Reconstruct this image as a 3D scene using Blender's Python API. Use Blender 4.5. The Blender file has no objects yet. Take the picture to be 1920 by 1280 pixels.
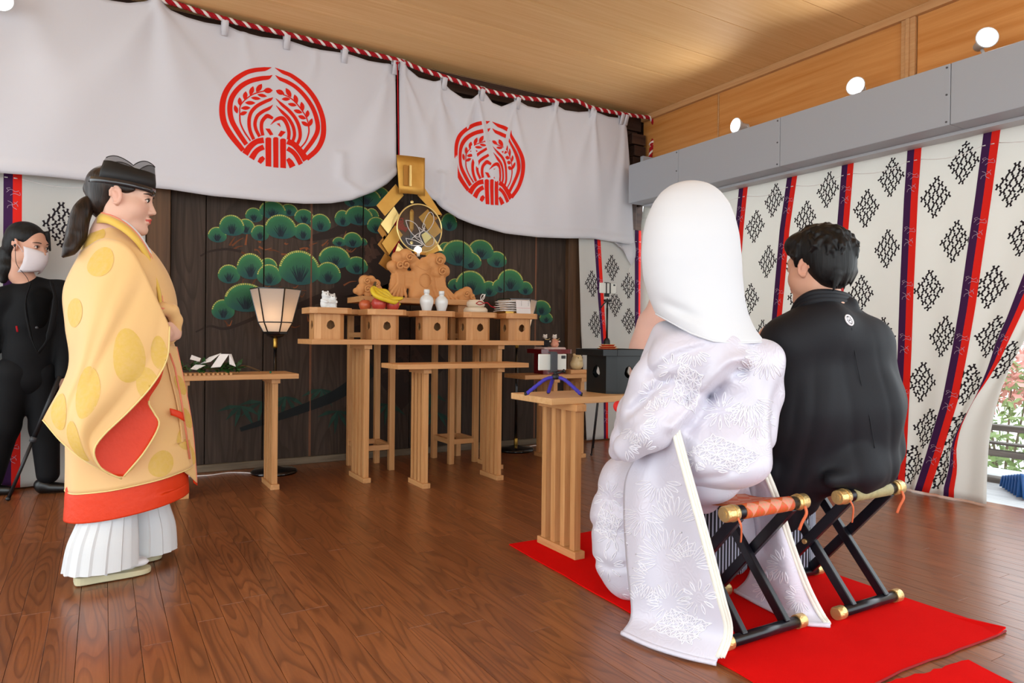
import bpy, bmesh, math, random
import numpy as np
from mathutils import Vector, Matrix
R = math.radians
random.seed(7)
rng = np.random.default_rng(7)
sc = bpy.context.scene
COL = sc.collection

# ------------------------------------------------------------------ camera
CAM_H = .95
cam_data = bpy.data.cameras.new('camera')
cam = bpy.data.objects.new('camera', cam_data)
COL.objects.link(cam)
cam_data.sensor_width = 36.0
cam_data.lens = 24.0
cam_data.clip_start = .05
CAM_ROT = (Matrix.Rotation(R(-31), 4, 'Z') @ Matrix.Rotation(R(90 - .36), 4, 'X') @ Matrix.Rotation(R(.6), 4, 'Z'))
cam.matrix_world = Matrix.Translation((0, 0, CAM_H)) @ CAM_ROT
sc.camera = cam
_M3 = np.array(CAM_ROT.to_3x3())


def at(u, v, X=None, Y=None, Z=None):
    """point where the sight line through photo point (u, v) meets a real plane of the room"""
    d = _M3 @ np.array([(u - 960) / 1280., -(v - 640) / 1280., -1.])
    t = X / d[0] if X is not None else Y / d[1] if Y is not None else (Z - CAM_H) / d[2]
    return np.array([0, 0, CAM_H]) + t * d


# ------------------------------------------------------------------ light
world = bpy.data.worlds.new('overcast_sky')
sc.world = world
world.use_nodes = True
wn = world.node_tree.nodes
bg = wn['Background']
bg.inputs[0].default_value = (.88, .955, 1, 1)
bg.inputs[1].default_value = 3.0
sc.view_settings.view_transform = 'Standard'
sc.view_settings.look = 'None'
sc.view_settings.exposure = .24
sc.view_settings.gamma = 1
sc.view_settings.use_curve_mapping = False
sc.cycles.max_bounces = 8
sc.cycles.diffuse_bounces = 5
sc.cycles.use_denoising = True
sc.cycles.sample_clamp_indirect = 6


# ------------------------------------------------------------------ helpers
def lin(h):
    h = h.lstrip('#')
    c = [int(h[i:i + 2], 16) / 255 for i in (0, 2, 4)]
    return tuple(x / 12.92 if x <= .04045 else ((x + .055) / 1.055) ** 2.4 for x in c) + (1,)


def node(nt, kind, **kw):
    n = nt.nodes.new(kind)
    for k, v in kw.items():
        if k.startswith('i_'):
            key = k[2:]
            n.inputs[int(key) if key.isdigit() else key].default_value = v
        else:
            setattr(n, k, v)
    return n


def new_mat(name):
    m = bpy.data.materials.new(name)
    m.use_nodes = True
    return m, m.node_tree, m.node_tree.nodes['Principled BSDF']


def plain(name, col, rough=.5, metal=0, spec=.5, bump=None, var=None, sheen=0, coat=0, alpha=None, trans=0, sub=0, attr=None):
    """one-colour material; bump=(scale, strength), var=(scale, second colour)"""
    m, nt, b = new_mat(name)
    b.inputs['Base Color'].default_value = lin(col)
    b.inputs['Roughness'].default_value = rough
    b.inputs['Metallic'].default_value = metal
    b.inputs['Specular IOR Level'].default_value = spec
    b.inputs['Sheen Weight'].default_value = sheen
    b.inputs['Coat Weight'].default_value = coat
    b.inputs['Transmission Weight'].default_value = trans
    if sub:
        b.inputs['Subsurface Weight'].default_value = sub
        b.inputs['Subsurface Radius'].default_value = (.012, .005, .003)
        b.inputs['Subsurface Scale'].default_value = 1
    if alpha is not None:
        b.inputs['Alpha'].default_value = alpha
    tc = node(nt, 'ShaderNodeTexCoord')
    if var:
        n = node(nt, 'ShaderNodeTexNoise', i_Scale=var[0], i_Detail=4.)
        nt.links.new(tc.outputs['Object'], n.inputs['Vector'])
        mx = node(nt, 'ShaderNodeMix', data_type='RGBA')
        mx.inputs[6].default_value = lin(col)
        mx.inputs[7].default_value = lin(var[1])
        nt.links.new(n.outputs['Fac'], mx.inputs[0])
        nt.links.new(mx.outputs[2], b.inputs['Base Color'])
    if attr:
        a = node(nt, 'ShaderNodeVertexColor', layer_name=attr)
        nt.links.new(a.outputs['Color'], b.inputs['Base Color'])
    if bump:
        n = node(nt, 'ShaderNodeTexNoise', i_Scale=bump[0], i_Detail=3.)
        nt.links.new(tc.outputs['Object'], n.inputs['Vector'])
        bp = node(nt, 'ShaderNodeBump', i_Strength=bump[1], i_Distance=.01)
        nt.links.new(n.outputs['Fac'], bp.inputs['Height'])
        nt.links.new(bp.outputs['Normal'], b.inputs['Normal'])
    return m


def wood(name, c1, c2, axis=2, grain=60., along=2.5, rough=.45, bump=.12, vary=.12, rings=0., c3=None, spec=.4):
    """grain runs along the given object axis; each object gets its own shade and its own cut"""
    m, nt, b = new_mat(name)
    L = nt.links.new
    tc = node(nt, 'ShaderNodeTexCoord')
    oi = node(nt, 'ShaderNodeObjectInfo')
    ml = node(nt, 'ShaderNodeMath', operation='MULTIPLY', i_1=37.)
    L(oi.outputs['Random'], ml.inputs[0])
    cb = node(nt, 'ShaderNodeCombineXYZ')
    for k in range(3):
        L(ml.outputs[0], cb.inputs[k])
    ad = node(nt, 'ShaderNodeVectorMath', operation='ADD')
    L(tc.outputs['Object'], ad.inputs[0])
    L(cb.outputs[0], ad.inputs[1])
    mp = node(nt, 'ShaderNodeMapping')
    s = [grain] * 3
    s[axis] = along
    mp.inputs['Scale'].default_value = s
    L(ad.outputs[0], mp.inputs['Vector'])
    n = node(nt, 'ShaderNodeTexNoise', i_Scale=1., i_Detail=5., i_Roughness=.6, i_Distortion=.4)
    L(mp.outputs[0], n.inputs['Vector'])
    rp = node(nt, 'ShaderNodeValToRGB')
    rp.color_ramp.elements[0].position = .3
    rp.color_ramp.elements[1].position = .72
    rp.color_ramp.elements[0].color = lin(c1)
    rp.color_ramp.elements[1].color = lin(c2)
    L(n.outputs['Fac'], rp.inputs['Fac'])
    out = rp.outputs['Color']
    if rings:
        mp2 = node(nt, 'ShaderNodeMapping')
        s2 = [rings] * 3
        s2[axis] = rings * .11
        mp2.inputs['Scale'].default_value = s2
        L(ad.outputs[0], mp2.inputs['Vector'])
        n2 = node(nt, 'ShaderNodeTexNoise', i_Scale=1., i_Detail=1.2, i_Roughness=.4)
        L(mp2.outputs[0], n2.inputs['Vector'])
        m3 = node(nt, 'ShaderNodeMath', operation='MULTIPLY', i_1=15.)
        L(n2.outputs['Fac'], m3.inputs[0])
        fr = node(nt, 'ShaderNodeMath', operation='FRACT')
        L(m3.outputs[0], fr.inputs[0])
        r2 = node(nt, 'ShaderNodeValToRGB')
        r2.color_ramp.elements[0].position = 0.
        r2.color_ramp.elements[0].color = (0, 0, 0, 1)
        r2.color_ramp.elements[1].position = .42
        r2.color_ramp.elements[1].color = (1, 1, 1, 1)
        e = r2.color_ramp.elements.new(.9)
        e.color = (1, 1, 1, 1)
        e = r2.color_ramp.elements.new(1.)
        e.color = (0, 0, 0, 1)
        L(fr.outputs[0], r2.inputs['Fac'])
        mx = node(nt, 'ShaderNodeMix', data_type='RGBA')
        mx.inputs[6].default_value = lin(c3 or c1)
        L(r2.outputs['Color'], mx.inputs[0])
        L(out, mx.inputs[7])
        out = mx.outputs[2]
    hs = node(nt, 'ShaderNodeHueSaturation')
    mr = node(nt, 'ShaderNodeMapRange')
    mr.inputs[3].default_value = 1 - vary
    mr.inputs[4].default_value = 1 + vary
    L(oi.outputs['Random'], mr.inputs[0])
    L(mr.outputs[0], hs.inputs['Value'])
    L(out, hs.inputs['Color'])
    L(hs.outputs[0], b.inputs['Base Color'])
    b.inputs['Roughness'].default_value = rough
    b.inputs['Specular IOR Level'].default_value = spec
    bp = node(nt, 'ShaderNodeBump', i_Strength=bump, i_Distance=.002)
    L(n.outputs['Fac'], bp.inputs['Height'])
    L(bp.outputs['Normal'], b.inputs['Normal'])
    return m


class MB:
    def __init__(s):
        s.v, s.f, s.m, s.sm = [], [], [], []

    def add(s, vs, fs, mi=0, smooth=False):
        o = len(s.v)
        s.v += [tuple(float(c) for c in p) for p in vs]
        s.f += [tuple(o + i for i in f) for f in fs]
        s.m += [mi] * len(fs) if isinstance(mi, int) else list(mi)
        s.sm += [smooth] * len(fs)
        return s

    def box(s, c, d, mi=0, M=None):
        x, y, z = (k / 2 for k in d)
        vs = [Vector((sx * x, sy * y, sz * z)) for sz in (-1, 1) for sy in (-1, 1) for sx in (-1, 1)]
        if M is not None:
            vs = [M @ p for p in vs]
        vs = [p + Vector(c) for p in vs]
        return s.add(vs, [(0, 2, 3, 1), (4, 5, 7, 6), (0, 1, 5, 4), (2, 6, 7, 3), (0, 4, 6, 2), (1, 3, 7, 5)], mi)

    def box2(s, a, b, mi=0):
        return s.box([(p + q) / 2 for p, q in zip(a, b)], [abs(q - p) for p, q in zip(a, b)], mi)

    def tube(s, pts, rad, n=10, mi=0, caps=True, smooth=True, flat=1., up=None):
        pts = [Vector(p) for p in pts]
        rs = [float(r) for r in rad] if hasattr(rad, '__len__') else [float(rad)] * len(pts)
        vs, fs = [], []
        prev = None
        for i, p in enumerate(pts):
            t = (pts[min(i + 1, len(pts) - 1)] - pts[max(i - 1, 0)]).normalized()
            if prev is None:
                a = Vector(up) if up is not None else (Vector((0, 0, 1)) if abs(t.z) < .9 else Vector((1, 0, 0)))
            else:
                a = prev
            a = (a - t * a.dot(t)).normalized()
            prev = a
            b = t.cross(a)
            for k in range(n):
                w = 2 * math.pi * k / n
                vs.append(p + rs[i] * (math.cos(w) * a * flat + math.sin(w) * b))
        for i in range(len(pts) - 1):
            for k in range(n):
                k2 = (k + 1) % n
                fs.append((i * n + k, i * n + k2, (i + 1) * n + k2, (i + 1) * n + k))
        s.add(vs, fs, mi, smooth)
        if caps:
            o = len(s.v) - len(vs)
            s.f += [tuple(o + k for k in range(n))[::-1], tuple(o + (len(pts) - 1) * n + k for k in range(n))]
            s.m += [mi, mi]
            s.sm += [False, False]
        return s

    def lathe(s, prof, c=(0, 0, 0), n=24, mi=0, smooth=True, sx=1., sy=1., rot=0.):
        vs, fs = [], []
        for r, z in prof:
            for k in range(n):
                w = 2 * math.pi * k / n + rot
                vs.append((c[0] + sx * r * math.cos(w), c[1] + sy * r * math.sin(w), c[2] + z))
        for i in range(len(prof) - 1):
            for k in range(n):
                k2 = (k + 1) % n
                fs.append((i * n + k, i * n + k2, (i + 1) * n + k2, (i + 1) * n + k))
        fs += [tuple(range(n))[::-1], tuple((len(prof) - 1) * n + k for k in range(n))]
        return s.add(vs, fs, mi, smooth)

    def ball(s, c, r, n=16, mi=0, M=None):
        rr = r if hasattr(r, '__len__') else (r, r, r)
        vs, fs = [], []
        h = n // 2
        for i in range(h + 1):
            for k in range(n):
                ph, w = math.pi * i / h, 2 * math.pi * k / n
                p = Vector((rr[0] * math.sin(ph) * math.cos(w), rr[1] * math.sin(ph) * math.sin(w), rr[2] * math.cos(ph)))
                if M is not None:
                    p = M @ p
                vs.append(p + Vector(c))
        for i in range(h):
            for k in range(n):
                k2 = (k + 1) % n
                fs.append((i * n + k, (i + 1) * n + k, (i + 1) * n + k2, i * n + k2))
        return s.add(vs, fs, mi, True)

    def prism(s, poly, a, b, axis=2, mi=0):
        """polygon (2-D) pushed from a to b along an axis; coordinates fill the other two axes in order"""
        n = len(poly)

        def p3(p, h):
            q = list(p)
            q.insert(axis, h)
            return q
        vs = [p3(p, a) for p in poly] + [p3(p, b) for p in poly]
        fs = [tuple(range(n))[::-1], tuple(range(n, 2 * n))]
        fs += [(i, (i + 1) % n, n + (i + 1) % n, n + i) for i in range(n)]
        return s.add(vs, fs, mi)

    def grid(s, P, mi=0, smooth=True, wrap=False):
        """P: array (nu, nv, 3); mi int or function of (i, j)"""
        nu, nv = P.shape[:2]
        fs, ms = [], []
        for i in range(nu if wrap else nu - 1):
            for j in range(nv - 1):
                i2 = (i + 1) % nu
                fs.append((i * nv + j, i2 * nv + j, i2 * nv + j + 1, i * nv + j + 1))
                ms.append(mi(i, j) if callable(mi) else mi)
        return s.add(P.reshape(-1, 3), fs, ms, smooth)

    def build(s, name, mats, parent=None, bevel=0, solid=0, loc=None, sub=0, fix=False, offset=0):
        me = bpy.data.meshes.new(name)
        me.from_pydata(s.v, [], s.f)
        for m in (mats if isinstance(mats, (list, tuple)) else [mats]):
            me.materials.append(m)
        me.polygons.foreach_set('material_index', s.m)
        me.polygons.foreach_set('use_smooth', s.sm)
        if fix:
            bm = bmesh.new()
            bm.from_mesh(me)
            bmesh.ops.remove_doubles(bm, verts=bm.verts, dist=1e-5)
            bmesh.ops.recalc_face_normals(bm, faces=bm.faces)
            bm.to_mesh(me)
            bm.free()
        me.update()
        o = bpy.data.objects.new(name, me)
        COL.objects.link(o)
        if parent is not None:
            o.parent = parent
        if loc is not None:
            o.location = loc
        if solid:
            md = o.modifiers.new('thickness', 'SOLIDIFY')
            md.thickness = solid
            md.offset = offset
        if sub:
            md = o.modifiers.new('smooth', 'SUBSURF')
            md.levels = md.render_levels = sub
        if bevel:
            md = o.modifiers.new('bevel', 'BEVEL')
            md.width = bevel
            md.segments = 2
            md.limit_method = 'ANGLE'
            md.angle_limit = R(40)
        return o


def tag(o, label=None, cat=None, group=None, kind=None):
    if label:
        o['label'] = label
    if cat:
        o['category'] = cat
    if group:
        o['group'] = group
    if kind:
        o['kind'] = kind
    return o


def thing(name, label, cat, loc=(0, 0, 0), rz=0, group=None, kind=None):
    o = bpy.data.objects.new(name, None)
    COL.objects.link(o)
    o.location = loc
    o.rotation_euler = (0, 0, rz)
    o.empty_display_size = .05
    return tag(o, label, cat, group, kind)


def struct(name, loc=(0, 0, 0)):
    o = bpy.data.objects.new(name, None)
    COL.objects.link(o)
    o.location = loc
    o['kind'] = 'structure'
    return o


def dup(root, loc, rz=None, label=None):
    r = root.copy()
    COL.objects.link(r)
    r.location = loc
    if rz is not None:
        r.rotation_euler = (0, 0, rz)
    if label:
        r['label'] = label

    def kids(a, b):
        for ch in list(a.children):
            if ch == b:
                continue
            c = ch.copy()
            COL.objects.link(c)
            c.parent = b
            kids(ch, c)
    kids(root, r)
    return r


def catmull(pts, k=8):
    P = np.array(pts, float)
    if len(P) < 3:
        return np.array([P[0] + (P[-1] - P[0]) * t for t in np.linspace(0, 1, k + 1)])
    Q = np.vstack([2 * P[0] - P[1], P, 2 * P[-1] - P[-2]])
    out = []
    for i in range(1, len(Q) - 2):
        p0, p1, p2, p3 = Q[i - 1:i + 3]
        for t in np.linspace(0, 1, k, endpoint=False):
            out.append(.5 * (2 * p1 + (p2 - p0) * t + (2 * p0 - 5 * p1 + 4 * p2 - p3) * t * t + (3 * p1 - p0 - 3 * p2 + p3) * t ** 3))
    out.append(P[-1])
    return np.array(out)


# ---- distance-field modelling: blended ellipsoids, capsules and boxes meshed as ONE continuous skin
def E_(c, r, k=.01, M=None, sub=False):
    return ('e', np.array(c, float), np.array(r, float), k, None if M is None else np.array(M.to_3x3()), sub)


def C_(a, b, ra, rb=None, k=.01, sub=False):
    return ('c', np.array(a, float), np.array(b, float), (ra, ra if rb is None else rb), k, sub)


def B_(c, half, r, k=.01, M=None, sub=False):
    return ('b', np.array(c, float), np.array(half, float), r, k, None if M is None else np.array(M.to_3x3()), sub)


def chain(pts, rads, k=.01):
    return [C_(pts[i], pts[i + 1], rads[i], rads[i + 1], k) for i in range(len(pts) - 1)]


def sdf_mesh(prims, h, warp=None):
    lo, hi = [], []
    for p in prims:
        if p[0] == 'e':
            r = max(p[2]) if p[4] is not None else p[2]
            a, b = p[1] - r, p[1] + r
        elif p[0] == 'c':
            r = max(p[3])
            a, b = np.minimum(p[1], p[2]) - r, np.maximum(p[1], p[2]) + r
        else:
            r = np.linalg.norm(p[2]) if p[5] is not None else p[2]
            a, b = p[1] - r - p[3], p[1] + r + p[3]
        lo.append(a)
        hi.append(b)
    L = np.min([l for l, p in zip(lo, prims) if not p[-1]], axis=0) - 4 * h
    U = np.max([u for u, p in zip(hi, prims) if not p[-1]], axis=0) + 4 * h
    n = np.ceil((U - L) / h).astype(int) + 1
    F = np.full(n, .5, np.float32)
    ax = [L[i] + h * np.arange(n[i]) for i in range(3)]
    for p, a, b in zip(prims, lo, hi):
        k = p[3] if p[0] == 'e' else p[4]
        pad = 3 * h + k
        i0 = np.clip(np.floor((a - pad - L) / h).astype(int), 0, n)
        i1 = np.clip(np.ceil((b + pad - L) / h).astype(int) + 1, 0, n)
        if np.any(i1 <= i0):
            continue
        X, Y, Z = np.meshgrid(*[ax[i][i0[i]:i1[i]].astype(np.float32) for i in range(3)], indexing='ij')
        if p[0] == 'e':
            Q = [X - p[1][0], Y - p[1][1], Z - p[1][2]]
            if p[4] is not None:
                m = p[4].T
                Q = [m[i, 0] * Q[0] + m[i, 1] * Q[1] + m[i, 2] * Q[2] for i in range(3)]
            k0 = np.sqrt(sum((Q[i] / p[2][i]) ** 2 for i in range(3)))
            k1 = np.sqrt(sum((Q[i] / p[2][i] ** 2) ** 2 for i in range(3))) + 1e-9
            d = k0 * (k0 - 1) / k1
        elif p[0] == 'c':
            ba = p[2] - p[1]
            q = [X - p[1][0], Y - p[1][1], Z - p[1][2]]
            t = np.clip((q[0] * ba[0] + q[1] * ba[1] + q[2] * ba[2]) / max(ba @ ba, 1e-9), 0, 1)
            d = np.sqrt(sum((q[i] - ba[i] * t) ** 2 for i in range(3))) - (p[3][0] + (p[3][1] - p[3][0]) * t)
        else:
            Q = [X - p[1][0], Y - p[1][1], Z - p[1][2]]
            if p[5] is not None:
                m = p[5].T
                Q = [m[i, 0] * Q[0] + m[i, 1] * Q[1] + m[i, 2] * Q[2] for i in range(3)]
            q = [np.abs(Q[i]) - p[2][i] for i in range(3)]
            d = np.sqrt(sum(np.maximum(c, 0) ** 2 for c in q)) + np.minimum(np.maximum(np.maximum(q[0], q[1]), q[2]), 0) - p[3]
        sl = tuple(slice(i0[i], i1[i]) for i in range(3))
        f = F[sl]
        if p[-1]:
            hh = np.maximum(k - np.abs(f + d), 0) / max(k, 1e-6)
            F[sl] = np.maximum(f, -d) + hh * hh * k / 4
        else:
            hh = np.maximum(k - np.abs(f - d), 0) / max(k, 1e-6)
            F[sl] = np.minimum(f, d) - hh * hh * k / 4
    if warp is not None:
        F = F + warp(*np.meshgrid(*[a.astype(np.float32) for a in ax], indexing='ij'))
    s = F < 0
    cs = [(i, j, k) for i in (0, 1) for j in (0, 1) for k in (0, 1)]
    N = n - 1
    cnt = sum(s[c[0]:c[0] + N[0], c[1]:c[1] + N[1], c[2]:c[2] + N[2]].astype(np.int8) for c in cs)
    act = (cnt > 0) & (cnt < 8)
    idx = np.argwhere(act)
    acc = np.zeros((len(idx), 3))
    num = np.zeros(len(idx))
    for c0 in cs:
        for ax_ in range(3):
            if c0[ax_]:
                continue
            c1 = list(c0)
            c1[ax_] = 1
            f0 = F[tuple((idx + c0).T)]
            f1 = F[tuple((idx + c1).T)]
            m = (f0 < 0) != (f1 < 0)
            t = np.where(m, f0 / np.where(m, f0 - f1, 1), 0)
            p = np.tile(np.array(c0, float), (len(idx), 1))
            p[:, ax_] += t
            acc[m] += p[m]
            num[m] += 1
    V = (idx + acc / num[:, None]) * h + L
    ids = np.full(N, -1, np.int64)
    ids[act] = np.arange(len(idx))
    faces = []
    for a in range(3):
        b, c = (a + 1) % 3, (a + 2) % 3
        s0 = [slice(None)] * 3
        s1 = [slice(None)] * 3
        s0[a] = slice(0, -1)
        s1[a] = slice(1, None)
        d = s[tuple(s0)] != s[tuple(s1)]
        e = np.argwhere(d)
        e = e[(e[:, b] > 0) & (e[:, c] > 0) & (e[:, b] < N[b]) & (e[:, c] < N[c])]
        ins = s[tuple(e.T)]

        def g(db, dc):
            q = e.copy()
            q[:, b] += db
            q[:, c] += dc
            return ids[tuple(q.T)]
        quad = np.stack([g(-1, -1), g(0, -1), g(0, 0), g(-1, 0)], 1)
        quad[~ins] = quad[~ins][:, ::-1]
        faces.append(quad)
    return V, np.vstack(faces)


def relax(V, Fq, it=2, lam=.5):
    e = np.vstack([Fq[:, [0, 1]], Fq[:, [1, 2]], Fq[:, [2, 3]], Fq[:, [3, 0]]])
    e = np.vstack([e, e[:, ::-1]])
    deg = np.bincount(e[:, 0], minlength=len(V))[:, None]
    for _ in range(it):
        A = np.stack([np.bincount(e[:, 0], V[e[:, 1], k], minlength=len(V)) for k in range(3)], 1) / np.maximum(deg, 1)
        V = V + lam * (A - V)
    return V


def sdf_obj(name, prims, h, mats, parent=None, it=2, colors=None, move=None, warp=None, loc=None):
    V, Fq = sdf_mesh(prims, h, warp)
    V = relax(V, Fq, it)
    if move is not None:
        V = move(V)
    me = bpy.data.meshes.new(name)
    me.from_pydata(V.tolist(), [], Fq.tolist())
    for m in (mats if isinstance(mats, (list, tuple)) else [mats]):
        me.materials.append(m)
    me.polygons.foreach_set('use_smooth', [True] * len(Fq))
    if colors is not None:
        ca = me.color_attributes.new('Col', 'FLOAT_COLOR', 'POINT')
        c = np.ones((len(V), 4), np.float32)
        c[:, :3] = colors(V)
        ca.data.foreach_set('color', c.ravel())
    me.update()
    o = bpy.data.objects.new(name, me)
    COL.objects.link(o)
    if parent is not None:
        o.parent = parent
    if loc is not None:
        o.location = loc
    return o
# ================================================================== the room
CEIL = 3.10
BACK = 5.12            # face of the painted back wall
WALL_X = 4.50          # face of the upper right wall
m_floor = wood('oak_floor', '#7c4826', '#935a33', axis=1, grain=70, along=4, rough=.29, bump=.13, vary=.13, rings=9., c3='#6b3d20', spec=.6)
m_ceil = wood('cedar_ceiling', '#e3b578', '#efc88e', axis=0, grain=45, along=1.2, rough=.62, bump=.05, vary=.04)
m_cedar = wood('cedar_panel', '#be7a36', '#d69a5a', axis=1, grain=22, along=.9, rough=.45, bump=.06, vary=.08)
m_trimwood = wood('pale_trim_wood', '#bd8c5a', '#cda070', axis=1, grain=60, along=2, rough=.5, vary=.04)
m_dark = wood('dark_stained_plank', '#2c221c', '#4a3b31', axis=2, grain=38, along=1.6, rough=.62, bump=.35, vary=.1, rings=5., c3='#33281f', spec=.25)
m_darkbeam = wood('dark_timber', '#30201a', '#4c352a', axis=0, grain=30, along=1.4, rough=.6, bump=.3, vary=.1, spec=.25)
m_post = wood('brown_post', '#4b3524', '#6b4d34', axis=2, grain=34, along=1.2, rough=.55, bump=.25, vary=.06, spec=.3)
m_ground = plain('under_floor_earth', '#2a2019', .9)

# --- floor boards
floor = struct('floor')
BW, BL = .0835, .92
rows = []
rr = random.Random(3)
cx, cy = 1.3, 2.6
x = -3.4
while x < 4.52:
    y = -2.6 - rr.random() * BL
    while y < BACK:
        y2 = min(y + BL, BACK)
        if y2 - y > .03:
            rows.append((x, y, y2))
        y += BL
    x += BW


def board_key(b):
    # boards in the camera's field, nearest first
    px_, py_ = b[0] + BW / 2, (b[1] + b[2]) / 2
    d = math.hypot(px_, py_)
    ang = math.degrees(math.atan2(px_, py_)) - 31
    return d if abs(ang) < 39 and py_ > .6 else 100 + d


rows.sort(key=board_key)
cache = {}
far = MB()
for i, (bx, y0, y1) in enumerate(rows):
    if i < 298:
        key = round(y1 - y0, 2)
        if key not in cache:
            b = MB().box((0, 0, -.009), (BW - .0012, y1 - y0 - .0016, .018))
            o = b.build('floor_board', m_floor, floor, bevel=.0008)
            cache[key] = o
        else:
            o = cache[key].copy()
            COL.objects.link(o)
        o.location = (bx + BW / 2, (y0 + y1) / 2, 0)
    else:
        far.box((bx + BW / 2, (y0 + y1) / 2, -.009), (BW - .0012, y1 - y0 - .0016, .018))
o = far.build('floor_board', m_floor, floor)
o['kind'] = 'stuff'
MB().box2((-3.4, -2.6, -.1), (4.53, BACK, -.02)).build('subfloor', m_ground, floor)

# --- ceiling panels (joints run along X)
ceiling = struct('ceiling')
edges = [5.06, 4.6, 4.16, 3.70, 3.24, 2.78, 2.32, 1.86, 1.40, .94, .48, .02, -.44, -.9, -1.36, -1.82, -2.3]
for a, b in zip(edges, edges[1:]):
    MB().box2((-3.4, b + .002, CEIL), (WALL_X, a - .002, CEIL + .02)).build('ceiling_panel', m_ceil, ceiling, bevel=.0025)
MB().box2((-3.4, -2.3, CEIL + .021), (4.6, 5.3, CEIL + .08)).build('ceiling_backing', m_darkbeam, ceiling)

# --- back wall: planks with recessed joints, the old pine painting lies on them
wall_back = struct('wall_back')
SEAMS = [.391, .611, .993, 1.329, 1.725, 2.121, 2.589, 2.987, 3.317, 3.66]
m_batten = plain('orange_joint_wood', '#7a4a2a', .6, var=(30., '#5c3721'))
planks = []
for a, b in zip(SEAMS, SEAMS[1:]):
    o = MB().box2((a + .003, BACK, .05), (b - .003, BACK + .03, 2.96)).build('plank', m_dark, wall_back, bevel=.003)
    planks.append((a + .003, b - .003, o))
for a in (1.329, 3.317):     # two joints show a lighter strip
    MB().box2((a - .008, BACK - .001, .05), (a + .008, BACK + .01, 2.96)).build('joint_strip', m_batten, wall_back)
MB().box2((-2.2, BACK + .04, -.03), (4.6, BACK + .1, CEIL)).build('backing', m_darkbeam, wall_back)
m_sill = wood('worn_sill', '#5d5142', '#7b6d5a', axis=0, grain=40, along=3, rough=.75, vary=.05)
MB().box2((.391, BACK - .03, 0), (3.66, BACK + .03, .05)).build('sill', m_sill, wall_back, bevel=.004)
# lintel band under the ceiling and the bracket blocks in the far corner
trim1 = struct('trim_1')
MB().box2((-1.6, BACK - .06, 2.955), (WALL_X - .02, BACK + .03, CEIL - .002)).build('lintel', m_darkbeam, trim1, bevel=.004)
MB().box2((-1.6, BACK - .02, 2.62), (WALL_X - .02, BACK + .03, 2.90)).build('lintel', m_darkbeam, trim1, bevel=.004)
MB().box2((-1.6, 5.061, CEIL - .03), (WALL_X - .02, 5.10, CEIL - .001)).build('cornice_strip', m_trimwood, trim1)
for i, (x0, x1, z0, z1) in enumerate([(4.30, 4.47, 2.80, 2.90), (4.33, 4.47, 2.69, 2.79), (4.31, 4.47, 2.56, 2.68)]):
    MB().box2((x0, BACK - .14, z0), (x1, BACK - .02, z1)).build('bracket_block', m_darkbeam, trim1, bevel=.006)
# posts
for n, (x0, x1, y0) in enumerate([(.245, .388, BACK - .05), (3.64, 3.785, BACK - .05), (4.27, 4.47, BACK - .02)]):
    t = struct('trim_%d' % (n + 2))
    MB().box2((x0, y0, 0), (x1, BACK + .03, 2.96)).build('post', m_post if n < 2 else m_darkbeam, t, bevel=.006)

# --- right wall: cedar band above the steel beam
wall_right = struct('wall_right')
for a, b in [(5.05, 4.12), (4.10, 2.55), (2.45, .88), (.80, -.78), (-.86, -2.3)]:
    MB().box2((WALL_X, b, 2.3), (WALL_X + .02, a, CEIL - .05)).build('panel', m_cedar, wall_right, bevel=.002)
for y in (4.11, 2.50, .84, -.82):
    MB().box2((WALL_X - (.02 if y != 4.11 else .002), y - (.045 if y != 4.11 else .006), 2.3), (WALL_X + .02, y + (.045 if y != 4.11 else .006), CEIL - .05)).build('batten', m_trimwood, wall_right, bevel=.003)
    if y == 2.50:
        MB().box2((WALL_X - .03, y - .012, 2.3), (WALL_X - .02, y + .012, CEIL - .05)).build('batten', m_trimwood, wall_right, bevel=.002)
trim5 = struct('trim_5')
MB().box2((WALL_X - .035, -2.3, CEIL - .055), (WALL_X + .02, 5.05, CEIL - .001)).build('cornice', m_trimwood, trim5, bevel=.003)
MB().box2((WALL_X + .02, -2.3, 2.25), (WALL_X + .06, 5.2, CEIL + .02)).build('wall_backing', m_darkbeam, trim5)

# --- grey steel beam under it
m_steel = plain('grey_painted_steel', '#a3aab3', .55, bump=(90., .03))
m_steel2 = plain('pale_steel_lip', '#b9bcc0', .5)
m_screw = plain('screw_metal', '#5b5d60', .4, metal=.8)
trim6 = struct('trim_6')
BX, BZ0, BZ1 = 4.13, 2.185, 2.535
cuts = [4.83, 4.2, 3.2, 2.06, .95, -.2, -1.3, -2.3]
for a, b in zip(cuts, cuts[1:]):
    MB().box2((BX, b + .0015, BZ0), (WALL_X + .02, a - .0015, BZ1)).build('beam_panel', m_steel, trim6, bevel=.004)
MB().box2((BX + .16, -2.3, BZ0 - .02), (WALL_X - .02, 4.8, BZ0)).build('beam_lip', m_steel2, trim6, bevel=.002)
sm = MB()
for y in cuts[1:5]:
    for z in (BZ0 + .02, BZ1 - .02, (BZ0 + BZ1) / 2):
        sm.tube([(BX - .003, y + .02, z), (BX + .002, y + .02, z)], .006, 8)
sm.build('screw', m_screw, trim6)['kind'] = 'stuff'
# end plate where the beam meets the corner
MB().box2((4.33, 4.86, 2.54), (4.47, 4.90, 2.66)).build('end_plate', m_steel, trim6, bevel=.003)

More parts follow.
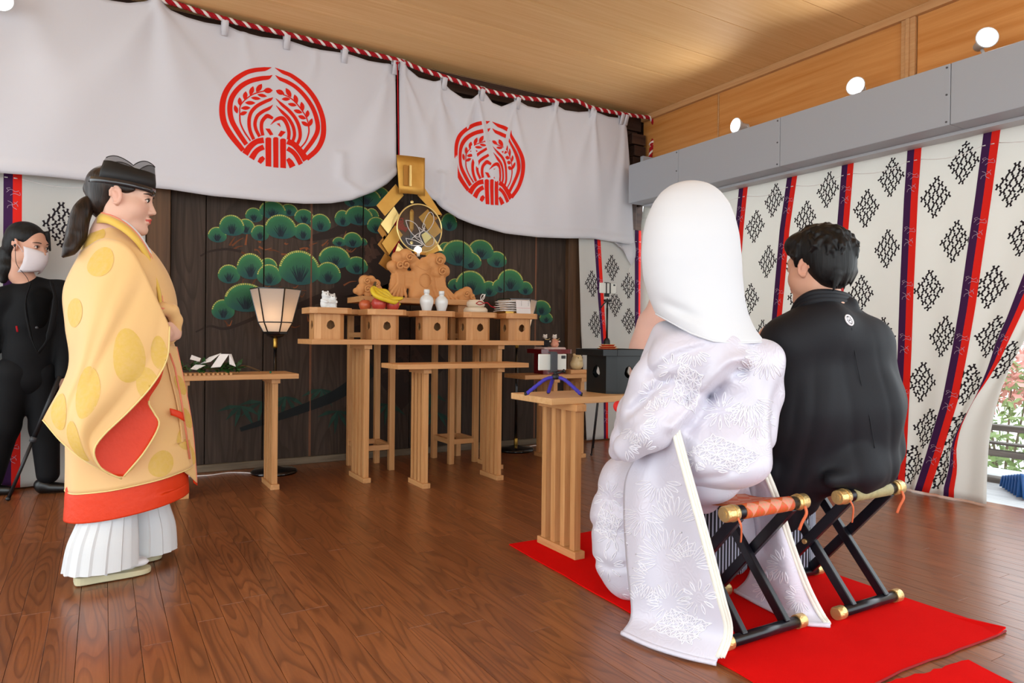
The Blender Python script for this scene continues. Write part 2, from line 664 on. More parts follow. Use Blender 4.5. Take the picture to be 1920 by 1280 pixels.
# --- ground outside: grey deck, then pale gravel
m_deck = wood('grey_deck_board', '#a9acae', '#c2c4c5', axis=1, grain=25, along=2, rough=.6, vary=.08)
deck = struct('trim_7')
for i in range(9):
    x0 = 4.53 + i * .145
    MB().box2((x0 + .002, -3.0, -.05), (x0 + .143, 6.5, -.004)).build('deck_board', m_deck, deck, bevel=.002)
m_gravel = plain('pale_gravel', '#e8e6e1', .95, var=(40., '#d8d5cd'), bump=(120., .4))
g = MB().box2((-30, -30, -.6), (40, 40, -.5)).build('ground', m_gravel)
g['kind'] = 'structure'
# ================================================================== old pine painting on the planks (flat print, clipped plank by plank)
m_paint = plain('pine_painting', '#ffffff', .65, attr='Col', spec=.25)
PT, PC = [], []      # triangles (X, Z, layer) and corner colours
_layer = [0]


def z7(x, y):
    return at(380 + x / 4.57, 340 + y / 4.57, Y=BACK)[[0, 2]]


def z3(x, y):
    return at(560 + x / 3.368, 280 + y / 3.368, Y=BACK)[[0, 2]]


def tri(a, b, c, ca, cb, cc):
    PT.append((a, b, c, _layer[0]))
    PC.append((ca, cb, cc))


def rgb(h):
    return np.array(lin(h)[:3])


G_TOP, G_MID, G_LOW = rgb('#3b7a4c'), rgb('#336b48'), rgb('#234a4c')
TICK, DARKN = rgb('#b3b05c'), rgb('#141f26')


def stroke(pts, w0, w1, col, k=6):
    P = catmull(pts, k)
    _layer[0] += 1
    n = len(P)
    prev = None
    for i in range(n):
        t = P[min(i + 1, n - 1)] - P[max(i - 1, 0)]
        t = t / (np.linalg.norm(t) + 1e-9)
        nn = np.array([-t[1], t[0]])
        w = (w0 + (w1 - w0) * i / (n - 1)) / 2
        cur = (P[i] + nn * w, P[i] - nn * w)
        if prev:
            tri(prev[0], prev[1], cur[1], col, col, col)
            tri(prev[0], cur[1], cur[0], col, col, col)
        prev = cur


def lobe(c, rx, rz, a0=0., a1=2 * math.pi, ticks=(2.9, .3), n=40):
    """one pine-needle pad lobe, bright at its rim and dark blue-green toward its foot"""
    _layer[0] += 1
    base = np.array([c[0], c[1] - rz * .5])
    prev = None
    for i in range(n + 1):
        w = a0 + (a1 - a0) * i / n
        d = np.array([math.cos(w) * rx, math.sin(w) * rz * (1 if math.sin(w) > 0 else .66)])
        p = c + d
        up = (math.sin(w) + 1) / 2
        col = G_LOW + (G_TOP * (1.12 if up > .8 else 1) - G_LOW) * min(1, up * 1.5)
        q = c + d * .62
        colq = G_LOW + (G_MID * .95 - G_LOW) * min(1, up * 1.25)
        if prev:
            tri(prev[0], p, q, prev[1], col, colq)
            tri(prev[0], q, prev[2], prev[1], colq, prev[3])
            tri(prev[2], q, base, prev[3], colq, G_LOW * .95)
        prev = (p, col, q, colq)
    for w in np.linspace(ticks[0], ticks[1], int(6 + 20 * rx / .15)):
        d = np.array([math.cos(w) * rx, math.sin(w) * rz])
        stroke([c + d * .9, c + d * 1.0], .009, .011, TICK * (.75 + .4 * rng.random()), 1)
    for w in np.linspace(.45, 2.7, int(7 + 22 * rx / .2)):
        d = np.array([math.cos(w) * rx, math.sin(w) * rz])
        r1 = .35 + .3 * rng.random()
        stroke([base + np.array([d[0] * .1, 0]), c + d * r1 * .85 - np.array([0, rz * .18])], .007, .002, DARKN * (1 + rng.random()), 1)


def pad(fn, lobes, s):
    for x, y, rx, ry in lobes:
        c = fn(x, y)
        ex = abs(fn(x + rx, y)[0] - c[0])
        ez = abs(fn(x, y + ry)[1] - c[1])
        lobe(c, ex, ez)


TRUNK, BARK, TWIG = rgb('#2a1e19'), rgb('#4b352b'), rgb('#7a4627')
# trunk with scaly bark
stroke([z3(560, 300), z3(520, 500), z3(480, 640), z3(430, 760), z3(400, 900), z3(520, 1080), z3(640, 1300), z3(800, 1500)], .28, .55, TRUNK, 8)
stroke([z3(480, 620), z3(330, 500), z3(180, 540), z3(40, 560), z3(-120, 520)], .10, .02, TRUNK)
stroke([z3(430, 800), z3(250, 900), z3(80, 960), z3(-60, 1010)], .12, .03, TRUNK)
for i in range(46):
    t = rng.random()
    a = np.array([560, 330]) + (np.array([400, 880]) - np.array([560, 330])) * t + rng.normal(0, 28, 2)
    stroke([z3(a[0] - 4, a[1] - 22), z3(a[0], a[1]), z3(a[0] + 5, a[1] + 22)], .02, .055 * rng.random() + .02, BARK * (.6 + .6 * rng.random()), 3)
for i in range(70):
    t = rng.random()
    a = np.array([420, 1000]) + (np.array([780, 1450]) - np.array([420, 1000])) * t + rng.normal(0, 60, 2)
    stroke([z3(a[0] - 8, a[1] - 26), z3(a[0], a[1]), z3(a[0] + 8, a[1] + 26)], .02, .06, BARK * (.35 + .3 * rng.random()), 3)
for i in range(42):      # reddish twigs under the pads
    x0, y0 = 60 + 1250 * rng.random(), [560, 560, 575, 930, 1210][int(5 * rng.random())] + rng.normal(0, 25)
    d = rng.normal(0, 55, 2) + np.array([70, -20])
    stroke([z7(x0, y0), z7(x0 + d[0] * .5, y0 + d[1] * .5 + rng.normal(0, 18)), z7(x0 + d[0], y0 + d[1])], .014, .004, TWIG * (.5 + .6 * rng.random()), 4)
stroke([z7(-20, 640), z7(60, 600), z7(200, 580), z7(330, 600)], .012, .02, TRUNK)
stroke([z7(-60, 1290), z7(60, 1240), z7(200, 1260), z7(420, 1180), z7(520, 1120)], .01, .03, TRUNK)
# pads, back to front
pad(z7, [(440, 300, 75, 75), (740, 255, 75, 62), (600, 260, 115, 95)], 1)
pad(z7, [(1280, 170, 70, 75), (1500, 110, 100, 70), (1400, 150, 130, 98)], 1)
pad(z3, [(950, 470, 50, 68)], 1)
pad(z7, [(1200, 330, 70, 85), (1450, 310, 62, 80), (1340, 310, 120, 100)], 1)
pad(z7, [(1490, 390, 82, 85)], 1)
pad(z7, [(870, 315, 85, 78), (1010, 370, 88, 92)], 1)
pad(z7, [(370, 400, 78, 80), (125, 470, 80, 80), (250, 395, 108, 108)], 1)
pad(z7, [(1170, 525, 58, 48), (1370, 525, 40, 40), (1285, 515, 82, 80)], 1)
pad(z7, [(490, 455, 76, 82), (860, 445, 78, 88), (670, 410, 135, 125)], 1)
pad(z7, [(560, 735, 80, 80), (225, 810, 95, 98), (410, 750, 118, 135)], 1)
pad(z7, [(1320, 735, 95, 92), (1130, 670, 135, 115)], 1)
pad(z7, [(570, 820, 105, 110), (1075, 805, 108, 115), (830, 770, 175, 178)], 1)
pad(z7, [(175, 1115, 98, 105), (370, 1020, 180, 148)], 1)
pad(z3, [(1250, 705, 62, 62), (1150, 645, 80, 75)], 1)
pad(z3, [(930, 640, 50, 55), (1085, 715, 68, 66), (1005, 670, 100, 98)], 1)
pad(z3, [(990, 860, 50, 45), (1200, 890, 55, 60), (1085, 860, 95, 95)], 1)
pad(z3, [(1270, 870, 50, 52), (1430, 885, 46, 52), (1335, 840, 82, 84)], 1)
pad(z3, [(1560, 1070, 42, 42), (1530, 1010, 60, 58)], 1)
# bamboo-grass leaves low on the wall
LEAF = rgb('#1f3a30')
for x, y in [(545, 745), (690, 715), (905, 670), (1300, 760), (1000, 1280), (1560, 1180), (1600, 1290), (420, 1250)]:
    for k in range(5):
        w = -2.9 + k * .6 + rng.normal(0, .1)
        L = .13 + .05 * rng.random()
        a = at(320 + x / 3.2, 520 + y / 3.2 + (0 if y < 900 else -150), Y=BACK)[[0, 2]]
        e = a + L * np.array([math.cos(w), math.sin(w)])
        m_ = (a + e) / 2 + np.array([0, .01])
        stroke([a, m_], .006, .03, LEAF * (.8 + .5 * rng.random()), 3)
        stroke([m_, e], .03, .003, LEAF * (.8 + .5 * rng.random()), 3)
stroke([at(450, 805, Y=BACK)[[0, 2]], at(540, 775, Y=BACK)[[0, 2]], at(630, 740, Y=BACK)[[0, 2]], at(700, 690, Y=BACK)[[0, 2]]], .03, .11, rgb('#14191a'))


def clip(poly, x, keep_right):
    out = []
    for i in range(len(poly)):
        p, q = poly[i], poly[(i + 1) % len(poly)]
        ip = (p[0] >= x) == keep_right
        iq = (q[0] >= x) == keep_right
        if ip:
            out.append(p)
        if ip != iq:
            t = (x - p[0]) / (q[0] - p[0])
            out.append(p + (q - p) * t)
    return out


for xa, xb, plank in planks:
    V, Fc, Cc = [], [], []
    for (a, b, c, ly), (ca, cb, cc) in zip(PT, PC):
        xs = (a[0], b[0], c[0])
        if max(xs) < xa or min(xs) > xb:
            continue
        poly = [np.concatenate([p, k]) for p, k in ((a, ca), (b, cb), (c, cc))]
        if min(xs) < xa:
            poly = clip(poly, xa + .002, True)
        if len(poly) > 2 and max(xs) > xb:
            poly = clip(poly, xb - .002, False)
        if len(poly) < 3:
            continue
        o = len(V)
        for p in poly:
            V.append((p[0], BACK - .0006 - ly * .000004, min(2.9, max(.06, p[1]))))
            Cc.append((p[2], p[3], p[4], 1))
        Fc.append(tuple(range(o, o + len(poly))))
    if not Fc:
        continue
    me = bpy.data.meshes.new('pine_painting')
    me.from_pydata(V, [], Fc)
    ca = me.color_attributes.new('Col', 'FLOAT_COLOR', 'POINT')
    ca.data.foreach_set('color', np.array(Cc, np.float32).ravel())
    me.materials.append(m_paint)
    o = bpy.data.objects.new('pine_painting', me)
    COL.objects.link(o)
    o.parent = plank
    o['kind'] = 'stuff'

# ================================================================== white hangings with the red crest
m_white = plain('white_cotton', '#d0d1d9', .85, spec=.15, sheen=.1, bump=(260., .05))
m_red = plain('red_print', '#d8200f', .75, spec=.2)
m_redcord = plain('red_cord', '#a31420', .8, spec=.2)
m_whitecord = plain('white_cord', '#e6dfdc', .85, spec=.2)
CY = 4.95


def trace(pts, Y=CY):
    q = np.array([at(u, v, Y=Y)[[0, 2]] for u, v in pts])
    return q[np.argsort(q[:, 0])]


TOP_L = trace([(-420, -165), (-200, -108), (0, -58), (100, -30), (200, 0), (240, 6), (284, 2), (300, 3), (320, 20), (350, 33), (385, 42), (415, 46), (425, 46), (450, 58), (490, 69), (530, 74), (545, 77), (590, 92), (635, 99), (652, 102), (690, 114), (732, 120), (742, 121)])
BOT_L = trace([(-420, 285), (-200, 305), (0, 325), (100, 333), (200, 343), (320, 355), (400, 368), (500, 378), (570, 382), (620, 381), (660, 375), (700, 360), (725, 345), (742, 328)])
TOP_R = trace([(748, 122), (760, 124), (785, 145), (812, 152), (830, 152), (845, 168), (868, 184), (884, 186), (900, 172), (908, 174), (922, 193), (940, 200), (960, 192), (975, 190), (990, 199), (1010, 203), (1035, 197), (1045, 197), (1060, 206), (1085, 210), (1105, 209), (1115, 210), (1140, 219), (1160, 221), (1174, 218)])
BOT_R = trace([(748, 320), (775, 338), (800, 366), (827, 391), (857, 410), (887, 421), (946, 437), (1005, 445), (1059, 447), (1110, 447), (1160, 455), (1189, 460)])
# folds: (x, z at which it starts, lean, depth, width at the start, widening)
FOLDS = [(.28, 3.05, .32, .035, .03, .22), (.28, 3.05, -.55, .028, .03, .2), (.30, 3.05, .75, .018, .03, .16), (.28, 3.05, -.05, -.02, .02, .15),
         (.82, 2.97, .2, .012, .02, .2), (1.30, 2.9, -.3, .012, .02, .2), (1.85, 2.95, -.22, .03, .02, .12), (1.85, 2.9, -.6, -.02, .02, .15), (-.5, 3.1, .4, .03, .05, .2), (-.45, 3.1, -.3, .03, .05, .2),
         (1.96, 2.95, .12, .03, .02, .1), (1.98, 2.95, .45, .028, .02, .12), (2.28, 2.93, .15, .03, .02, .10), (2.28, 2.9, -.25, .02, .02, .10), (2.28, 2.9, .6, -.022, .02, .12),
         (2.60, 2.92, .22, .035, .018, .09), (2.60, 2.92, -.35, .03, .018, .09), (2.6, 2.9, -.05, -.02, .018, .1), (2.96, 2.9, -.3, .032, .018, .09), (2.96, 2.9, .22, .03, .018, .1), (3.38, 2.95, -.2, .022, .018, .1), (3.38, 2.95, .2, .018, .018, .1),
         (3.8, 2.97, -.35, .022, .018, .12), (3.8, 2.97, .1, .03, .018, .09), (4.18, 3.0, -.08, .03, .018, .06), (4.2, 3.0, -.22, -.02, .018, .08), (1.5, 2.1, 1.6, .02, .04, .12), (2.3, 2.05, -1.7, .025, .04, .1)]


def cloth_y(x, z):
    y = np.full(np.shape(x), CY) if np.ndim(x) else CY
    for x0, z0, lean, amp, w0, grow in FOLDS:
        d = np.maximum(z0 - z, 0)
        w = w0 + grow * d
        y = y - amp * np.exp(-((x - x0 - lean * d) / w) ** 2) * np.exp(-d * 1.1) * (z < z0 + .2)
    return y + .006 * np.sin(x * 5.1 + z * 3.3) + .004 * np.sin(x * 11 - z * 2)


def hanging(top, bot, nu, label, tabs):
    root = thing('shrine_curtain', label, 'curtain', (0, 0, 0), group=None)
    x = np.linspace(top[0, 0], top[-1, 0], nu)
    nv = 56
    zt = np.interp(x, top[:, 0], top[:, 1])
    P = np.zeros((nu, nv, 3))
    for j in range(nv):
        t = j / (nv - 1)
        # the lower hem runs a little wider than the top
        xb = bot[0, 0] + (bot[-1, 0] - bot[0, 0]) * (x - x[0]) / (x[-1] - x[0])
        xx = x + (xb - x) * t
        zz = zt + (np.interp(xx, bot[:, 0], bot[:, 1]) - zt) * t
        P[:, j, 0], P[:, j, 2] = xx, zz
        P[:, j, 1] = cloth_y(xx, zz)
        if t > .93:      # rolled hem
            P[:, j, 1] -= .012 * math.sin((t - .93) / .07 * math.pi)
    b = MB().grid(P)
    b.build('cloth', m_white, root, solid=.0016)
    for u, v in tabs:
        p = at(u, v, Y=4.93)
        tb = MB()
        w = .021
        prof = [(CY - .012, -.085), (CY - .03, -.03), (CY - .042, 0), (CY - .03, .026), (CY - .012, .03), (CY + .008, .012), (CY + .006, -.05)]
        G = np.array([[(p[0] + sx * w, y, p[2] + z) for y, z in prof] for sx in (-1, 1)])
        tb.grid(G).build('tab', m_white, root, solid=.002)
    return root


cur_l = hanging(TOP_L, BOT_L, 190, 'wide white hanging with the larger round red crest, left of the gold plate', [(-120, -92), (40, -52), (290, 5), (422, 42), (538, 69), (646, 96), (741, 118)])
cur_r = hanging(TOP_R, BOT_R, 190, 'white hanging with the narrower crumpled red crest, right of the gold plate', [(754, 118), (833, 148), (904, 169), (971, 185), (1042, 192), (1110, 204), (1166, 216), (1174, 217)])
# drooping corner of the right hanging
G = np.array([[(at(u, v, Y=4.95)[0], 4.95 + .02 * math.sin(i * 1.3) - .01 * k, at(u, v, Y=4.95)[2]) for k, (u, v) in enumerate(col)] for i, col in enumerate([[(1150, 452), (1158, 460), (1166, 466)], [(1162, 452), (1170, 470), (1176, 485)], [(1176, 453), (1181, 475), (1183, 498)], [(1189, 455), (1189, 470), (1187, 482)]])])
MB().grid(G).build('hanging_corner', m_white, cur_r, solid=.0016)
MB().tube([at(1183, 498, Y=4.93), at(1178, 512, Y=4.93), at(1184, 525, Y=4.93), at(1180, 540, Y=4.93)], .003, 6).build('tie_string', m_whitecord, cur_r)


# crest traced once in its own sheet, then fitted to each hanging
def tps(src, dst):
    src, dst = np.array(src, float), np.array(dst, float)
    n = len(src)

    def U(a, b):
        r = ((a[:, None] - b[None]) ** 2).sum(-1)
        return r * np.log(r + 1e-9)
    K = np.zeros((n + 3, n + 3))
    K[:n, :n] = U(src, src)
    K[:n, n], K[:n, n + 1:] = 1, src
    K[n, :n], K[n + 1:, :n] = 1, src.T
    W = np.linalg.solve(K, np.vstack([dst, np.zeros((3, 2))]))

    def f(p):
        p = np.atleast_2d(p)
        return np.hstack([U(p, src), np.ones((len(p), 1)), p]) @ W
    return f


def rib(pts, w, k=6, taper=None):
    """ribbon (left edge, right edge) along a smoothed line; w number or list"""
    P = catmull(pts, k)
    n = len(P)
    W = np.interp(np.linspace(0, 1, n), np.linspace(0, 1, len(w)), w) if hasattr(w, '__len__') else np.full(n, w)
    T = np.gradient(P, axis=0)
    T /= np.linalg.norm(T, axis=1)[:, None] + 1e-9
    N = np.stack([-T[:, 1], T[:, 0]], 1)
    return P + N * W[:, None] / 2, P - N * W[:, None] / 2


CREST = []
ring = lambda p, w: CREST.append(rib(p, w))
ring([(325, 1000), (190, 830), (115, 690), (97, 530), (130, 380), (215, 250), (340, 160), (450, 125), (560, 113), (635, 95)], [52, 64, 66, 66, 64, 58, 52, 48, 44, 4])
ring([(360, 935), (270, 800), (200, 670), (180, 540), (205, 420), (290, 310), (400, 245), (520, 215), (600, 205), (645, 178)], [48, 52, 56, 58, 58, 56, 52, 50, 44, 4])
ring([(1018, 1092), (1130, 990), (1190, 870), (1203, 740), (1180, 600), (1110, 440), (1000, 300), (860, 190), (760, 145), (672, 98)], [52, 56, 58, 56, 52, 50, 48, 44, 40, 4])
ring([(985, 1025), (1080, 900), (1135, 790), (1132, 680), (1085, 540), (1000, 410), (900, 310), (800, 250), (730, 220), (676, 180)], [44, 48, 50, 48, 46, 44, 42, 42, 38, 4])
ring([(440, 880), (400, 780), (390, 680), (410, 590), (470, 520), (560, 470), (620, 445), (652, 422)], [36, 38, 40, 40, 40, 38, 34, 4])
ring([(505, 850), (465, 770), (455, 700), (480, 625), (540, 575), (610, 540), (650, 502)], [34, 36, 38, 38, 38, 34, 4])
ring([(910, 945), (945, 860), (940, 760), (900, 660), (830, 570), (750, 500), (680, 432)], [34, 36, 38, 38, 36, 34, 4])
ring([(865, 905), (885, 830), (870, 740), (820, 650), (750, 580), (684, 510)], [34, 36, 36, 36, 34, 4])
ring([(540, 838), (525, 760), (530, 690), (565, 640), (595, 625), (650, 650)], [36, 38, 40, 42, 48, 30])
ring([(820, 880), (825, 800), (800, 710), (755, 650), (690, 660), (622, 722)], [36, 38, 40, 46, 36, 3])
ring([(405, 895), (340, 800), (295, 700), (288, 610)], 17)
ring([(288, 610), (292, 520), (340, 455), (420, 395), (500, 365), (560, 352)], 13)
ring([(950, 975), (1010, 900), (1042, 800), (1035, 700)], 17)
ring([(1035, 700), (1010, 630), (950, 540), (880, 460), (820, 415), (760, 390)], 13)
for a, b, w in [((545, 348), (648, 345), 62), ((468, 365), (530, 275), 58), ((400, 400), (435, 300), 52), ((340, 450), (355, 355), 52), ((292, 515), (285, 420), 46), ((262, 598), (232, 505), 46),
                ((480, 390), (585, 412), 38), ((410, 425), (518, 438), 38), ((345, 480), (458, 483), 44), ((300, 540), (405, 535), 44), ((285, 610), (370, 580), 44),
                ((775, 385), (682, 345), 56), ((850, 420), (790, 320), 50), ((915, 490), (885, 390), 50), ((980, 570), (960, 470), 48), ((1025, 640), (1030, 560), 44), ((1045, 740), (1078, 650), 44),
                ((840, 440), (745, 440), 40), ((910, 510), (812, 492), 40), ((970, 590), (875, 560), 44), ((1010, 655), (925, 622), 44), ((1040, 735), (960, 685), 44)]:
    CREST.append(rib([a, (np.array(a) + b) / 2, b], [2, w * .8, w, w * .8, 2], 5))
ring([(345, 1040), (400, 960), (470, 905), (550, 888)], [72, 66, 60, 64])
ring([(415, 1090), (460, 1020), (500, 985), (550, 962)], [66, 60, 56, 58])
ring([(500, 1135), (525, 1100), (552, 1075)], [44, 60, 40])
ring([(1012, 1105), (950, 1010), (880, 935), (808, 900)], [72, 66, 60, 64])
ring([(955, 1150), (905, 1060), (860, 1010), (808, 978)], [52, 52, 50, 50])
ring([(865, 1180), (840, 1130), (810, 1090)], [70, 62, 40])
for x0, x1, y0, y1 in [(568, 632, 858, 1178), (652, 710, 855, 1190), (728, 792, 870, 1195)]:
    CREST.append((np.array([(x0, y0 + 12), (x0, y0 + 110), (x0 + 2, y0 + 215), (x0 + 2, y1 - 6)]), np.array([(x1, y0 + 12), (x1, y0 + 110), (x1, y0 + 215), (x1, y1)])))
    CREST.append((np.array([(x0, y0 + 12), ((x0 + x1) / 2 - 15, y0)]), np.array([(x1, y0 + 12), ((x0 + x1) / 2 + 15, y0)])))
CREST.append((np.array([(566, 760), (618, 836)]), np.array([(616, 762), (655, 828)])))
CREST.append((np.array([(738, 782), (704, 836)]), np.array([(792, 798), (738, 854)])))
CREST.append((np.array([(688, 708), (736, 746)]), np.array([(722, 702), (738, 750)])))
to_right = tps([(655, 90), (65, 530), (1230, 760), (740, 1195), (330, 1020), (1020, 1120), (180, 270), (420, 110), (930, 240), (1060, 360), (1190, 560), (555, 352), (770, 385), (400, 890), (950, 975), (650, 430), (690, 440), (372, 680), (965, 800), (660, 690), (570, 860), (790, 880), (600, 1175), (1035, 700), (288, 610), (900, 470)],
               [(545, 112), (82, 560), (974, 690), (600, 1178), (262, 1005), (805, 1105), (140, 290), (380, 125), (780, 240), (800, 300), (940, 520), (465, 372), (620, 405), (320, 885), (745, 962), (537, 432), (572, 440), (296, 680), (748, 800), (552, 700), (465, 850), (635, 872), (500, 1165), (808, 690), (225, 620), (745, 470)])


def put_crest(parent, fn, name='printed_crest'):
    b = MB()
    for A, B in CREST:
        m = 4
        G = np.zeros((len(A), m + 1, 3))
        for j in range(m + 1):
            q = fn(A + (B - A) * j / m)
            for i in range(len(A)):
                p = at(q[i, 0], q[i, 1], Y=CY)
                y = cloth_y(p[0], p[2])
                p = at(q[i, 0], q[i, 1], Y=float(y) - .003)
                G[i, j] = p
        b.grid(G)
    o = b.build(name, m_red, parent)
    tag(o, 'round red crest of two rice ears over joined hands')


put_crest(cur_l, lambda q: np.stack([400 + q[:, 0] / 5.817, 110 + q[:, 1] / 5.817], 1))
put_crest(cur_r, lambda q: (lambda w: np.stack([840 + w[:, 0] / 6.737, 210 + w[:, 1] / 6.737], 1))(to_right(q)))

# twisted red and white rope
rope = thing('twisted_rope', 'twisted red and white rope carrying the white hangings under the ceiling', 'rope')
rp = catmull([at(u, v, Y=4.925) for u, v in [(-420, -178), (-200, -122), (0, -73), (150, -36), (300, -1), (422, 36), (538, 64), (646, 90), (742, 112), (790, 130), (833, 144), (903, 167), (971, 182), (1041, 189), (1080, 189), (1110, 202), (1170, 214), (1205, 219), (1220, 222), (1227, 238), (1228, 252), (1224, 264), (1220, 272), (1224, 268), (1221, 280), (1219, 298)]], 24)
seg = np.linalg.norm(np.diff(rp, axis=0), axis=1)
ds = np.concatenate([[0], np.cumsum(seg)])
ss = np.arange(0, ds[-1], .008)
rp = np.stack([np.interp(ss, ds, rp[:, k]) for k in range(3)], 1)
T = np.gradient(rp, axis=0)
T /= np.linalg.norm(T, axis=1)[:, None]
A1 = np.cross(T, [0, 1., 0])
A1 /= np.linalg.norm(A1, axis=1)[:, None]
A2 = np.cross(T, A1)
for k in range(3):
    w = 2 * math.pi * (ss / .085 + k / 3)
    P = rp + .0085 * (np.cos(w)[:, None] * A1 + np.sin(w)[:, None] * A2)
    MB().tube(P, .0105, 6).build('strand', m_whitecord if k == 2 else m_redcord, rope)
c = thing('hanging_tie', 'thin red cord hanging between the two white hangings', 'cord')
a, b = at(745, 118, Y=4.9), at(748, 300, Y=4.9)
MB().tube([a, (a + b) / 2, b], .005, 8).build('cord', m_redcord, c)
MB().ball(a, .012, 10).build('knot', m_redcord, c)

# ================================================================== patterned off-white curtains with purple and red bands
m_off = plain('offwhite_canvas', '#e2e2df', .85, spec=.15, bump=(220., .06))
_nt = m_off.node_tree
_tr = _nt.nodes.new('ShaderNodeBsdfTranslucent')
_tr.inputs['Color'].default_value = lin('#eceae4')
_mx = _nt.nodes.new('ShaderNodeMixShader')
_mx.inputs[0].default_value = .38
_nt.links.new(_nt.nodes['Principled BSDF'].outputs[0], _mx.inputs[1])
_nt.links.new(_tr.outputs[0], _mx.inputs[2])
_nt.links.new(_mx.outputs[0], _nt.nodes['Material Output'].inputs['Surface'])
m_purple = plain('purple_band', '#3d1b48', .75, spec=.2)
m_band = plain('red_band', '#df2318', .75, spec=.2)
m_ink = plain('dark_print', '#241d22', .8, spec=.2)
m_line = plain('pale_print', '#b9a3b8', .8, spec=.2)


def pattern_curtain(name, label, cols, kinds, axis, motifs, amp=.025, nt=46, prints=True, side=-1):
    """cols: list of (nt,3) arrays; kinds[i] between column i and i+1: 'c' cloth, 'p' purple, 'r' red"""
    root = thing(name, label, 'curtain')
    cols = [np.array(c) for c in cols]

    def P(i, f, t):
        r = t * (nt - 1)
        j = min(int(r), nt - 2)
        q = r - j
        a = cols[i][j] * (1 - q) + cols[i][j + 1] * q
        b = cols[i + 1][j] * (1 - q) + cols[i + 1][j + 1] * q
        p = a + (b - a) * f
        if kinds[i] == 'c':
            p = p.copy()
            p[axis] += amp * (.25 + .75 * t) * math.sin(math.pi * f) * math.sin(i * 2.1 + 2.6 * f + 1.1 * t)
        return p
    b = MB()
    G, mats = [], []
    for i, kd in enumerate(kinds):
        n = 9 if kd == 'c' else 1
        for s in range(n):
            G.append([P(i, s / n, j / (nt - 1)) for j in range(nt)])
            mats.append({'c': 0, 'p': 1, 'r': 2}[kd])
    G.append([P(len(kinds) - 1, 1, j / (nt - 1)) for j in range(nt)])
    b.grid(np.array(G), lambda i, j: mats[i])
    b.build('cloth', [m_off, m_purple, m_band], root, solid=.002, offset=0)
    off = np.zeros(3)
    off[axis] = side * .003
    ink = MB()

    def put(i, f0, t0, pts, w, mb, mi=0, k=3):
        c0 = P(i, 0, t0)
        c1 = P(i, 1, t0)
        W = max(np.linalg.norm(c1 - c0), .02)
        top, bot = P(i, f0 if 0 <= f0 <= 1 else .5, 0), P(i, .5, 1)
        H = np.linalg.norm(top - bot)
        A, B = rib(pts, w, k)
        V = np.zeros((len(A), 2, 3))
        for n_, (a, bb) in enumerate(zip(A, B)):
            for m_, q in enumerate((a, bb)):
                V[n_, m_] = P(i, min(1, max(0, f0 + q[0] / W)), min(1, max(0, t0 - q[1] / H))) + off
        mb.grid(V, mi)
    for i, f0, t0, sc_ in motifs:
        for a in range(4):
            for c in range(4):
                ox, oz = (a - c) * .0235 * sc_, (a + c - 3) * .036 * sc_
                jt = rng.normal(0, .28)
                w = .0102 * sc_
                cs, sn = math.cos(jt), math.sin(jt)
                q = lambda x, z: (ox + sc_ * (x * cs - z * sn), oz + sc_ * (x * sn + z * cs))
                put(i, f0, t0, [q(-.013, -.017), q(-.007, 0), q(-.012, .017)], [w * 1.2, w * .7, w * 1.2], ink)
                put(i, f0, t0, [q(.012, -.016), q(.007, .002), q(.013, .018)], [w * 1.2, w * .7, w * 1.2], ink)
                put(i, f0, t0, [q(-.009, -.002), q(.009, .003)], w * .8, ink, 0, 2)
    if ink.v:
        ink.build('printed_motif', m_ink, root)['kind'] = 'stuff'
    # pale phoenix outlines over each band, and the seam cord across the top
    ph = MB()
    for i, kd in enumerate(kinds):
        if kd != 'p' or i + 2 >= len(cols):
            continue
        for n_, t0 in enumerate(np.arange(.10, .97, .155)):
            for dz, shape in ((0, [[(-.03, 0), (-.01, .02), (.012, .008), (.03, .014)], [(-.012, -.016), (.008, -.004), (.036, -.012), (.034, .006)], [(-.02, .012), (-.03, .024), (-.012, .028)]]),
                              (-.072, [[(-.024, .022), (-.004, .01), (.0, -.012), (.02, -.026)], [(.024, .022), (.008, .004), (-.02, -.006), (-.026, -.022)], [(.006, .016), (.02, .006), (.026, -.008)]])):
                for pl in shape:
                    W = np.linalg.norm(cols[i + 2][0] - cols[i][0])
                    A, B = rib([(x, z + dz) for x, z in pl], .0022, 3)
                    V = np.zeros((len(A), 2, 3))
                    H = np.linalg.norm(cols[i][0] - cols[i][-1])
                    for a_, (p1, p2) in enumerate(zip(A, B)):
                        for m_, q in enumerate((p1, p2)):
                            f = min(1.98, max(.02, 1 + q[0] / W * 2))
                            V[a_, m_] = (P(i, f, t0 - q[1] / H) if f < 1 else P(i + 1, f - 1, t0 - q[1] / H)) + off * 1.1
                    ph.grid(V)
    if ph.v:
        ph.build('printed_outline', m_line, root)['kind'] = 'stuff'
    for i, kd in enumerate(kinds):
        if kd == 'c':
            MB().tube([P(i, f, .055 + .012 * math.sin(math.pi * f)) + off * .6 for f in np.linspace(0, 1, 8)], .0022, 6).build('seam_cord', m_whitecord, root)
        elif kd == 'p':
            MB().tube([P(i, .1, .055) + off, P(i, .45, .055) + off], .003, 6).build('seam_cord', m_whitecord, root)
        else:
            MB().tube([P(i, .1, .055) + off, P(i, .5, .055) + off], .003, 6).build('seam_cord', m_whitecord, root)
    return root


CX = 4.40
ZT, ZB = 2.215, .012
NT = 46
zz = np.linspace(ZT, ZB, NT)


def wall_col(px, X=CX):
    q = np.array([at(u, v, X=X) for u, v in px])
    o = np.argsort(q[:, 2])
    y = np.interp(zz, q[o, 2], q[o, 1])
    # straight on past the traced ends
    a, b = q[o[-1]], q[o[-2]]
    up = zz > a[2]
    y[up] = a[1] + (a[1] - b[1]) / (a[2] - b[2] + 1e-6) * (zz[up] - a[2])
    return np.stack([np.full(NT, X), y, zz], 1)


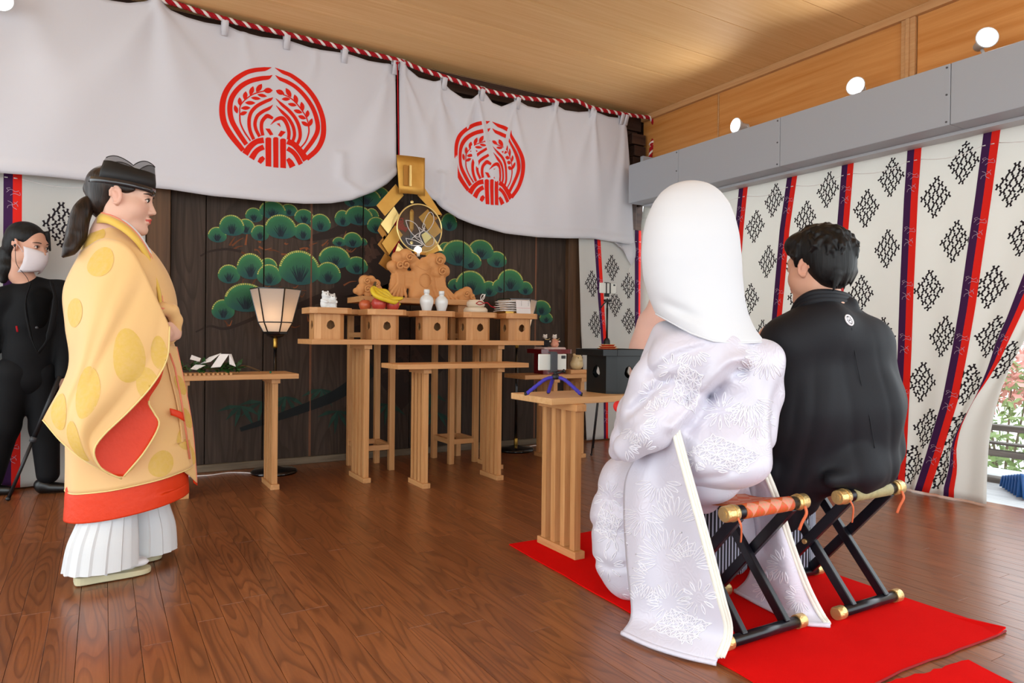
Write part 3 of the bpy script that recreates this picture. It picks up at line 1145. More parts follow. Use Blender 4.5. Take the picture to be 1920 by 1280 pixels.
def shift(col, d):
    c = col.copy()
    c[:, 1] += d
    return c


s1 = wall_col([(1387, 341), (1378, 430), (1345, 890)])
s2 = wall_col([(1478, 318), (1462, 430), (1447, 600), (1432, 900)])
s3 = wall_col([(1580, 293), (1569, 430), (1556, 600), (1545, 905)])
s4 = wall_col([(1703, 262), (1695, 373), (1687, 547), (1683, 662), (1675, 835), (1670, 914)])
s5 = wall_col([(1847, 229), (1828, 373), (1811, 489), (1799, 575), (1784, 662), (1767, 749), (1736, 853), (1714, 921)])
s6 = wall_col([(1920, 512), (1889, 593), (1868, 640), (1853, 687), (1836, 729), (1822, 757), (1801, 795), (1789, 818), (1783, 841), (1780, 875), (1769, 917)])
s6r = wall_col([(1952, 512), (1915, 590), (1891, 640), (1875, 675), (1850, 715), (1830, 743), (1815, 771), (1804, 795), (1797, 818), (1793, 845), (1795, 880), (1789, 917)])
for k in range(NT):
    if s6[k, 1] - s6r[k, 1] > .1:
        s6r[k, 1] = s6[k, 1] - .1
edge = wall_col([(1975, 520), (1920, 640), (1897, 682), (1878, 727), (1864, 776), (1855, 823), (1852, 860), (1850, 914)])
for k in range(NT):
    edge[k, 1] = max(edge[k, 1], s6r[k, 1] - .40)
left = wall_col([(1207, 384), (1195, 480), (1172, 656), (1160, 800), (1150, 850)])
left[:, 1] = np.minimum(left[:, 1], 4.955)
bw = .088
cols, kinds = [left], []
for s in (s1, s2, s3, s4, s5):
    kinds += ['c', 'p', 'r']
    cols += [s, shift(s, -bw / 2), shift(s, -bw)]
mid6 = (s6 + s6r) / 2
kinds += ['c', 'p', 'r', 'c']
cols += [s6, mid6, s6r, edge]
mot = []
for i in (0, 3, 6, 9, 12, 15, 18):
    if i == 18:
        mot += [(18, .35, t, .9) for t in (.1, .36, .62)]
        continue
    if i == 0:
        for f, t0 in ((.2, .2), (.55, .1), (.2, .45), (.55, .33), (.8, .2), (.82, .45), (.55, .6)):
            mot.append((i, f, t0, 1.))
        continue
    mot += [(i, .31, t, 1.) for t in (.17, .43, .69, .93)] + [(i, .74, t, 1.) for t in (.055 + .0, .30, .56, .82)][1:] + [(i, .74, .09, 1.)]
pattern_curtain('patterned_curtain', 'long off-white curtain with dark diamond prints hung under the grey beam', cols, kinds, 0, mot, side=-1)


def back_col(xs, Y, zt=1.98, zb=.012):
    z = np.linspace(zt, zb, NT)
    return np.stack([np.interp(np.linspace(0, 1, NT), np.linspace(0, 1, len(xs)), xs), np.full(NT, Y), z], 1)


xl = at(6, 450, Y=5.055)[0]
cl = [[-1.0], [xl - .5], [xl - .455], [xl - .41], [xl], [xl + .045], [xl + .09], [at(180, 345, Y=5.055)[0]], [at(180, 345, Y=5.055)[0] + .045], [at(180, 345, Y=5.055)[0] + .09], [.24]]
pattern_curtain('patterned_curtain', 'off-white curtain with dark diamond prints behind the woman in the black suit', [back_col(c * 2, 5.055) for c in cl], ['c', 'p', 'r', 'c', 'p', 'r', 'c', 'p', 'r', 'c'], 1,
                [(6, .52, .185, 1.1), (6, .2, .5, 1.1), (6, .8, .5, 1.1), (6, .45, .82, 1.1), (3, .5, .3, 1.)], amp=.018)
f = lambda u, v: at(u, v, Y=5.0)[0]
pattern_curtain('patterned_curtain', 'off-white curtain with dark diamond prints in the back corner behind the phone tripod',
                [back_col([f(1084, 450), f(1090, 600), f(1100, 830)], 5.0), back_col([f(1112, 450), f(1121, 560), f(1131, 700), f(1132, 828)], 5.0), back_col([f(1118, 450), f(1126, 560), f(1135, 700), f(1136, 828)], 5.0), back_col([f(1124, 450), f(1132, 560), f(1140, 700), f(1140, 828)], 5.0), back_col([f(1186, 450), f(1186, 830)], 4.97), back_col([f(1193, 450), f(1193, 830)], 4.97), back_col([f(1200, 450), f(1200, 830)], 4.97), back_col([4.40, 4.40], 4.985)],
                ['c', 'p', 'r', 'c', 'p', 'r', 'c'], 1, [(0, .72, .27, .95), (0, .78, .46, .95), (3, .3, .19, .95), (3, .35, .36, .95), (3, .8, .27, .95), (3, .8, .44, .95)], amp=.012)
m_plank = wood('pale_floor_plank', '#b78d63', '#cda57b', axis=1, grain=50, along=3, rough=.55)
t = thing('wooden_plank', 'pale wooden plank lying on the floor under the hem of the long patterned curtain', 'plank', (0, 0, 0))
a, b = at(1765, 925, Z=0), at(1850, 910, Z=0)
d_ = (b - a)[:2] / np.linalg.norm((b - a)[:2])
n_ = np.array([-d_[1], d_[0]]) * .05
p0, p1 = a[:2] - d_ * .02 + n_, a[:2] + (b - a)[:2] * .86 + n_
MB().prism([tuple(p0 - n_), tuple(p0 + n_), tuple(p1 + n_), tuple(p1 - n_)], .002, .026).build('board', m_plank, t, bevel=.003, fix=True)
# ================================================================== altar furniture of pale cypress
m_cyp = wood('cypress_along_x', '#c08a55', '#d3a06b', axis=0, grain=55, along=3, rough=.5, bump=.06, vary=.05)
m_cypz = wood('cypress_upright', '#bd8650', '#d2a06a', axis=2, grain=55, along=3, rough=.5, bump=.06, vary=.07)
m_cypy = wood('cypress_along_y', '#c08a55', '#d3a06b', axis=1, grain=55, along=3, rough=.5, bump=.06, vary=.05)
m_cyp2 = wood('light_ash_top', '#cf9f68', '#deb684', axis=0, grain=45, along=2.5, rough=.45, bump=.05, vary=.03)


def eight_leg_table(label, X0, X1, Y0, Y1, zt, th, legx, legy, group=None, post=(.034, .033), topmat=None):
    cx_, cy_ = (X0 + X1) / 2, (Y0 + Y1) / 2
    t = thing('altar_table', label, 'table', (cx_, cy_, 0), 0, group)
    MB().box2((X0 - cx_, Y0 - cy_, zt - th), (X1 - cx_, Y1 - cy_, zt)).build('table_top', topmat or m_cyp, t, bevel=.002)
    base = t['z0'] if 'z0' in t else 0
    for x in legx:
        x -= cx_
        a, b = legy[0] - cy_, legy[1] - cy_
        MB().box2((x - .026, a - .02, 0), (x + .026, b + .02, .032)).build('foot_rail', m_cypy, t, bevel=.002)
        MB().box2((x - .026, a - .02, zt - th - .03), (x + .026, b + .02, zt - th)).build('head_rail', m_cypy, t, bevel=.002)
        for k in range(4):
            y = a + (b - a) * k / 3
            y += (.5 - k / 3) * post[1]
            MB().box2((x - post[0] / 2, y - post[1] / 2, .032), (x + post[0] / 2, y + post[1] / 2, zt - th - .03)).build('leg', m_cypz, t, bevel=.0015)
    return t


tA = eight_leg_table('long high cypress altar table carrying the row of five offering stands', 1.10, 2.80, 4.20, 4.56, .925, .032, (1.47, 2.46), (4.26, 4.52))
tC = eight_leg_table('lower empty cypress table standing in front of the long altar table', 1.53, 2.46, 3.87, 4.165, .778, .03, (1.74, 2.27), (3.93, 4.13))
tD = eight_leg_table('low cypress table carrying the evergreen sprig, left of the paper lantern', .25, 1.04, 4.27, 4.62, .712, .03, (.41, .915), (4.34, 4.58))
b = MB()
for k in range(12):
    b.box((-.26 + k * .024, -.172, .718), (.012, .02, .012))
b.build('notched_edge', m_cyp, tD, bevel=.001)
tF = eight_leg_table('small cypress side table in the back corner under the red offering stand', 2.72, 3.36, 4.33, 4.64, .665, .032, (3.02, 3.28), (4.36, 4.60))

# rack with two slender four-legged trestles behind the altar table
t = thing('trestle_rack', 'tall slender cypress rack on eight legs behind the long altar table', 'rack', (2.0, 4.74, 0))
MB().box2((-.60, -.17, 1.095), (.56, .17, 1.13)).build('top_board', m_cyp, t, bevel=.002)
for xa, xb in ((-.44, -.235), (.235, .44)):
    for x in (xa, xb):
        for y in (-.15, .15):
            MB().box2((x - .02, y - .02, 0), (x + .02, y + .02, 1.095)).build('leg', m_cypz, t, bevel=.002)
        for z in (.165, .955):
            MB().box2((x - .015, -.13, z - .018), (x + .015, .13, z + .018)).build('stretcher', m_cypy, t, bevel=.0015)
    for y in (-.15, .15):
        for z in (.165, .955):
            MB().box2((xa + .02, y - .015, z - .018), (xb - .02, y + .015, z + .018)).build('stretcher', m_cyp, t, bevel=.0015)
# platform on the rack
t = thing('low_platform', 'low cypress platform on two blocks under the carved cloud', 'platform', (2.0, 4.72, 1.13))
MB().box2((-.47, -.16, .055), (.46, .16, .095)).build('top_board', m_cyp, t, bevel=.002)
for x in (-.33, .33):
    MB().box2((x - .045, -.13, 0), (x + .045, .13, .055)).build('foot_block', m_cypy, t, bevel=.002)


# --- offering stands (sanbo)
def hole_panel(w, h, cx_, cz_, r, th, drop=.0):
    """board w x h standing in the XZ plane with a bud-shaped opening"""
    n = 24
    mb = MB()
    inner, outer = [], []
    for k in range(n):
        a = 2 * math.pi * k / n
        rr_ = r * (1 + .10 * max(0, math.cos(2.5 * (a - math.pi / 2))) ** 2 - .06 * math.cos(5 * (a - math.pi / 2)))
        if abs(a - math.pi / 2) < .2:
            rr_ *= 1.18
        inner.append((cx_ + rr_ * math.cos(a), cz_ + rr_ * math.sin(a)))
        c, s_ = math.cos(a), math.sin(a)
        tx = ((w / 2 if c > 0 else -w / 2) - cx_) / c if abs(c) > 1e-6 else 1e9
        tz = ((h if s_ > 0 else 0) - cz_) / s_ if abs(s_) > 1e-6 else 1e9
        tt = min(tx, tz)
        outer.append((cx_ + tt * c, cz_ + tt * s_))
    # put the outline's corners onto true corners
    for qx, qz in ((-w / 2, 0), (w / 2, 0), (-w / 2, h), (w / 2, h)):
        k = min(range(n), key=lambda i: (outer[i][0] - qx) ** 2 + (outer[i][1] - qz) ** 2)
        outer[k] = (qx, qz)
    vs = []
    for y in (0, th):
        vs += [(x, y, z) for x, z in inner] + [(x, y, z) for x, z in outer]
    fs = []
    for k in range(n):
        k2 = (k + 1) % n
        fs.append((k, n + k, n + k2, k2))
        fs.append((2 * n + k, 2 * n + k2, 3 * n + k2, 3 * n + k))
        fs.append((k, k2, 2 * n + k2, 2 * n + k))
        fs.append((n + k, 3 * n + k, 3 * n + k2, n + k2))
    mb.add(vs, fs)
    return mb


def sanbo(label, loc, mats, W=.27, wb=.19, H=.2, rim=.038, hole=.026, group=None, rz=0, taper=0., cut=.04, holes=(0, 1, 3), cat='stand'):
    m1, m2 = mats
    t = thing('offering_stand', label, cat, loc, rz, group)

    def octo(w, c):
        a = w / 2
        return [(-a + c, -a), (a - c, -a), (a, -a + c), (a, a - c), (a - c, a), (-a + c, a), (-a, a - c), (-a, -a + c)]
    MB().prism(octo(W - .019, cut - .004), H - rim, H - .012).build('tray_floor', m1, t, fix=True)
    o, i = octo(W, cut), octo(W - .018, cut - .004)
    mb = MB()
    vs = [(*p, H - rim) for p in o] + [(*p, H - rim) for p in i] + [(*p, H) for p in o] + [(*p, H) for p in i]
    fs = []
    for k in range(8):
        k2 = (k + 1) % 8
        fs += [(k, k2, 16 + k2, 16 + k), (8 + k2, 8 + k, 24 + k, 24 + k2), (16 + k, 16 + k2, 24 + k2, 24 + k), (k2, k, 8 + k, 8 + k2)]
    mb.add(vs, fs)
    mb.build('tray_rim', m1, t, bevel=.0012)
    hb = H - rim
    c = .034
    fw = wb - 2 * c
    for k in range(4):
        if k in holes:
            mb = hole_panel(fw, hb, 0, hb * .56, hole, .007)
        else:
            mb = MB().box2((-fw / 2, 0, 0), (fw / 2, .007, hb))
        M = Matrix.Rotation(math.pi / 2 * k, 4, 'Z') @ Matrix.Translation((0, -wb / 2, 0))
        mb.v = [tuple(M @ Vector(p)) for p in mb.v]
        mb.build('side_panel', m2, t)
        L = c * math.sqrt(2)
        mb = MB().box2((-L / 2, 0, 0), (L / 2, .007, hb))
        q = wb / 2 - c / 2
        M = Matrix.Rotation(math.pi / 2 * k, 4, 'Z') @ Matrix.Translation((q, -q, 0)) @ Matrix.Rotation(math.pi / 4, 4, 'Z')
        mb.v = [tuple(M @ Vector(p)) for p in mb.v]
        mb.build('corner_panel', m2, t)
    return t


ZA = .925
sx = [1.243, 1.618, 1.982, 2.318, 2.668]
lab = ['cypress offering stand leftmost on the altar table, carrying the white animal pair', 'cypress offering stand carrying the apples and bananas',
       'cypress offering stand in the middle of the row, carrying two white sake bottles', 'cypress offering stand carrying the pale round rice cake', 'cypress offering stand rightmost on the altar table, carrying packets and envelopes']
for x, l in zip(sx, lab):
    sanbo(l, (x, 4.395, ZA), (m_cyp, m_cypz), group='offering stands on the altar table')
ZS = ZA + .2 - .0118     # tray floors

# --- offerings
m_porc = plain('white_porcelain', '#dfe4e4', .12, spec=.6, coat=.4)
m_porc2 = plain('grey_white_porcelain', '#d5dcda', .25, spec=.5)
m_black = plain('black_paint', '#16161a', .35)
for k, (dx, nm) in enumerate(((-.055, 'left'), (.058, 'right'))):
    t = thing('sake_bottle', 'white porcelain sake bottle, the %s of the pair on the middle stand' % nm, 'bottle', (1.982 + dx, 4.36, ZS), 0, 'sake bottles')
    k_ = 1.0 if k == 0 else .96
    MB().lathe([(0, 0), (.027, 0), (.030, .004), (.036, .03), (.046, .062), (.0485, .082), (.044, .102), (.030, .118), (.019, .124), (.0165, .13), (.0175, .1325), (.0175, .133)], n=32).build('body', m_porc, t, loc=(0, 0, 0)).scale = (k_, k_, k_)
    MB().lathe([(.0175, .133), (.0205, .134), (.0205, .158), (.018, .161), (.012, .161), (.0, .158)], n=28).build('neck', m_porc, t).scale = (k_, k_, k_)
m_apple = plain('red_apple_skin', '#a8242a', .3, var=(22., '#c9563f'), spec=.5)
m_apple2 = plain('orange_red_apple_skin', '#b8432a', .35, var=(18., '#d07a45'), spec=.5)
m_stem = plain('brown_stem', '#5b4226', .8)
for lbl, dx, dy, r, mm in (('orange-red apple at the left behind the other two', -.10, .055, .042, m_apple2), ('large pinkish red apple in the middle of the stand', -.035, -.03, .049, m_apple), ('deep red apple lying right of the largest one', .062, -.03, .046, m_apple)):
    t = thing('apple', lbl, 'apple', (1.618 + dx, 4.395 + dy, ZS), rng.random() * 6, 'apples on the offering stand')
    MB().lathe([(.0, .08 * r), (.3 * r, .0), (.62 * r, .12 * r), (.9 * r, .55 * r), (1.02 * r, 1.05 * r), (.92 * r, 1.5 * r), (.6 * r, 1.8 * r), (.3 * r, 1.82 * r), (.1 * r, 1.7 * r), (0, 1.62 * r)], n=24).build('flesh', mm, t)
    MB().tube([(0, 0, 1.62 * r), (.004, 0, 1.85 * r), (.01, 0, 2.0 * r)], .0022, 6).build('stem', m_stem, t)
m_ban = plain('banana_skin', '#d8b51c', .45, var=(25., '#e3c93a'), spec=.4)
m_bant = plain('banana_tip', '#4c3a1b', .8)
t = thing('banana_bunch', 'bunch of yellow bananas lying over the apples', 'bananas', (1.618, 4.40, ZS + .085))
for k, (ey, ez, bow, ex) in enumerate(((-.10, -.02, .05, .08), (-.068, .006, .035, .125), (-.03, -.034, .045, .12), (.005, .012, .02, .115))):
    p0 = (-.055, .0, .085)
    pts = catmull([p0, (-.085 + .02 * k, -.04 + .015 * k, .06), (-.075 + .035 * k, ey * .9, .015 + .012 * k), (-.0 + .02 * k, ey, -.012 + .01 * k), (ex - .03, ey * .95, ez - .004), (ex, ey * .9, ez + .004)], 5)
    r = np.interp(np.linspace(0, 1, len(pts)), [0, .1, .25, .5, .8, .95, 1], [.006, .008, .0155, .0175, .0155, .009, .006])
    MB().tube(pts, r, 7).build('banana', m_ban, t)
    MB().tube([pts[-1], pts[-1] + (pts[-1] - pts[-2]) * .8], .0055, 6).build('tip', m_bant, t)
MB().tube([(-.055, 0, .082), (-.05, .005, .10), (-.043, .01, .112)], [.012, .009, .008], 8).build('stalk', m_bant, t)

# white pair of animals on the left stand
t = thing('animal_figurine', 'white porcelain pair of hugging bears with black eyes', 'figurine', (1.243, 4.37, ZS))
pr = []
for s, x, z in ((1, -.016, 0), (-1, .026, -.014)):
    pr += [E_((x, 0, .04 + z * .3), (.032, .03, .045), .012), E_((x * 1.0, -.004, .094 + z), (.026, .025, .024), .012), E_((x + .013, -.026, .09 + z), (.011, .012, .009), .006)]
    for e in (-1, 1):
        pr += [E_((x + e * .016, .002, .116 + z), (.007, .005, .008), .004), C_((x + e * .026, -.01, .06 + z * .4), (x + e * .01 + .01, -.034, .05), .009, .008, .006), E_((x + e * .016, -.024, .01), (.013, .018, .011), .006)]
sdf_obj('body', pr, .0028, m_porc, t)
for x, z in ((-.016, 0), (.026, -.014)):
    b = MB()
    for e in (-1, 1):
        b.ball((x + .006 + e * .009, -.0285, .1 + z), .0032, 8)
    b.ball((x + .014, -.038, .092 + z), .0035, 8)
    b.build('eyes_and_nose', m_black, t)

# round rice cakes with red and white cord
m_mochi = plain('pale_rice_cake', '#d9cbb4', .6, spec=.3, sub=.1)
t = thing('rice_cake', 'pale stacked round rice cake tied with red and white cord', 'rice cake', (2.318, 4.375, ZS))
t.scale = (1.12, 1.12, 1.22)
MB().lathe([(0, 0), (.066, 0), (.078, .012), (.078, .028), (.066, .04), (.0, .041)], n=32).build('lower_cake', m_mochi, t)
MB().lathe([(0, .041), (.05, .042), (.06, .052), (.058, .07), (.044, .084), (.0, .087)], n=32).build('upper_cake', m_mochi, t)
b = MB()
b.tube(catmull([(-.03, -.062, .062), (-.005, -.064, .074), (.028, -.058, .064), (-.005, -.064, .054), (-.03, -.062, .062)], 6), .0025, 6)
b.tube(catmull([(.028, -.058, .064), (.06, -.05, .068), (.09, -.04, .05), (.13, -.03, .04)], 6), .0032, 6)
b.build('red_tie', m_redcord, t)
b = MB()
for k in range(2):
    b.tube(catmull([(.01, -.05, .078), (.012 + .02 * k, -.05, .105), (.03 + .014 * k, -.046, .118), (.04, -.044, .1), (.026, -.046, .082)], 6), .0022, 6)
b.build('white_tie', m_whitecord, t)

# packets and envelope on the right stand
m_paper = plain('white_paper', '#dedbd9', .8, spec=.2)
m_goldp = plain('gold_foil', '#b98f45', .3, metal=.9)
m_pink = plain('pink_line', '#d8858f', .8)
m_inkk = plain('pen_ink', '#4a4650', .8)
for k in range(5):
    t = thing('paper_packet', ['lowest', 'second', 'third', 'fourth', 'topmost'][k] + ' white folded paper packet in the pile on the right offering stand', 'packet', (2.668 - .03 + .006 * (k % 2), 4.43, ZS + .028 + .017 * k), .08 * (k % 3 - 1), 'paper packets')
    nu = 9
    G = np.array([[(-.1 + .2 * i / 8 + .004 * k, -.07 + .15 * j / 5, .007 + .006 * math.sin(math.pi * i / 8) * (1.5 if k == 4 else 1) + .003 * math.sin(2.2 * i + k + j)) for j in range(6)] for i in range(nu)])
    mb = MB().grid(G)
    mb.build('paper', m_paper, t, solid=.006, offset=-1)
    MB().box((.0, -.073, .006), (.16, .004, .007)).build('fold', m_paper, t, bevel=.001)
t = thing('gift_box', 'small gold foil box under the white paper packets', 'box', (2.655, 4.42, ZS))
MB().box2((-.11, -.09, 0), (.1, .08, .026)).build('box', m_goldp, t, bevel=.002)
MB().box2((-.112, -.092, .018), (.102, .082, .0275)).build('lid', m_goldp, t, bevel=.001)
for k, (dx, lb) in enumerate(((0.0, 'left'), (.062, 'right'))):
    t = thing('envelope', 'upright white envelope with a pink line, %s one leaning on the packets' % lb, 'envelope', (2.655 + dx, 4.312 + .002 * k, ZS + .012), 0, 'envelopes')
    M = Matrix.Rotation(R(-8), 4, 'X')
    MB().box((0, 0, .05), (.062, .0025, .1), M=M).build('paper', m_paper, t)
    MB().box((0, -.002, .042), (.06, .0008, .0022), M=M).build('pink_line', m_pink, t)
    b = MB()
    for q in range(3):
        b.box((.012, -.0048, .092 - q * .013), (.007, .0008, .0016), M=M)
        b.box((.012, -.0048, .088 - q * .013), (.0014, .0008, .009), M=M)
    b.build('handwriting', m_inkk, t)

# --- carved cloud standing on the platform
m_terra = plain('carved_brown_wood', '#c78c55', .6, var=(9., '#cf965f'), bump=(160., .15), spec=.25)
KX, KZ = .00425, .00385


def zc(x, y):
    return (1.757 + (x / 7.68 + 660 - 733) * KX, 1.2255 + (555 - (y / 7.68 + 440)) * KZ)


def carve(name, label, lobes, extra=(), spirals=(), yc=4.66, dep=.055, loc=None):
    pr = []
    x0, z0 = loc
    for x, y, r in lobes:
        q = zc(x, y)
        rr_ = r / 7.68 * KZ
        pr.append(E_((q[0] - x0, 0, q[1] - z0), (rr_ * 1.08, min(dep, rr_ * .95), rr_), .008))
    pr += list(extra)
    t = thing(name, label, 'carving', (x0, yc, z0))
    sdf_obj('carving', pr, .0045, m_terra, t)
    for x, y, r in spirals:
        q = zc(x, y)
        rr_ = r / 7.68 * KZ
        n = 26
        pts = [(q[0] - x0 + rr_ * (1 - k / n * .85) * math.cos(.6 + k * .36), -(dep + .010) * (.80 + .2 * k / n), q[1] - z0 + rr_ * (1 - k / n * .85) * math.sin(.6 + k * .36)) for k in range(n)]
        MB().tube(pts, np.linspace(.005, .008, n), 8).build('spiral', m_terra, t)
    return t


def zp(x, y, d, x0=2.0, z0=1.2255):
    q = zc(x, y)
    return (q[0] - x0, d, q[1] - z0)


ex = []
# bell-shaped middle
ex += [E_(zp(1020, 440, 0), (.074, .05, .055), .02), C_(zp(1020, 450, 0), zp(1030, 780, .0), .062, .07, .02), C_(zp(960, 700, 0), zp(930, 840, 0), .045, .05, .02), C_(zp(1060, 700, 0), zp(1110, 840, 0), .05, .055, .02)]
ex += [B_(zp(1030, 850, 0), (.085, .03, .006), .006, .01)]
# solid mass of the carving
for y_, spans in ((520, [(640, 1380)]), (580, [(600, 1375)]), (640, [(592, 1380)]), (700, [(580, 1395)]), (760, [(575, 812), (858, 1430)]), (820, [(590, 780), (872, 1480)]), (842, [(610, 760), (885, 1520)])):
    for a_, b_ in spans:
        ex.append(C_(zp(a_ + 30, y_, .0), zp(b_ - 30, y_, .0), .02, .02, .012))
# flowing robe sides
for k in range(5):
    a = [(700 - 22 * k + 60, 540), (690 - 20 * k + 66, 680), (800 - 62 * k, 860)]
    ex += chain([zp(x, y, -.016 - .003 * k) for x, y in a], [.011, .012, .011], .004)
    a = [(1210 + 26 * k, 540), (1230 + 30 * k, 700), (1290 + 62 * k, 880)]
    ex += chain([zp(x, y, -.016 - .003 * k) for x, y in a], [.011, .012, .011], .004)
big = carve('carved_cloud', 'large carved brown wooden cloud with swirls and a round boss on the platform', [(800, 265, 100), (690, 300, 85), (620, 430, 82), (740, 420, 95), (870, 310, 90), (890, 390, 60), (640, 490, 55), (930, 330, 60), (1190, 300, 100), (1285, 280, 95), (1345, 450, 95), (1245, 480, 105), (1180, 390, 90), (1110, 330, 75), (1050, 310, 40), (1390, 480, 50)],
            ex, [(820, 300, 60), (770, 410, 70), (1250, 320, 70), (1290, 470, 70), (690, 430, 60)], loc=(2.0, 1.2255))
q = zp(1035, 620, -.068)
MB().tube([(q[0] + .05 * math.cos(w), q[1], q[2] + .05 * math.sin(w)) for w in np.linspace(0, 2 * math.pi, 33)], .0035, 6).build('round_boss', m_terra, big)
b = MB()
b.tube(catmull([zp(920, 410, -.048), zp(990, 455, -.06), zp(1060, 470, -.062), zp(1130, 420, -.05)], 6), .003, 6)
b.build('collar_line', m_terra, big)
carve('carved_cloud', 'small carved brown cloud at the left end of the platform', [(250, 660, 80), (330, 640, 60), (400, 690, 60), (210, 770, 70), (300, 780, 80), (380, 780, 70), (140, 810, 45), (430, 770, 55), (290, 840, 55), (190, 830, 50), (390, 830, 50)], [], [(260, 670, 50), (385, 705, 40), (265, 785, 48)], dep=.04, loc=(1.60, 1.2255))
carve('carved_cloud', 'small carved brown cloud at the right end of the platform', [(1690, 750, 80), (1620, 780, 75), (1720, 810, 70), (1560, 800, 60), (1650, 830, 70), (1760, 860, 50), (1500, 830, 40), (1600, 860, 50), (1700, 870, 40), (1800, 850, 30)], [], [(1650, 790, 50), (1740, 830, 40)], dep=.04, yc=4.64, loc=(2.42, 1.2255))

# --- gold zigzag offering wand behind it
m_gold = plain('gold_leaf', '#d3a552', .48, metal=.6, var=(14., '#bd8a38'))
m_goldb = plain('dull_gold', '#a9752f', .5, metal=.55)
m_goldbr = plain('bright_gold', '#e6cd86', .3, metal=.7)


def g(u, v, y=4.78):
    p = at(u, v, Y=y)
    return (p[0] - 1.955, y - 4.78, p[2] - 1.23)


t = thing('gold_wand', 'gold plate and folded gold zigzag streamers on a dark rod above the carved cloud', 'ornament', (1.955, 4.78, 1.23))


def sheet(pts, y, mat, name, par):
    q = [g(u, v, y) for u, v in pts]
    yy = q[0][1]
    MB().prism([(p[0], p[2]) for p in q], yy, yy + .003, axis=1).build(name, mat, par, fix=True)


# plate with a bowed face
G = []
for k in range(13):
    f = k / 12
    a, b = g(742 + 53 * f, 291 + 6 * f, 4.74), g(742 + 5 * (1 - f) + 53 * f, 363 + 5 * f, 4.74)
    G.append([(a[0] + (b[0] - a[0]) * s, -.055 - .028 * math.sin(math.pi * f) * (.3 + .7 * s), a[2] + (b[2] - a[2]) * s) for s in np.linspace(0, 1, 6)])
MB().grid(np.array(G)).build('plate', m_gold, t, solid=.003)
p = g(768, 330, 4.70)
MB().box((p[0], p[1] - .012, p[2]), (.016, .012, .155)).build('clasp', m_goldbr, t, bevel=.002)
MB().box((p[0] - .03, p[1] - .002, p[2]), (.034, .006, .15)).build('clasp', m_goldb, t, bevel=.002)
sheet([(742, 345), (757, 366), (722, 405), (706, 385)], 4.765, m_gold, 'streamer', t)
sheet([(739, 387), (749, 404), (728, 438), (714, 420)], 4.755, m_goldbr, 'streamer', t)
sheet([(716, 414), (725, 440), (722, 452), (708, 432)], 4.775, m_goldb, 'streamer', t)
sheet([(741, 422), (755, 440), (730, 477), (716, 456)], 4.755, m_gold, 'streamer', t)
sheet([(722, 440), (731, 476), (727, 480), (708, 458)], 4.775, m_goldb, 'streamer', t)
sheet([(747, 455), (760, 470), (742, 500), (733, 496)], 4.755, m_goldbr, 'streamer', t)
sheet([(722, 474), (735, 484), (727, 507), (710, 494)], 4.775, m_goldb, 'streamer', t)
sheet([(783, 366), (796, 352), (829, 403), (822, 408)], 4.765, m_gold, 'streamer', t)
sheet([(822, 408), (829, 402), (816, 413), (807, 404)], 4.757, m_goldb, 'streamer', t)
sheet([(785, 407), (802, 392), (828, 434), (813, 447)], 4.755, m_gold, 'streamer', t)
sheet([(790, 440), (808, 428), (815, 447), (830, 470), (802, 470)], 4.768, m_goldbr, 'streamer', t)
sheet([(785, 470), (812, 444), (824, 470), (800, 480)], 4.758, m_gold, 'streamer', t)
p0, p1 = g(769, 300, 4.80), g(773, 500, 4.80)
MB().tube([(p0[0], p0[1], p0[2]), (p1[0], p1[1], 0.0)], .012, 10).build('rod', m_black, t)
for u, v in ((772, 379), (771, 455)):
    p = g(u, v, 4.76)
    MB().ball((p[0], p[1] - .005, p[2]), (.0135, .006, .0135), 12).build('stud', m_goldbr, t)
p = g(772, 392, 4.755)
pts = [(p[0], p[1], p[2] - .004 * k) for k in range(44)]
MB().tube(pts, [max(.003, .017 * math.sin(min(1, k / 5) * math.pi / 2) * (1 - .1 * (k % 4 == 0))) * (1 if k < 38 else (44 - k) / 7) for k in range(44)], 8).build('gold_rod', m_gold, t)
# red tassel hanging behind the disc
t = thing('red_tassel', 'red knotted tassel hanging behind the glass disc', 'tassel', (1.885, 4.83, 1.45))
b = MB()
for k in range(9):
    w = rng.normal(0, 1, 3) * .018
    b.tube(catmull([(w[0] - .02, 0, .33 + w[1]), (w[1] * 1.6, -.01, .36 + w[2]), (w[2] - .0, .0, .31), (.05 + w[0], 0, .31 + w[1]), (.07, 0, .285)], 4), .0045, 6)
b.build('knot', m_redcord, t)
G = [(.028, 0), (.03, .03), (.027, .1), (.026, .2), (.023, .215), (.02, .22), (.02, .235), (.012, .26)]
MB().lathe(G, n=14).build('skirt', m_redcord, t)
MB().tube([(.024 * math.cos(w), .024 * math.sin(w), .21) for w in np.linspace(0, 2 * math.pi, 20)], .003, 6).build('band', m_goldbr, t)
# glass disc with gold rim
m_glass = plain('clear_glass', '#f4f8f6', .03, trans=1, spec=.5)
m_etch = plain('etched_line', '#cfcac8', .5)
dc = at(787, 428, Y=4.70)
t = thing('glass_disc', 'round clear glass disc with etched leaves and a thin gold rim', 'disc', dc)
RD = .178
MB().tube([(RD * math.cos(w), 0, RD * math.sin(w)) for w in np.linspace(0, 2 * math.pi, 61)], .0055, 8).build('rim', m_goldbr, t)
MB().lathe([(0, -.0015), (RD, -.0015), (RD, .0015), (0, .0015)], n=48, smooth=False).build('glass', m_glass, t).rotation_euler = (R(90), 0, 0)
b = MB()


def zd(x, y):
    p = at(700 + x / 6.094, 270 + y / 6.094, Y=4.697)
    return (p[0] - dc[0], -.004, p[2] - dc[2])


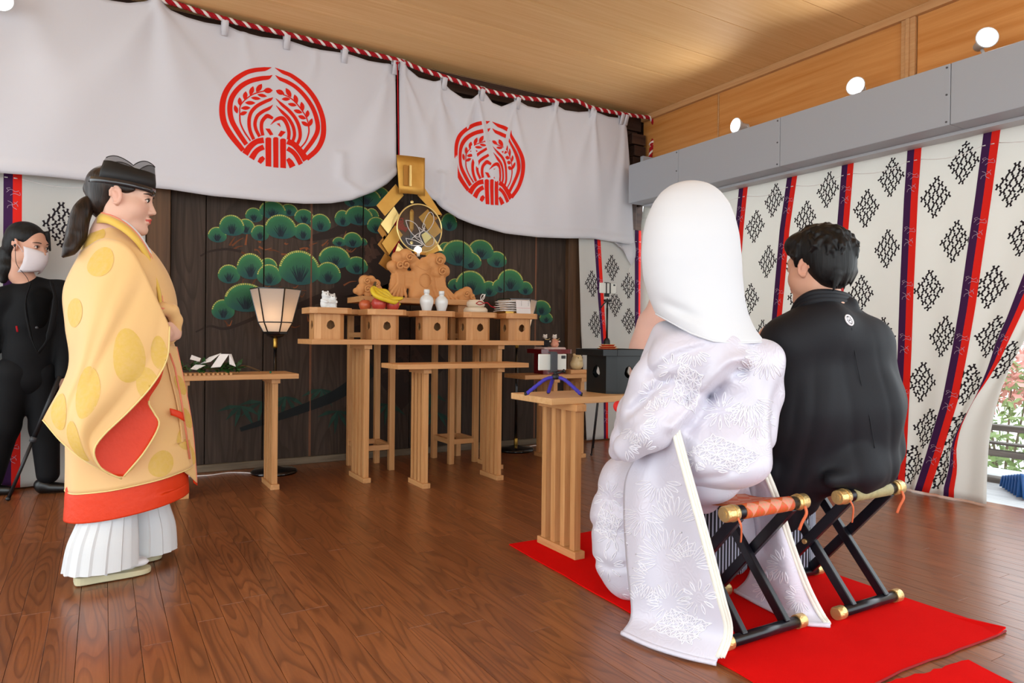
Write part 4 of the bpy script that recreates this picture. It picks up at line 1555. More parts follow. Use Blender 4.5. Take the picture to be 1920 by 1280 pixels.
for pl in [[(370, 870), (400, 960), (460, 1040), (520, 1060), (530, 1000), (490, 920), (430, 880), (370, 870)], [(370, 1075), (400, 1140), (480, 1160), (560, 1150), (500, 1110), (440, 1090), (370, 1075)],
           [(560, 950), (590, 860), (640, 780), (680, 800), (690, 880), (650, 960), (600, 1000), (560, 950)], [(520, 1040), (570, 990), (640, 1030), (690, 1080), (680, 1150), (610, 1170), (560, 1120), (520, 1040)], [(440, 1080), (500, 1030), (560, 1000), (590, 960)], [(470, 1060), (540, 1110), (580, 1150)], [(520, 950), (560, 980), (590, 930), (570, 900)]]:
    b.tube(catmull([zd(x, y) for x, y in pl], 5), .0028, 5)
b.build('etched_leaf', m_etch, t)
MB().box((0, .0, -RD - .008), (.09, .03, .02)).build('foot', m_goldb, t, bevel=.002)
# small white lamp glowing in the notch of the cloud
m_glow = bpy.data.materials.new('lamp_glow')
m_glow.use_nodes = True
e = m_glow.node_tree.nodes['Principled BSDF']
e.inputs['Emission Color'].default_value = (1, .95, .86, 1)
e.inputs['Emission Strength'].default_value = 6
t = thing('small_lamp', 'small glowing white bulb in the notch between the cloud swirls', 'lamp', at(784, 468, Y=4.69))
MB().ball((0, 0, 0), (.028, .02, .024), 14).build('bulb', m_glow, t)
MB().tube([(0, 0, -.02), (0, 0, -.05)], [.014, .012], 10).build('socket', m_porc2, t)

# --- paper lanterns on black poles
m_lacq = plain('black_lacquer', '#0d0c0f', .18, spec=.5, coat=.5)
m_brass = plain('brass', '#b08a3e', .3, metal=.9)
m_shade = bpy.data.materials.new('lantern_paper')
m_shade.use_nodes = True
nt = m_shade.node_tree
bs = nt.nodes['Principled BSDF']
bs.inputs['Base Color'].default_value = lin('#cfc6bf')
bs.inputs['Roughness'].default_value = .8
tr = nt.nodes.new('ShaderNodeBsdfTranslucent')
tr.inputs['Color'].default_value = lin('#e9ddd0')
mx = nt.nodes.new('ShaderNodeMixShader')
mx.inputs[0].default_value = .5
nt.links.new(bs.outputs[0], mx.inputs[1])
nt.links.new(tr.outputs[0], mx.inputs[2])
nt.links.new(mx.outputs[0], nt.nodes['Material Output'].inputs['Surface'])


def lantern(label, x, y, lit):
    t = thing('paper_lantern', label, 'lantern', (x, y, 0), R(8), 'paper lanterns on poles')
    MB().lathe([(0, 0), (.15, 0), (.155, .012), (.14, .026), (.06, .034), (.03, .045), (0, .046)], n=36).build('base', m_lacq, t)
    MB().lathe([(.014, .045), (.017, .05), (.017, .10), (.013, .105)], n=16).build('brass_collar', m_brass, t)
    MB().lathe([(.0125, .10), (.0125, .87)], n=16).build('pole', m_lacq, t)
    MB().lathe([(.014, .86), (.016, .87), (.016, .925), (.012, .93)], n=16).build('brass_collar', m_brass, t)
    MB().lathe([(.02, .925), (.055, .94), (.06, .952), (.082, .955), (.085, .97), (.07, .975)], n=6, smooth=False, rot=R(30)).build('cup', m_lacq, t)
    prof = [(.078, .972), (.112, 1.035), (.168, 1.262)]
    for k in range(6):
        w0, w1 = [2 * math.pi * (k + q) / 6 + R(30) for q in (0, 1)]
        b = MB()
        G = np.array([[(r * math.cos(w), r * math.sin(w), z) for r, z in prof] for w in (w0, w1)])
        b.grid(G, smooth=False).build('paper_panel', m_shade, t, solid=.001)
        b = MB()
        b.tube([(r * math.cos(w0), r * math.sin(w0), z) for r, z in prof], .0048, 6, smooth=False)
        b.build('rib', m_lacq, t)
        b = MB()
        for r, z in (prof[1], prof[2]):
            b.tube([(r * math.cos(w), r * math.sin(w), z) for w in (w0, w1)], .0045, 6, smooth=False)
        b.build('crossbar', m_lacq, t)
    MB().lathe([(.012, .97), (.016, .975), (.016, 1.0), (.009, 1.005)], n=12).build('socket', m_porc2, t)
    MB().ball((0, 0, 1.04), (.02, .02, .034), 12).build('bulb', m_glow, t)
    if lit:
        ld = bpy.data.lights.new('lantern_bulb', 'POINT')
        ld.energy = 1.1
        ld.color = (1, .72, .45)
        ld.shadow_soft_size = .02
        lo = bpy.data.objects.new('lantern_bulb', ld)
        COL.objects.link(lo)
        lo.location = (0, 0, 1.09)
        lo.parent = t
    return t


lantern('tall hexagonal paper lantern on a black pole left of the altar table', 1.022, 4.86, True)
lantern('hexagonal paper lantern on a black pole mostly hidden behind the long altar table', 2.98, 4.88, True)

# --- evergreen sprig with folded white paper on the left table
m_leaf = plain('evergreen_leaf', '#1d3f1c', .4, var=(30., '#35602a'), spec=.5)
m_twig = plain('brown_twig', '#5a4529', .8)
t = thing('evergreen_sprig', 'evergreen sprig with folded white paper streamers lying on the low left table', 'sprig', (.55, 4.40, .712))
MB().tube(catmull([(-.24, .03, .02), (-.1, 0, .035), (.1, .0, .03), (.2, .02, .045), (.29, .03, .012)], 5), [.004] * 8 + [.005] * 12 + [.0055], 6).build('twig', m_twig, t)
lf = MB()
lf.f = []
r2 = np.random.default_rng(5)
for k in range(150):
    s = -.25 + .42 * r2.random()
    base = Vector((s, .02 * r2.normal(), .03 + .012 * abs(r2.normal())))
    d = Vector((r2.normal(.15, .55), r2.normal(-.35, .75), r2.normal(.12, .45))).normalized()
    L = .045 + .03 * r2.random()
    up = Vector((r2.normal(0, .4), r2.normal(0, .4), 1)).normalized()
    sd = d.cross(up).normalized() * L * .2
    e = base + d * L
    if e.z < .004 and e.y > -.12:
        e.z = .004
    mid = (base + e) / 2 + up * .004
    b = MB().add([base, mid + sd, e, mid - sd, mid + up * .002], [(0, 1, 4), (1, 2, 4), (2, 3, 4), (3, 0, 4)])
    if k < 90:
        b.build('leaf', m_leaf, t)
    else:
        lf.add(b.v, b.f)
lf.build('leaf', m_leaf, t)['kind'] = 'stuff'
for pts in [[(-.06, -.03, .06), (.0, -.04, .075), (.06, -.02, .125), (.0, .02, .1)], [(.0, -.05, .04), (.05, -.07, .045), (.10, -.05, .12), (.055, -.02, .12)], [(.1, -.05, .12), (.115, -.04, .12), (.135, -.07, .045), (.10, -.06, .06)], [(-.11, -.03, .09), (-.10, -.02, .115), (-.05, -.02, .095), (-.06, -.04, .075)], [(-.11, -.06, .035), (-.08, -.08, .03), (-.03, -.06, .055), (-.08, -.04, .06)]]:
    MB().add(pts, [(0, 1, 2, 3)]).build('paper_streamer', m_paper, t, solid=.001)
t = thing('bead', 'tiny green bead on the low left table right of the sprig', 'bead', (.89, 4.36, .712))
MB().ball((0, 0, .007), .007, 10).build('bead', plain('green_glass', '#0f6a4a', .15, spec=.6), t)

# cord lying along the wall
t = thing('white_cable', 'thin white cable lying on the floor by the lantern base', 'cable')
MB().tube(catmull([(.42, 5.02, .004), (.6, 4.96, .004), (.75, 4.99, .004), (.85, 4.93, .004), (.9, 4.85, .006)], 6), .004, 6).build('cable', m_whitecord, t)
t = thing('white_cable', 'thin white cable on the floor in the back corner by the right lantern', 'cable')
MB().tube(catmull([(3.1, 4.88, .006), (3.2, 5.0, .004), (3.4, 5.03, .004), (3.6, 5.01, .004)], 6), .004, 6).build('cable', m_whitecord, t)

# --- red stand with two figurines, pale bear, on the corner table
m_redlq = plain('red_lacquer', '#6d1016', .22, spec=.5, coat=.4)
m_blklq = plain('black_lacquer_stand', '#070908', .3, spec=.3, coat=.05)
sanbo('red lacquered offering stand with a pair of small cat figurines', (3.03, 4.47, .665), (m_redlq, m_redlq), W=.285, wb=.2, H=.195, rim=.034, hole=.029, holes=(0, 3))
ZR = .665 + .195 - .0118
m_fur = plain('white_plush', '#e4ddd4', .95, bump=(300., .3), sheen=.3)
m_kblack = plain('black_kimono_cloth', '#17161a', .8)
m_kred = plain('red_floral_cloth', '#c8543f', .8, var=(60., '#e8c4a8'))
for nm, dx, mm, lb in (('black', -.045, m_kblack, 'small white cat figurine in a black kimono, the left one on the red stand'), ('red', .045, m_kred, 'small white cat figurine in a red floral kimono, the right one on the red stand')):
    t = thing('cat_figurine', lb, 'figurine', (3.03 + dx, 4.46, ZR + .026), 0, 'cat figurines')
    sdf_obj('robe', [E_((0, 0, .022), (.034, .03, .026), .01), E_((-.004, 0, .05), (.021, .02, .022), .01), C_((-.012, -.012, .052), (.018, -.026, .046), .008, .007, .004)], .003, mm, t)
    sdf_obj('head', [E_((-.006, -.004, .082), (.019, .018, .017), .006), E_((-.02, -.008, .096), (.006, .005, .007), .003), E_((.008, -.006, .097), (.006, .005, .007), .003), E_((-.004, -.02, .079), (.008, .006, .006), .004), E_((.024, -.03, .046), (.008, .007, .007), .002)], .0025, m_fur, t)
    b = MB()
    for e in (-1, 1):
        b.ball((-.006 + e * .008, -.0215, .085), .0022, 8)
    b.build('eyes', m_black, t)
    MB().tube(catmull([(-.016, -.02, .062), (.01, -.024, .06), (.028, -.015, .066), (.036, -.01, .07)], 4), .0022, 6).build('gold_ribbon', m_goldbr, t)
t = thing('cushion', 'white floral cushion under the two cat figurines', 'cushion', (3.03, 4.46, ZR))
MB().box((0, 0, .014), (.21, .15, .026)).build('cushion', plain('white_floral_cloth', '#d8d3d0', .85, var=(45., '#c99a96')), t, bevel=.011)
m_bear = plain('cream_ceramic', '#cdb88a', .35, spec=.5)
t = thing('bear_figurine', 'cream ceramic bear ornament on the corner table', 'figurine', (3.29, 4.46, .695))
sdf_obj('body', [E_((0, 0, .04), (.058, .048, .045), .01), E_((.004, -.006, .085), (.046, .042, .036), .02), E_((-.024, 0, .118), (.013, .009, .012), .004), E_((.034, 0, .118), (.013, .009, .012), .004), E_((.006, -.042, .078), (.016, .012, .011), .006)], .004, m_bear, t)
b = MB()
for e in (-1, 1):
    b.ball((.005 + e * .02, -.044, .096), .004, 8)
b.build('eyes', m_black, t)
t = thing('wooden_block', 'small flat wooden block under the cream bear ornament', 'block', (3.27, 4.46, .665))
MB().box2((-.085, -.07, 0), (.085, .07, .03)).build('block', m_cyp, t, bevel=.002)
MB().box2((-.087, -.072, .022), (.087, .072, .0305)).build('edge_strip', m_cyp, t, bevel=.001)

# --- red carpets
m_carpet = plain('red_felt', '#e0120f', .95, spec=.04, var=(7., '#d20e0c'), bump=(420., .25))


def carpet(label, pts, seed):
    t = thing('red_carpet', label, 'carpet')
    r = random.Random(seed)
    out = []
    for i in range(4):
        a, b = np.array(pts[i]), np.array(pts[(i + 1) % 4])
        n = np.array([a[1] - b[1], b[0] - a[0]])
        n /= np.linalg.norm(n)
        m = 14
        for k in range(m):
            out.append(a + (b - a) * k / m + n * (r.random() - .5) * (.012 if i in (0, 2) else .006))
    c = sum(out) / len(out)
    vs = [(*p, .006 + (.012 * math.exp(-np.linalg.norm(p - pts[1]) / .04) if True else 0)) for p in out] + [(*(c + (p - c) * .93), .006) for p in out]
    n = len(out)
    fs = [(i, (i + 1) % n, n + (i + 1) % n, n + i) for i in range(n)] + [tuple(range(n, 2 * n))]
    MB().add(vs, fs).build('felt', m_carpet, t, solid=.005, offset=-1, fix=True)
    b = MB()
    b.tube([(*p, .0045) for p in out[:15]], .0035, 5)
    b.build('frayed_edge', plain('frayed_red_edge', '#8f1418', .95), t)


carpet('large red felt carpet under the couple and their folding stools', [(1.545, 1.10), (2.545, 1.075), (2.555, 2.64), (1.60, 2.67)], 4)
carpet('second red felt carpet cut off at the bottom edge of the picture', [(1.88, .42), (2.02, .40), (2.215, 1.03), (1.86, 1.075)], 9)

# --- table in front of the couple
tE = eight_leg_table('cypress table in front of the seated couple with the black stand and phone', 1.62, 2.72, 2.37, 2.70, .688, .028, (1.752, 2.56), (2.355, 2.61), topmat=m_cyp2)
for o in (tE,):
    o.location.z = .006
ZE = .694
sanbo('black lacquered offering stand with stacked red cups on the near table', (2.10, 2.545, ZE), (m_blklq, m_blklq), W=.30, wb=.215, H=.205, rim=.03, hole=.026, holes=(0, 1, 2, 3), cut=.045)
m_cup = plain('red_lacquer_cup', '#b3231c', .2, spec=.5, coat=.5)
for k, (r, z) in enumerate(((.05, 0), (.043, .0085), (.035, .017))):
    t = thing('sake_cup', ['largest red sake cup, bottom of the stack on the black stand', 'middle red sake cup of the stack on the black stand', 'smallest red sake cup on top of the stack on the black stand'][k], 'cup', (2.06, 2.545, ZE + .1935 + z), 0, 'red sake cups')
    MB().lathe([(0, .0035), (.4 * r, .0035), (.4 * r, 0), (.46 * r, 0), (.5 * r, .0045), (.8 * r, .008), (r, .0145), (1.0 * r, .0155), (.93 * r, .0145), (.5 * r, .0075), (0, .0065)], n=32).build('bowl', m_cup, t)
    MB().tube([(r * math.cos(w), r * math.sin(w), .0155) for w in np.linspace(0, 2 * math.pi, 33)], .0009, 5).build('gilt_rim', m_goldbr, t)

# phone on a purple flexible tripod
m_phone = plain('white_phone_back', '#d8dcd6', .15, spec=.6)
m_grey = plain('grey_plastic', '#3a3d42', .5)
m_blkp = plain('black_plastic', '#131418', .45)
m_purp = plain('purple_foam', '#3b34b0', .6)
t = thing('flexible_tripod', 'purple flexible mini tripod with a black clamp standing on the near table', 'tripod', (1.715, 2.48, ZE))
for ex_, ey_ in ((-.125, .04), (.085, -.075), (.015, .075)):
    pts = catmull([(0, 0, .083), (ex_ * .35, ey_ * .35, .072), (ex_ * .75, ey_ * .75, .035), (ex_, ey_, .009)], 7)
    leg = MB()
    rad = [.0085 * (1 - .16 * (i % 3 == 0)) for i in range(len(pts))]
    leg.tube(pts, rad, 10)
    l = leg.build('leg', m_purp, t)
    MB().tube([pts[-1] - (pts[-1] - pts[-3]) * .2, pts[-1] + np.array([ex_ * .06, ey_ * .06, 0])], .0078, 10).build('rubber_foot', m_blkp, l)
MB().lathe([(.014, .072), (.017, .08), (.017, .09), (.009, .096), (.009, .104), (.012, .108), (.012, .113)], n=14).build('hub', m_blkp, t)
MB().tube([(0, -.005, .1), (.028, -.022, .108)], .006, 8).build('knob', m_blkp, t)
MB().tube([(.028, -.022, .108), (.034, -.025, .111)], .009, 10).build('knob', m_blkp, t)
c = MB().box((-.012, -.006, .148), (.032, .012, .082))
c.box((-.012, .006, .191), (.032, .026, .006)).box((-.012, .006, .106), (.032, .026, .006))
c.build('clamp', m_grey, t, bevel=.002)
ph = thing('phone', 'white phone with dark camera lenses held by the purple mini tripod', 'phone', (1.715 - .01, 2.487, ZE + .148), R(-6))
MB().box((0, 0.004, 0), (.140, .0078, .071)).build('case', m_phone, ph, bevel=.0035)
MB().box((.054, -.001, .022), (.022, .002, .014)).build('camera_bump', m_blkp, ph, bevel=.001)
b = MB()
for k in (0, 1):
    b.tube([(.049 + .01 * k, -.001, .022), (.049 + .01 * k, -.0035, .022)], .0038, 10)
b.build('lens', m_grey, ph)
MB().box((0, .0083, 0), (.132, .001, .064)).build('screen', m_blkp, ph)

# phone on a tall stick tripod in the back corner
t = thing('stick_tripod', 'tall thin black phone tripod in the back corner before the patterned curtain', 'tripod', (3.60, 4.46, 0))
for k, w in enumerate((R(200), R(320), R(80))):
    d = Vector((math.cos(w), math.sin(w), 0))
    l = MB().tube([Vector((0, 0, .86)) + d * .02, d * .13 + Vector((0, 0, .46)), d * .22 + Vector((0, 0, .012))], [.008, .007, .006], 8).build('leg', m_blkp, t)
    MB().ball(d * .222 + Vector((0, 0, .01)), .01, 8).build('rubber_foot', m_blkp, l)
MB().lathe([(.012, .5), (.012, .83), (.028, .85), (.03, .88), (.026, .93), (.016, .95)], n=12).build('collar', m_blkp, t)
MB().lathe([(.0085, .94), (.0085, 1.2), (.0065, 1.2), (.0065, 1.28)], n=10).build('pole', m_blkp, t)
MB().box((0, 0, 1.262), (.06, .03, .02)).build('head', m_blkp, t, bevel=.004)
MB().tube([(0, 0, 1.262), (-.05, -.02, 1.235), (-.09, -.03, 1.2)], .006, 8).build('handle', m_blkp, t)
c = MB().box((0, .008, 1.355), (.05, .01, .12))
c.box((-.02, -.008, 1.365), (.008, .016, .09)).box((.02, -.008, 1.365), (.008, .016, .09))
c.build('clamp', m_blkp, t, bevel=.002)
ph = thing('phone', 'white phone clamped on the tall stick tripod in the back corner', 'phone', (3.60, 4.45, 1.365))
MB().box((0, 0.006, 0), (.175, .008, .085)).build('case', m_phone, ph, bevel=.0035)
MB().box((.065, .001, .028), (.02, .002, .012)).build('camera_bump', m_blkp, ph, bevel=.0008)
MB().box((0, .0105, 0), (.165, .001, .078)).build('screen', m_blkp, ph)

# --- folding stools
m_lq = wood('black_lacquered_bar', '#0e0e14', '#16161f', axis=2, grain=40, along=4, rough=.28, bump=.08, vary=.1, spec=.5)
m_capg = plain('gilt_cap', '#dcbb7c', .34, metal=.75, bump=(120., .3))
m_brocade, nt_, bs_ = new_mat('orange_brocade')
tc_ = node(nt_, 'ShaderNodeTexCoord')
mp_ = node(nt_, 'ShaderNodeMapping')
mp_.inputs['Rotation'].default_value = (0, 0, R(45))
mp_.inputs['Scale'].default_value = (26, 26, 26)
nt_.links.new(tc_.outputs['UV'], mp_.inputs['Vector'])
ck = node(nt_, 'ShaderNodeTexChecker', i_Scale=1.)
ck.inputs['Color1'].default_value = lin('#cf4a1c')
ck.inputs['Color2'].default_value = lin('#d9a08c')
nt_.links.new(mp_.outputs[0], ck.inputs['Vector'])
ck2 = node(nt_, 'ShaderNodeTexChecker', i_Scale=3.)
ck2.inputs['Color1'].default_value = lin('#a8752f')
ck2.inputs['Color2'].default_value = lin('#d4562a')
nt_.links.new(mp_.outputs[0], ck2.inputs['Vector'])
nz_ = node(nt_, 'ShaderNodeMix', data_type='RGBA')
nz_.inputs[0].default_value = .45
nt_.links.new(ck.outputs[0], nz_.inputs[6])
nt_.links.new(ck2.outputs[0], nz_.inputs[7])
nt_.links.new(nz_.outputs[2], bs_.inputs['Base Color'])
bs_.inputs['Roughness'].default_value = .6
m_tie = plain('orange_braid', '#d2683c', .7)


def uv_planar(o, fx, fy):
    me = o.data
    uv = me.uv_layers.new(name='UVMap')
    for lp in me.loops:
        p = me.vertices[lp.vertex_index].co
        uv.data[lp.index].uv = (fx(p), fy(p))


m_brocade2 = plain('green_gold_brocade', '#7d7a52', .6, var=(60., '#b8a878'))


def stool(label, loc, rz=0, W=.37, D=.32, H=.415, cloth=m_brocade):
    t = thing('folding_stool', label, 'stool', loc, rz, 'folding ceremony stools')
    h = W / 2
    for z, r, rr_ in ((H, .0205, .025), (.022, .018, .0225)):
        for y in (-D / 2, D / 2):
            top = z > .1
            MB().tube([(-h + .03, y, z), (h - .03, y, z)], r, 18).build('roller', m_lq, t)
            for s in (-1, 1):
                cp = MB()
                cp.tube([(s * (h - .048 if top else h - .034), y, z), (s * (h - .042 if top else h - .03), y, z), (s * (h + .0), y, z), (s * (h + .004), y, z)], [rr_ * .97, rr_, rr_, rr_ * .88], 20)
                if top:
                    cp.tube([(s * (h - .034), y, z), (s * (h - .028), y, z)], rr_ * 1.08, 20)
                    cp.tube([(s * (h + .004), y, z), (s * (h + .0065), y, z)], rr_ * .55, 6)
                cap = cp.build('gilt_cap', m_capg, t)
                if top and y < 0:
                    MB().tube(catmull([(s * (h - .03), y - rr_, z - .008), (s * (h - .034), y - .034, z - .03), (s * (h - .045), y - .026, z - .06), (s * (h - .05), y - .02, z - .085)], 4), .0055, 6, flat=.5).build('braid_tie', m_tie, cap)
    # two X-shaped side frames: each bar runs from one top roller to the opposite bottom roller
    for s in (-1, 1):
        for q, off in ((1, .0), (-1, .024)):
            x = s * (h - .062 - off)
            a = Vector((x, -q * D / 2, H - .012))
            b = Vector((x, q * D / 2, .03))
            d = b - a
            M = Matrix.Rotation(math.atan2(d.y, -d.z) , 4, 'X')
            MB().box((0, 0, 0), (.022, .034, d.length), M=M).build('cross_bar', m_lq, t, bevel=.003, loc=(a + b) / 2)
        MB().tube([(s * (h - .042), 0, H / 2 + .01), (s * (h - .050), 0, H / 2 + .01)], .009, 12).build('rivet', m_capg, t)
    # cloth seat slung between the top rollers and wrapped round them
    prof = []
    for w in np.linspace(R(290), R(90), 9):
        prof.append((-D / 2 + .0225 * math.cos(w), H + .0225 * math.sin(w)))
    for f in np.linspace(.08, .92, 9):
        prof.append((-D / 2 + D * f, H + .0225 - .03 * math.sin(math.pi * f)))
    for w in np.linspace(R(90), R(-110), 9):
        prof.append((D / 2 + .0225 * math.cos(w), H + .0225 * math.sin(w)))
    G = np.array([[(x, y, z) for y, z in prof] for x in np.linspace(-h + .075, h - .075, 6)])
    se = MB().grid(G).build('seat_cloth', cloth, t, solid=.003)
    uv_planar(se, lambda p: p.x, lambda p: p.y + (p.z - H) * .8)
    return t


stool('black folding stool with orange brocade seat and gilt caps under the bride', (1.805, 1.59, .006), R(-1))
stool('black folding stool with gilt caps under the man in black', (2.315, 1.56, .006), R(-1), W=.36, cloth=m_brocade2)

# --- spotlights on the beam
m_lampw = plain('white_lamp_housing', '#c9cccf', .4)
m_lens = bpy.data.materials.new('lamp_face')
m_lens.use_nodes = True
e = m_lens.node_tree.nodes['Principled BSDF']
e.inputs['Emission Color'].default_value = (1, .98, .95, 1)
e.inputs['Emission Strength'].default_value = 4


def spot(label, loc, aim, base, watt=20):
    t = thing('spotlight', label, 'spotlight', loc, 0, 'spotlights above the grey beam')
    d = (Vector(aim) - Vector(loc)).normalized()
    q = Vector((0, 0, 1)).rotation_difference(d).to_matrix().to_4x4()

    def tf(mb):
        mb.v = [tuple(q @ (Vector(p) * .86)) for p in mb.v]
        return mb
    tf(MB().lathe([(.018, -.14), (.032, -.135), (.034, -.07), (.04, -.06), (.066, -.012), (.07, 0), (.066, .004), (.062, -.002)], n=28)).build('housing', m_lampw, t)
    tf(MB().lathe([(0, .0), (.062, -.002), (.06, .006), (.0, .008)], n=28)).build('lens', m_lens, t)
    bb = Vector(base) - Vector(loc)
    back = q @ Vector((0, 0, -.1))
    MB().tube([back, (back + bb) / 2 + Vector((0, 0, .0)), bb], .009, 8).build('arm', m_lampw, t)
    MB().tube([bb, bb + Vector((0, 0, -.006 if bb.z < 0 else .006))], .03, 14).build('mount', m_lampw, t)
    MB().tube([back + Vector((0, -.03, 0)), back + Vector((0, .03, 0))], .012, 10).build('knuckle', m_lampw, t)
    ld = bpy.data.lights.new('spot_beam', 'SPOT')
    ld.energy = watt
    ld.spot_size = R(165)
    ld.spot_blend = 1
    ld.shadow_soft_size = .05
    ld.color = (1, .96, .91)
    lo = bpy.data.objects.new('spot_beam', ld)
    COL.objects.link(lo)
    lo.parent = t
    lo.matrix_local = Matrix.Translation(d * .02) @ (Vector((0, 0, -1)).rotation_difference(d)).to_matrix().to_4x4()
    return t


for lb, (u, v), aim in (('spotlight on the beam farthest from the camera, near the back corner', (1379, 235), (.2, 4.3, 2.65)), ('middle spotlight of the three on the grey beam', (1604, 161), (1.0, 1.9, 2.62)), ('nearest spotlight on the grey beam at the upper right', (1851, 70), (2.0, -.4, 2.85))):
    p = at(u, v, X=4.27)
    z = max(p[2], 2.60)
    spot(lb, (p[0], p[1], z), aim, (4.36, p[1] + .02, 2.5355))
p = at(4, 2, Y=4.80)
spot('spotlight cut off at the upper left corner of the picture', (p[0], 4.80, p[2]), (.4, 3.2, 1.2), (p[0] - .12, 4.84, CEIL - .001), 6)

# --- outside: low railing, blue mats, bushes
m_rail = wood('weathered_rail', '#59544d', '#77716a', axis=1, grain=35, along=2, rough=.7, vary=.06)
m_postw = wood('weathered_post', '#6b5c4a', '#857560', axis=2, grain=35, along=2, rough=.7, vary=.06)
t = thing('railing', 'low weathered wooden railing outside at the right edge', 'railing', (5.25, 2.0, -.02))
for z0, z1, y in ((.37, .41, 0), (.195, .235, 0), (.27, .285, .04)):
    MB().box2((-.04 + y, -3, z0), (.04 + y, 3.4, z1)).build('rail', m_rail, t, bevel=.006)
MB().box2((-.05, -3, 0), (.05, 3.4, .05)).build('rail', m_rail, t, bevel=.006)
for y in (-2.2, -.98, -.06, .43, .95, 1.9):
    MB().box2((-.055, y - .06, .0), (.055, y + .06, .39)).build('post', m_postw, t, bevel=.006)
m_blue = plain('blue_vinyl', '#12508f', .4, spec=.5)
t = thing('blue_mat', 'blue vinyl mat folded into ribs on the deck behind the patterned curtain', 'mat', (4.90, 2.03, -.002), R(-28))
for k in range(7):
    G = []
    for i in range(9):
        f = i / 8
        h_ = .145 - .012 * k
        G.append([(-.08 + .20 * s_ + .022 * k, -.16 + .05 * k + .05 * f + .0 * s_, .006 + h_ * math.sin(f * math.pi) * (1 - .8 * s_ ** 1.6) + .006) for s_ in np.linspace(0, 1, 9)])
    MB().grid(np.array(G)).build('fold', m_blue, t, solid=.006)

m_bl1 = plain('green_bush_leaf', '#6f8f55', .5, var=(20., '#a9c07e'))
m_bl2 = plain('red_bush_leaf', '#d98a80', .5, var=(20., '#e3b0a4'))
m_wood2 = plain('bush_stem', '#8f8272', .85)
r3 = np.random.default_rng(11)


def bush(label, c, rad, n, frac):
    t = thing('bush', label, 'bush', c, 0, None)
    b = MB()
    for k in range(4):
        w = r3.random() * 6.28
        e = Vector((math.cos(w) * rad[0] * .5, math.sin(w) * rad[1] * .5, rad[2] * 1.5))
        b.tube([(0, 0, 0), e * .5, e], [.014, .010, .005], 6)
    b.build('stems', m_wood2, t)
    for mm, nm, sel in ((m_bl1, 'green_foliage', False), (m_bl2, 'red_foliage', True)):
        b = MB()
        for k in range(int(n * (frac if sel else 1 - frac))):
            v = Vector(r3.normal(size=3)).normalized() * (.55 + .45 * r3.random())
            z = v.z * rad[2] + rad[2]
            if sel:
                z = rad[2] * (1.25 + .75 * r3.random())
            p = Vector((v.x * rad[0], v.y * rad[1], z))
            d = Vector(r3.normal(size=3)).normalized()
            u = d.orthogonal().normalized()
            L = .07 + .05 * r3.random()
            b.add([p, p + d * L * .5 + u * L * .22, p + d * L, p + d * L * .5 - u * L * .22], [(0, 1, 2, 3)])
        b.build(nm, mm, t)['kind'] = 'stuff'
    return t


bush('leafy bush with pinkish red top leaves beyond the low railing at the right', (6.9, 2.95, -.5), (.7, 1.0, .72), 4200, .45)
bush('leafy bush behind the patterned curtain hem, further back along the railing', (7.3, 5.0, -.5), (.7, .9, .62), 1800, .3)
bush('leafy bush beyond the railing, nearest to the picture edge', (6.7, .98, -.5), (.6, .8, .66), 2600, .4)
# ================================================================== people
_FWD = -_M3[:, 2]


def atd(u, v, d):
    """point on the sight line of (u, v) at depth d in front of the camera"""
    r = _M3 @ np.array([(u - 960) / 1280., -(v - 640) / 1280., -1.])
    return np.array([0, 0, CAM_H]) + r * d / (r @ _FWD)


m_skin = plain('skin', '#dbb09a', .5, attr='Col', spec=.35, sub=.08)
m_eyew = plain('eye_white', '#e8e2dd', .2, spec=.5)
m_iris = plain('dark_iris', '#1d120d', .15, spec=.6)
m_lash = plain('lash', '#1c1412', .7)
m_brow = plain('eyebrow', '#3c2b22', .8)


def hair_mat(name, c1, c2, sc_=(90, 90, 6), rough=.38):
    m, nt, b = new_mat(name)
    tc = node(nt, 'ShaderNodeTexCoord')
    mp = node(nt, 'ShaderNodeMapping')
    mp.inputs['Scale'].default_value = sc_
    nt.links.new(tc.outputs['Object'], mp.inputs['Vector'])
    n = node(nt, 'ShaderNodeTexNoise', i_Scale=1., i_Detail=4.)
    nt.links.new(mp.outputs[0], n.inputs['Vector'])
    r = node(nt, 'ShaderNodeValToRGB')
    r.color_ramp.elements[0].color, r.color_ramp.elements[1].color = lin(c1), lin(c2)
    r.color_ramp.elements[0].position, r.color_ramp.elements[1].position = .35, .75
    nt.links.new(n.outputs['Fac'], r.inputs['Fac'])
    nt.links.new(r.outputs[0], b.inputs['Base Color'])
    bp = node(nt, 'ShaderNodeBump', i_Strength=.7, i_Distance=.004)
    nt.links.new(n.outputs['Fac'], bp.inputs['Height'])
    nt.links.new(bp.outputs['Normal'], b.inputs['Normal'])
    b.inputs['Roughness'].default_value = rough
    b.inputs['Specular IOR Level'].default_value = .3
    return m


m_hairb = hair_mat('black_hair', '#060607', '#121112', rough=.5)
m_hairbr = hair_mat('dark_brown_hair', '#150e0b', '#33231a')


class Fig:
    """prims given in a local frame, placed by matrix T with scale s"""

    def __init__(f, T, s=1.):
        f.T, f.s = T, s
        f.R = T.to_3x3().to_4x4()

    def p(f, q):
        return np.array(f.T @ (Vector(q) * f.s))

    def e(f, c, r, k=.012, M=None, sub=False):
        return E_(f.p(c), np.array(r) * f.s, k * f.s, f.R if M is None else f.R @ M, sub)

    def c(f, a, b, ra, rb=None, k=.01, sub=False):
        return C_(f.p(a), f.p(b), ra * f.s, (ra if rb is None else rb) * f.s, k * f.s, sub)

    def inv(f, V):
        M = np.array(f.T.inverted())
        return (V @ M[:3, :3].T + M[:3, 3]) / f.s


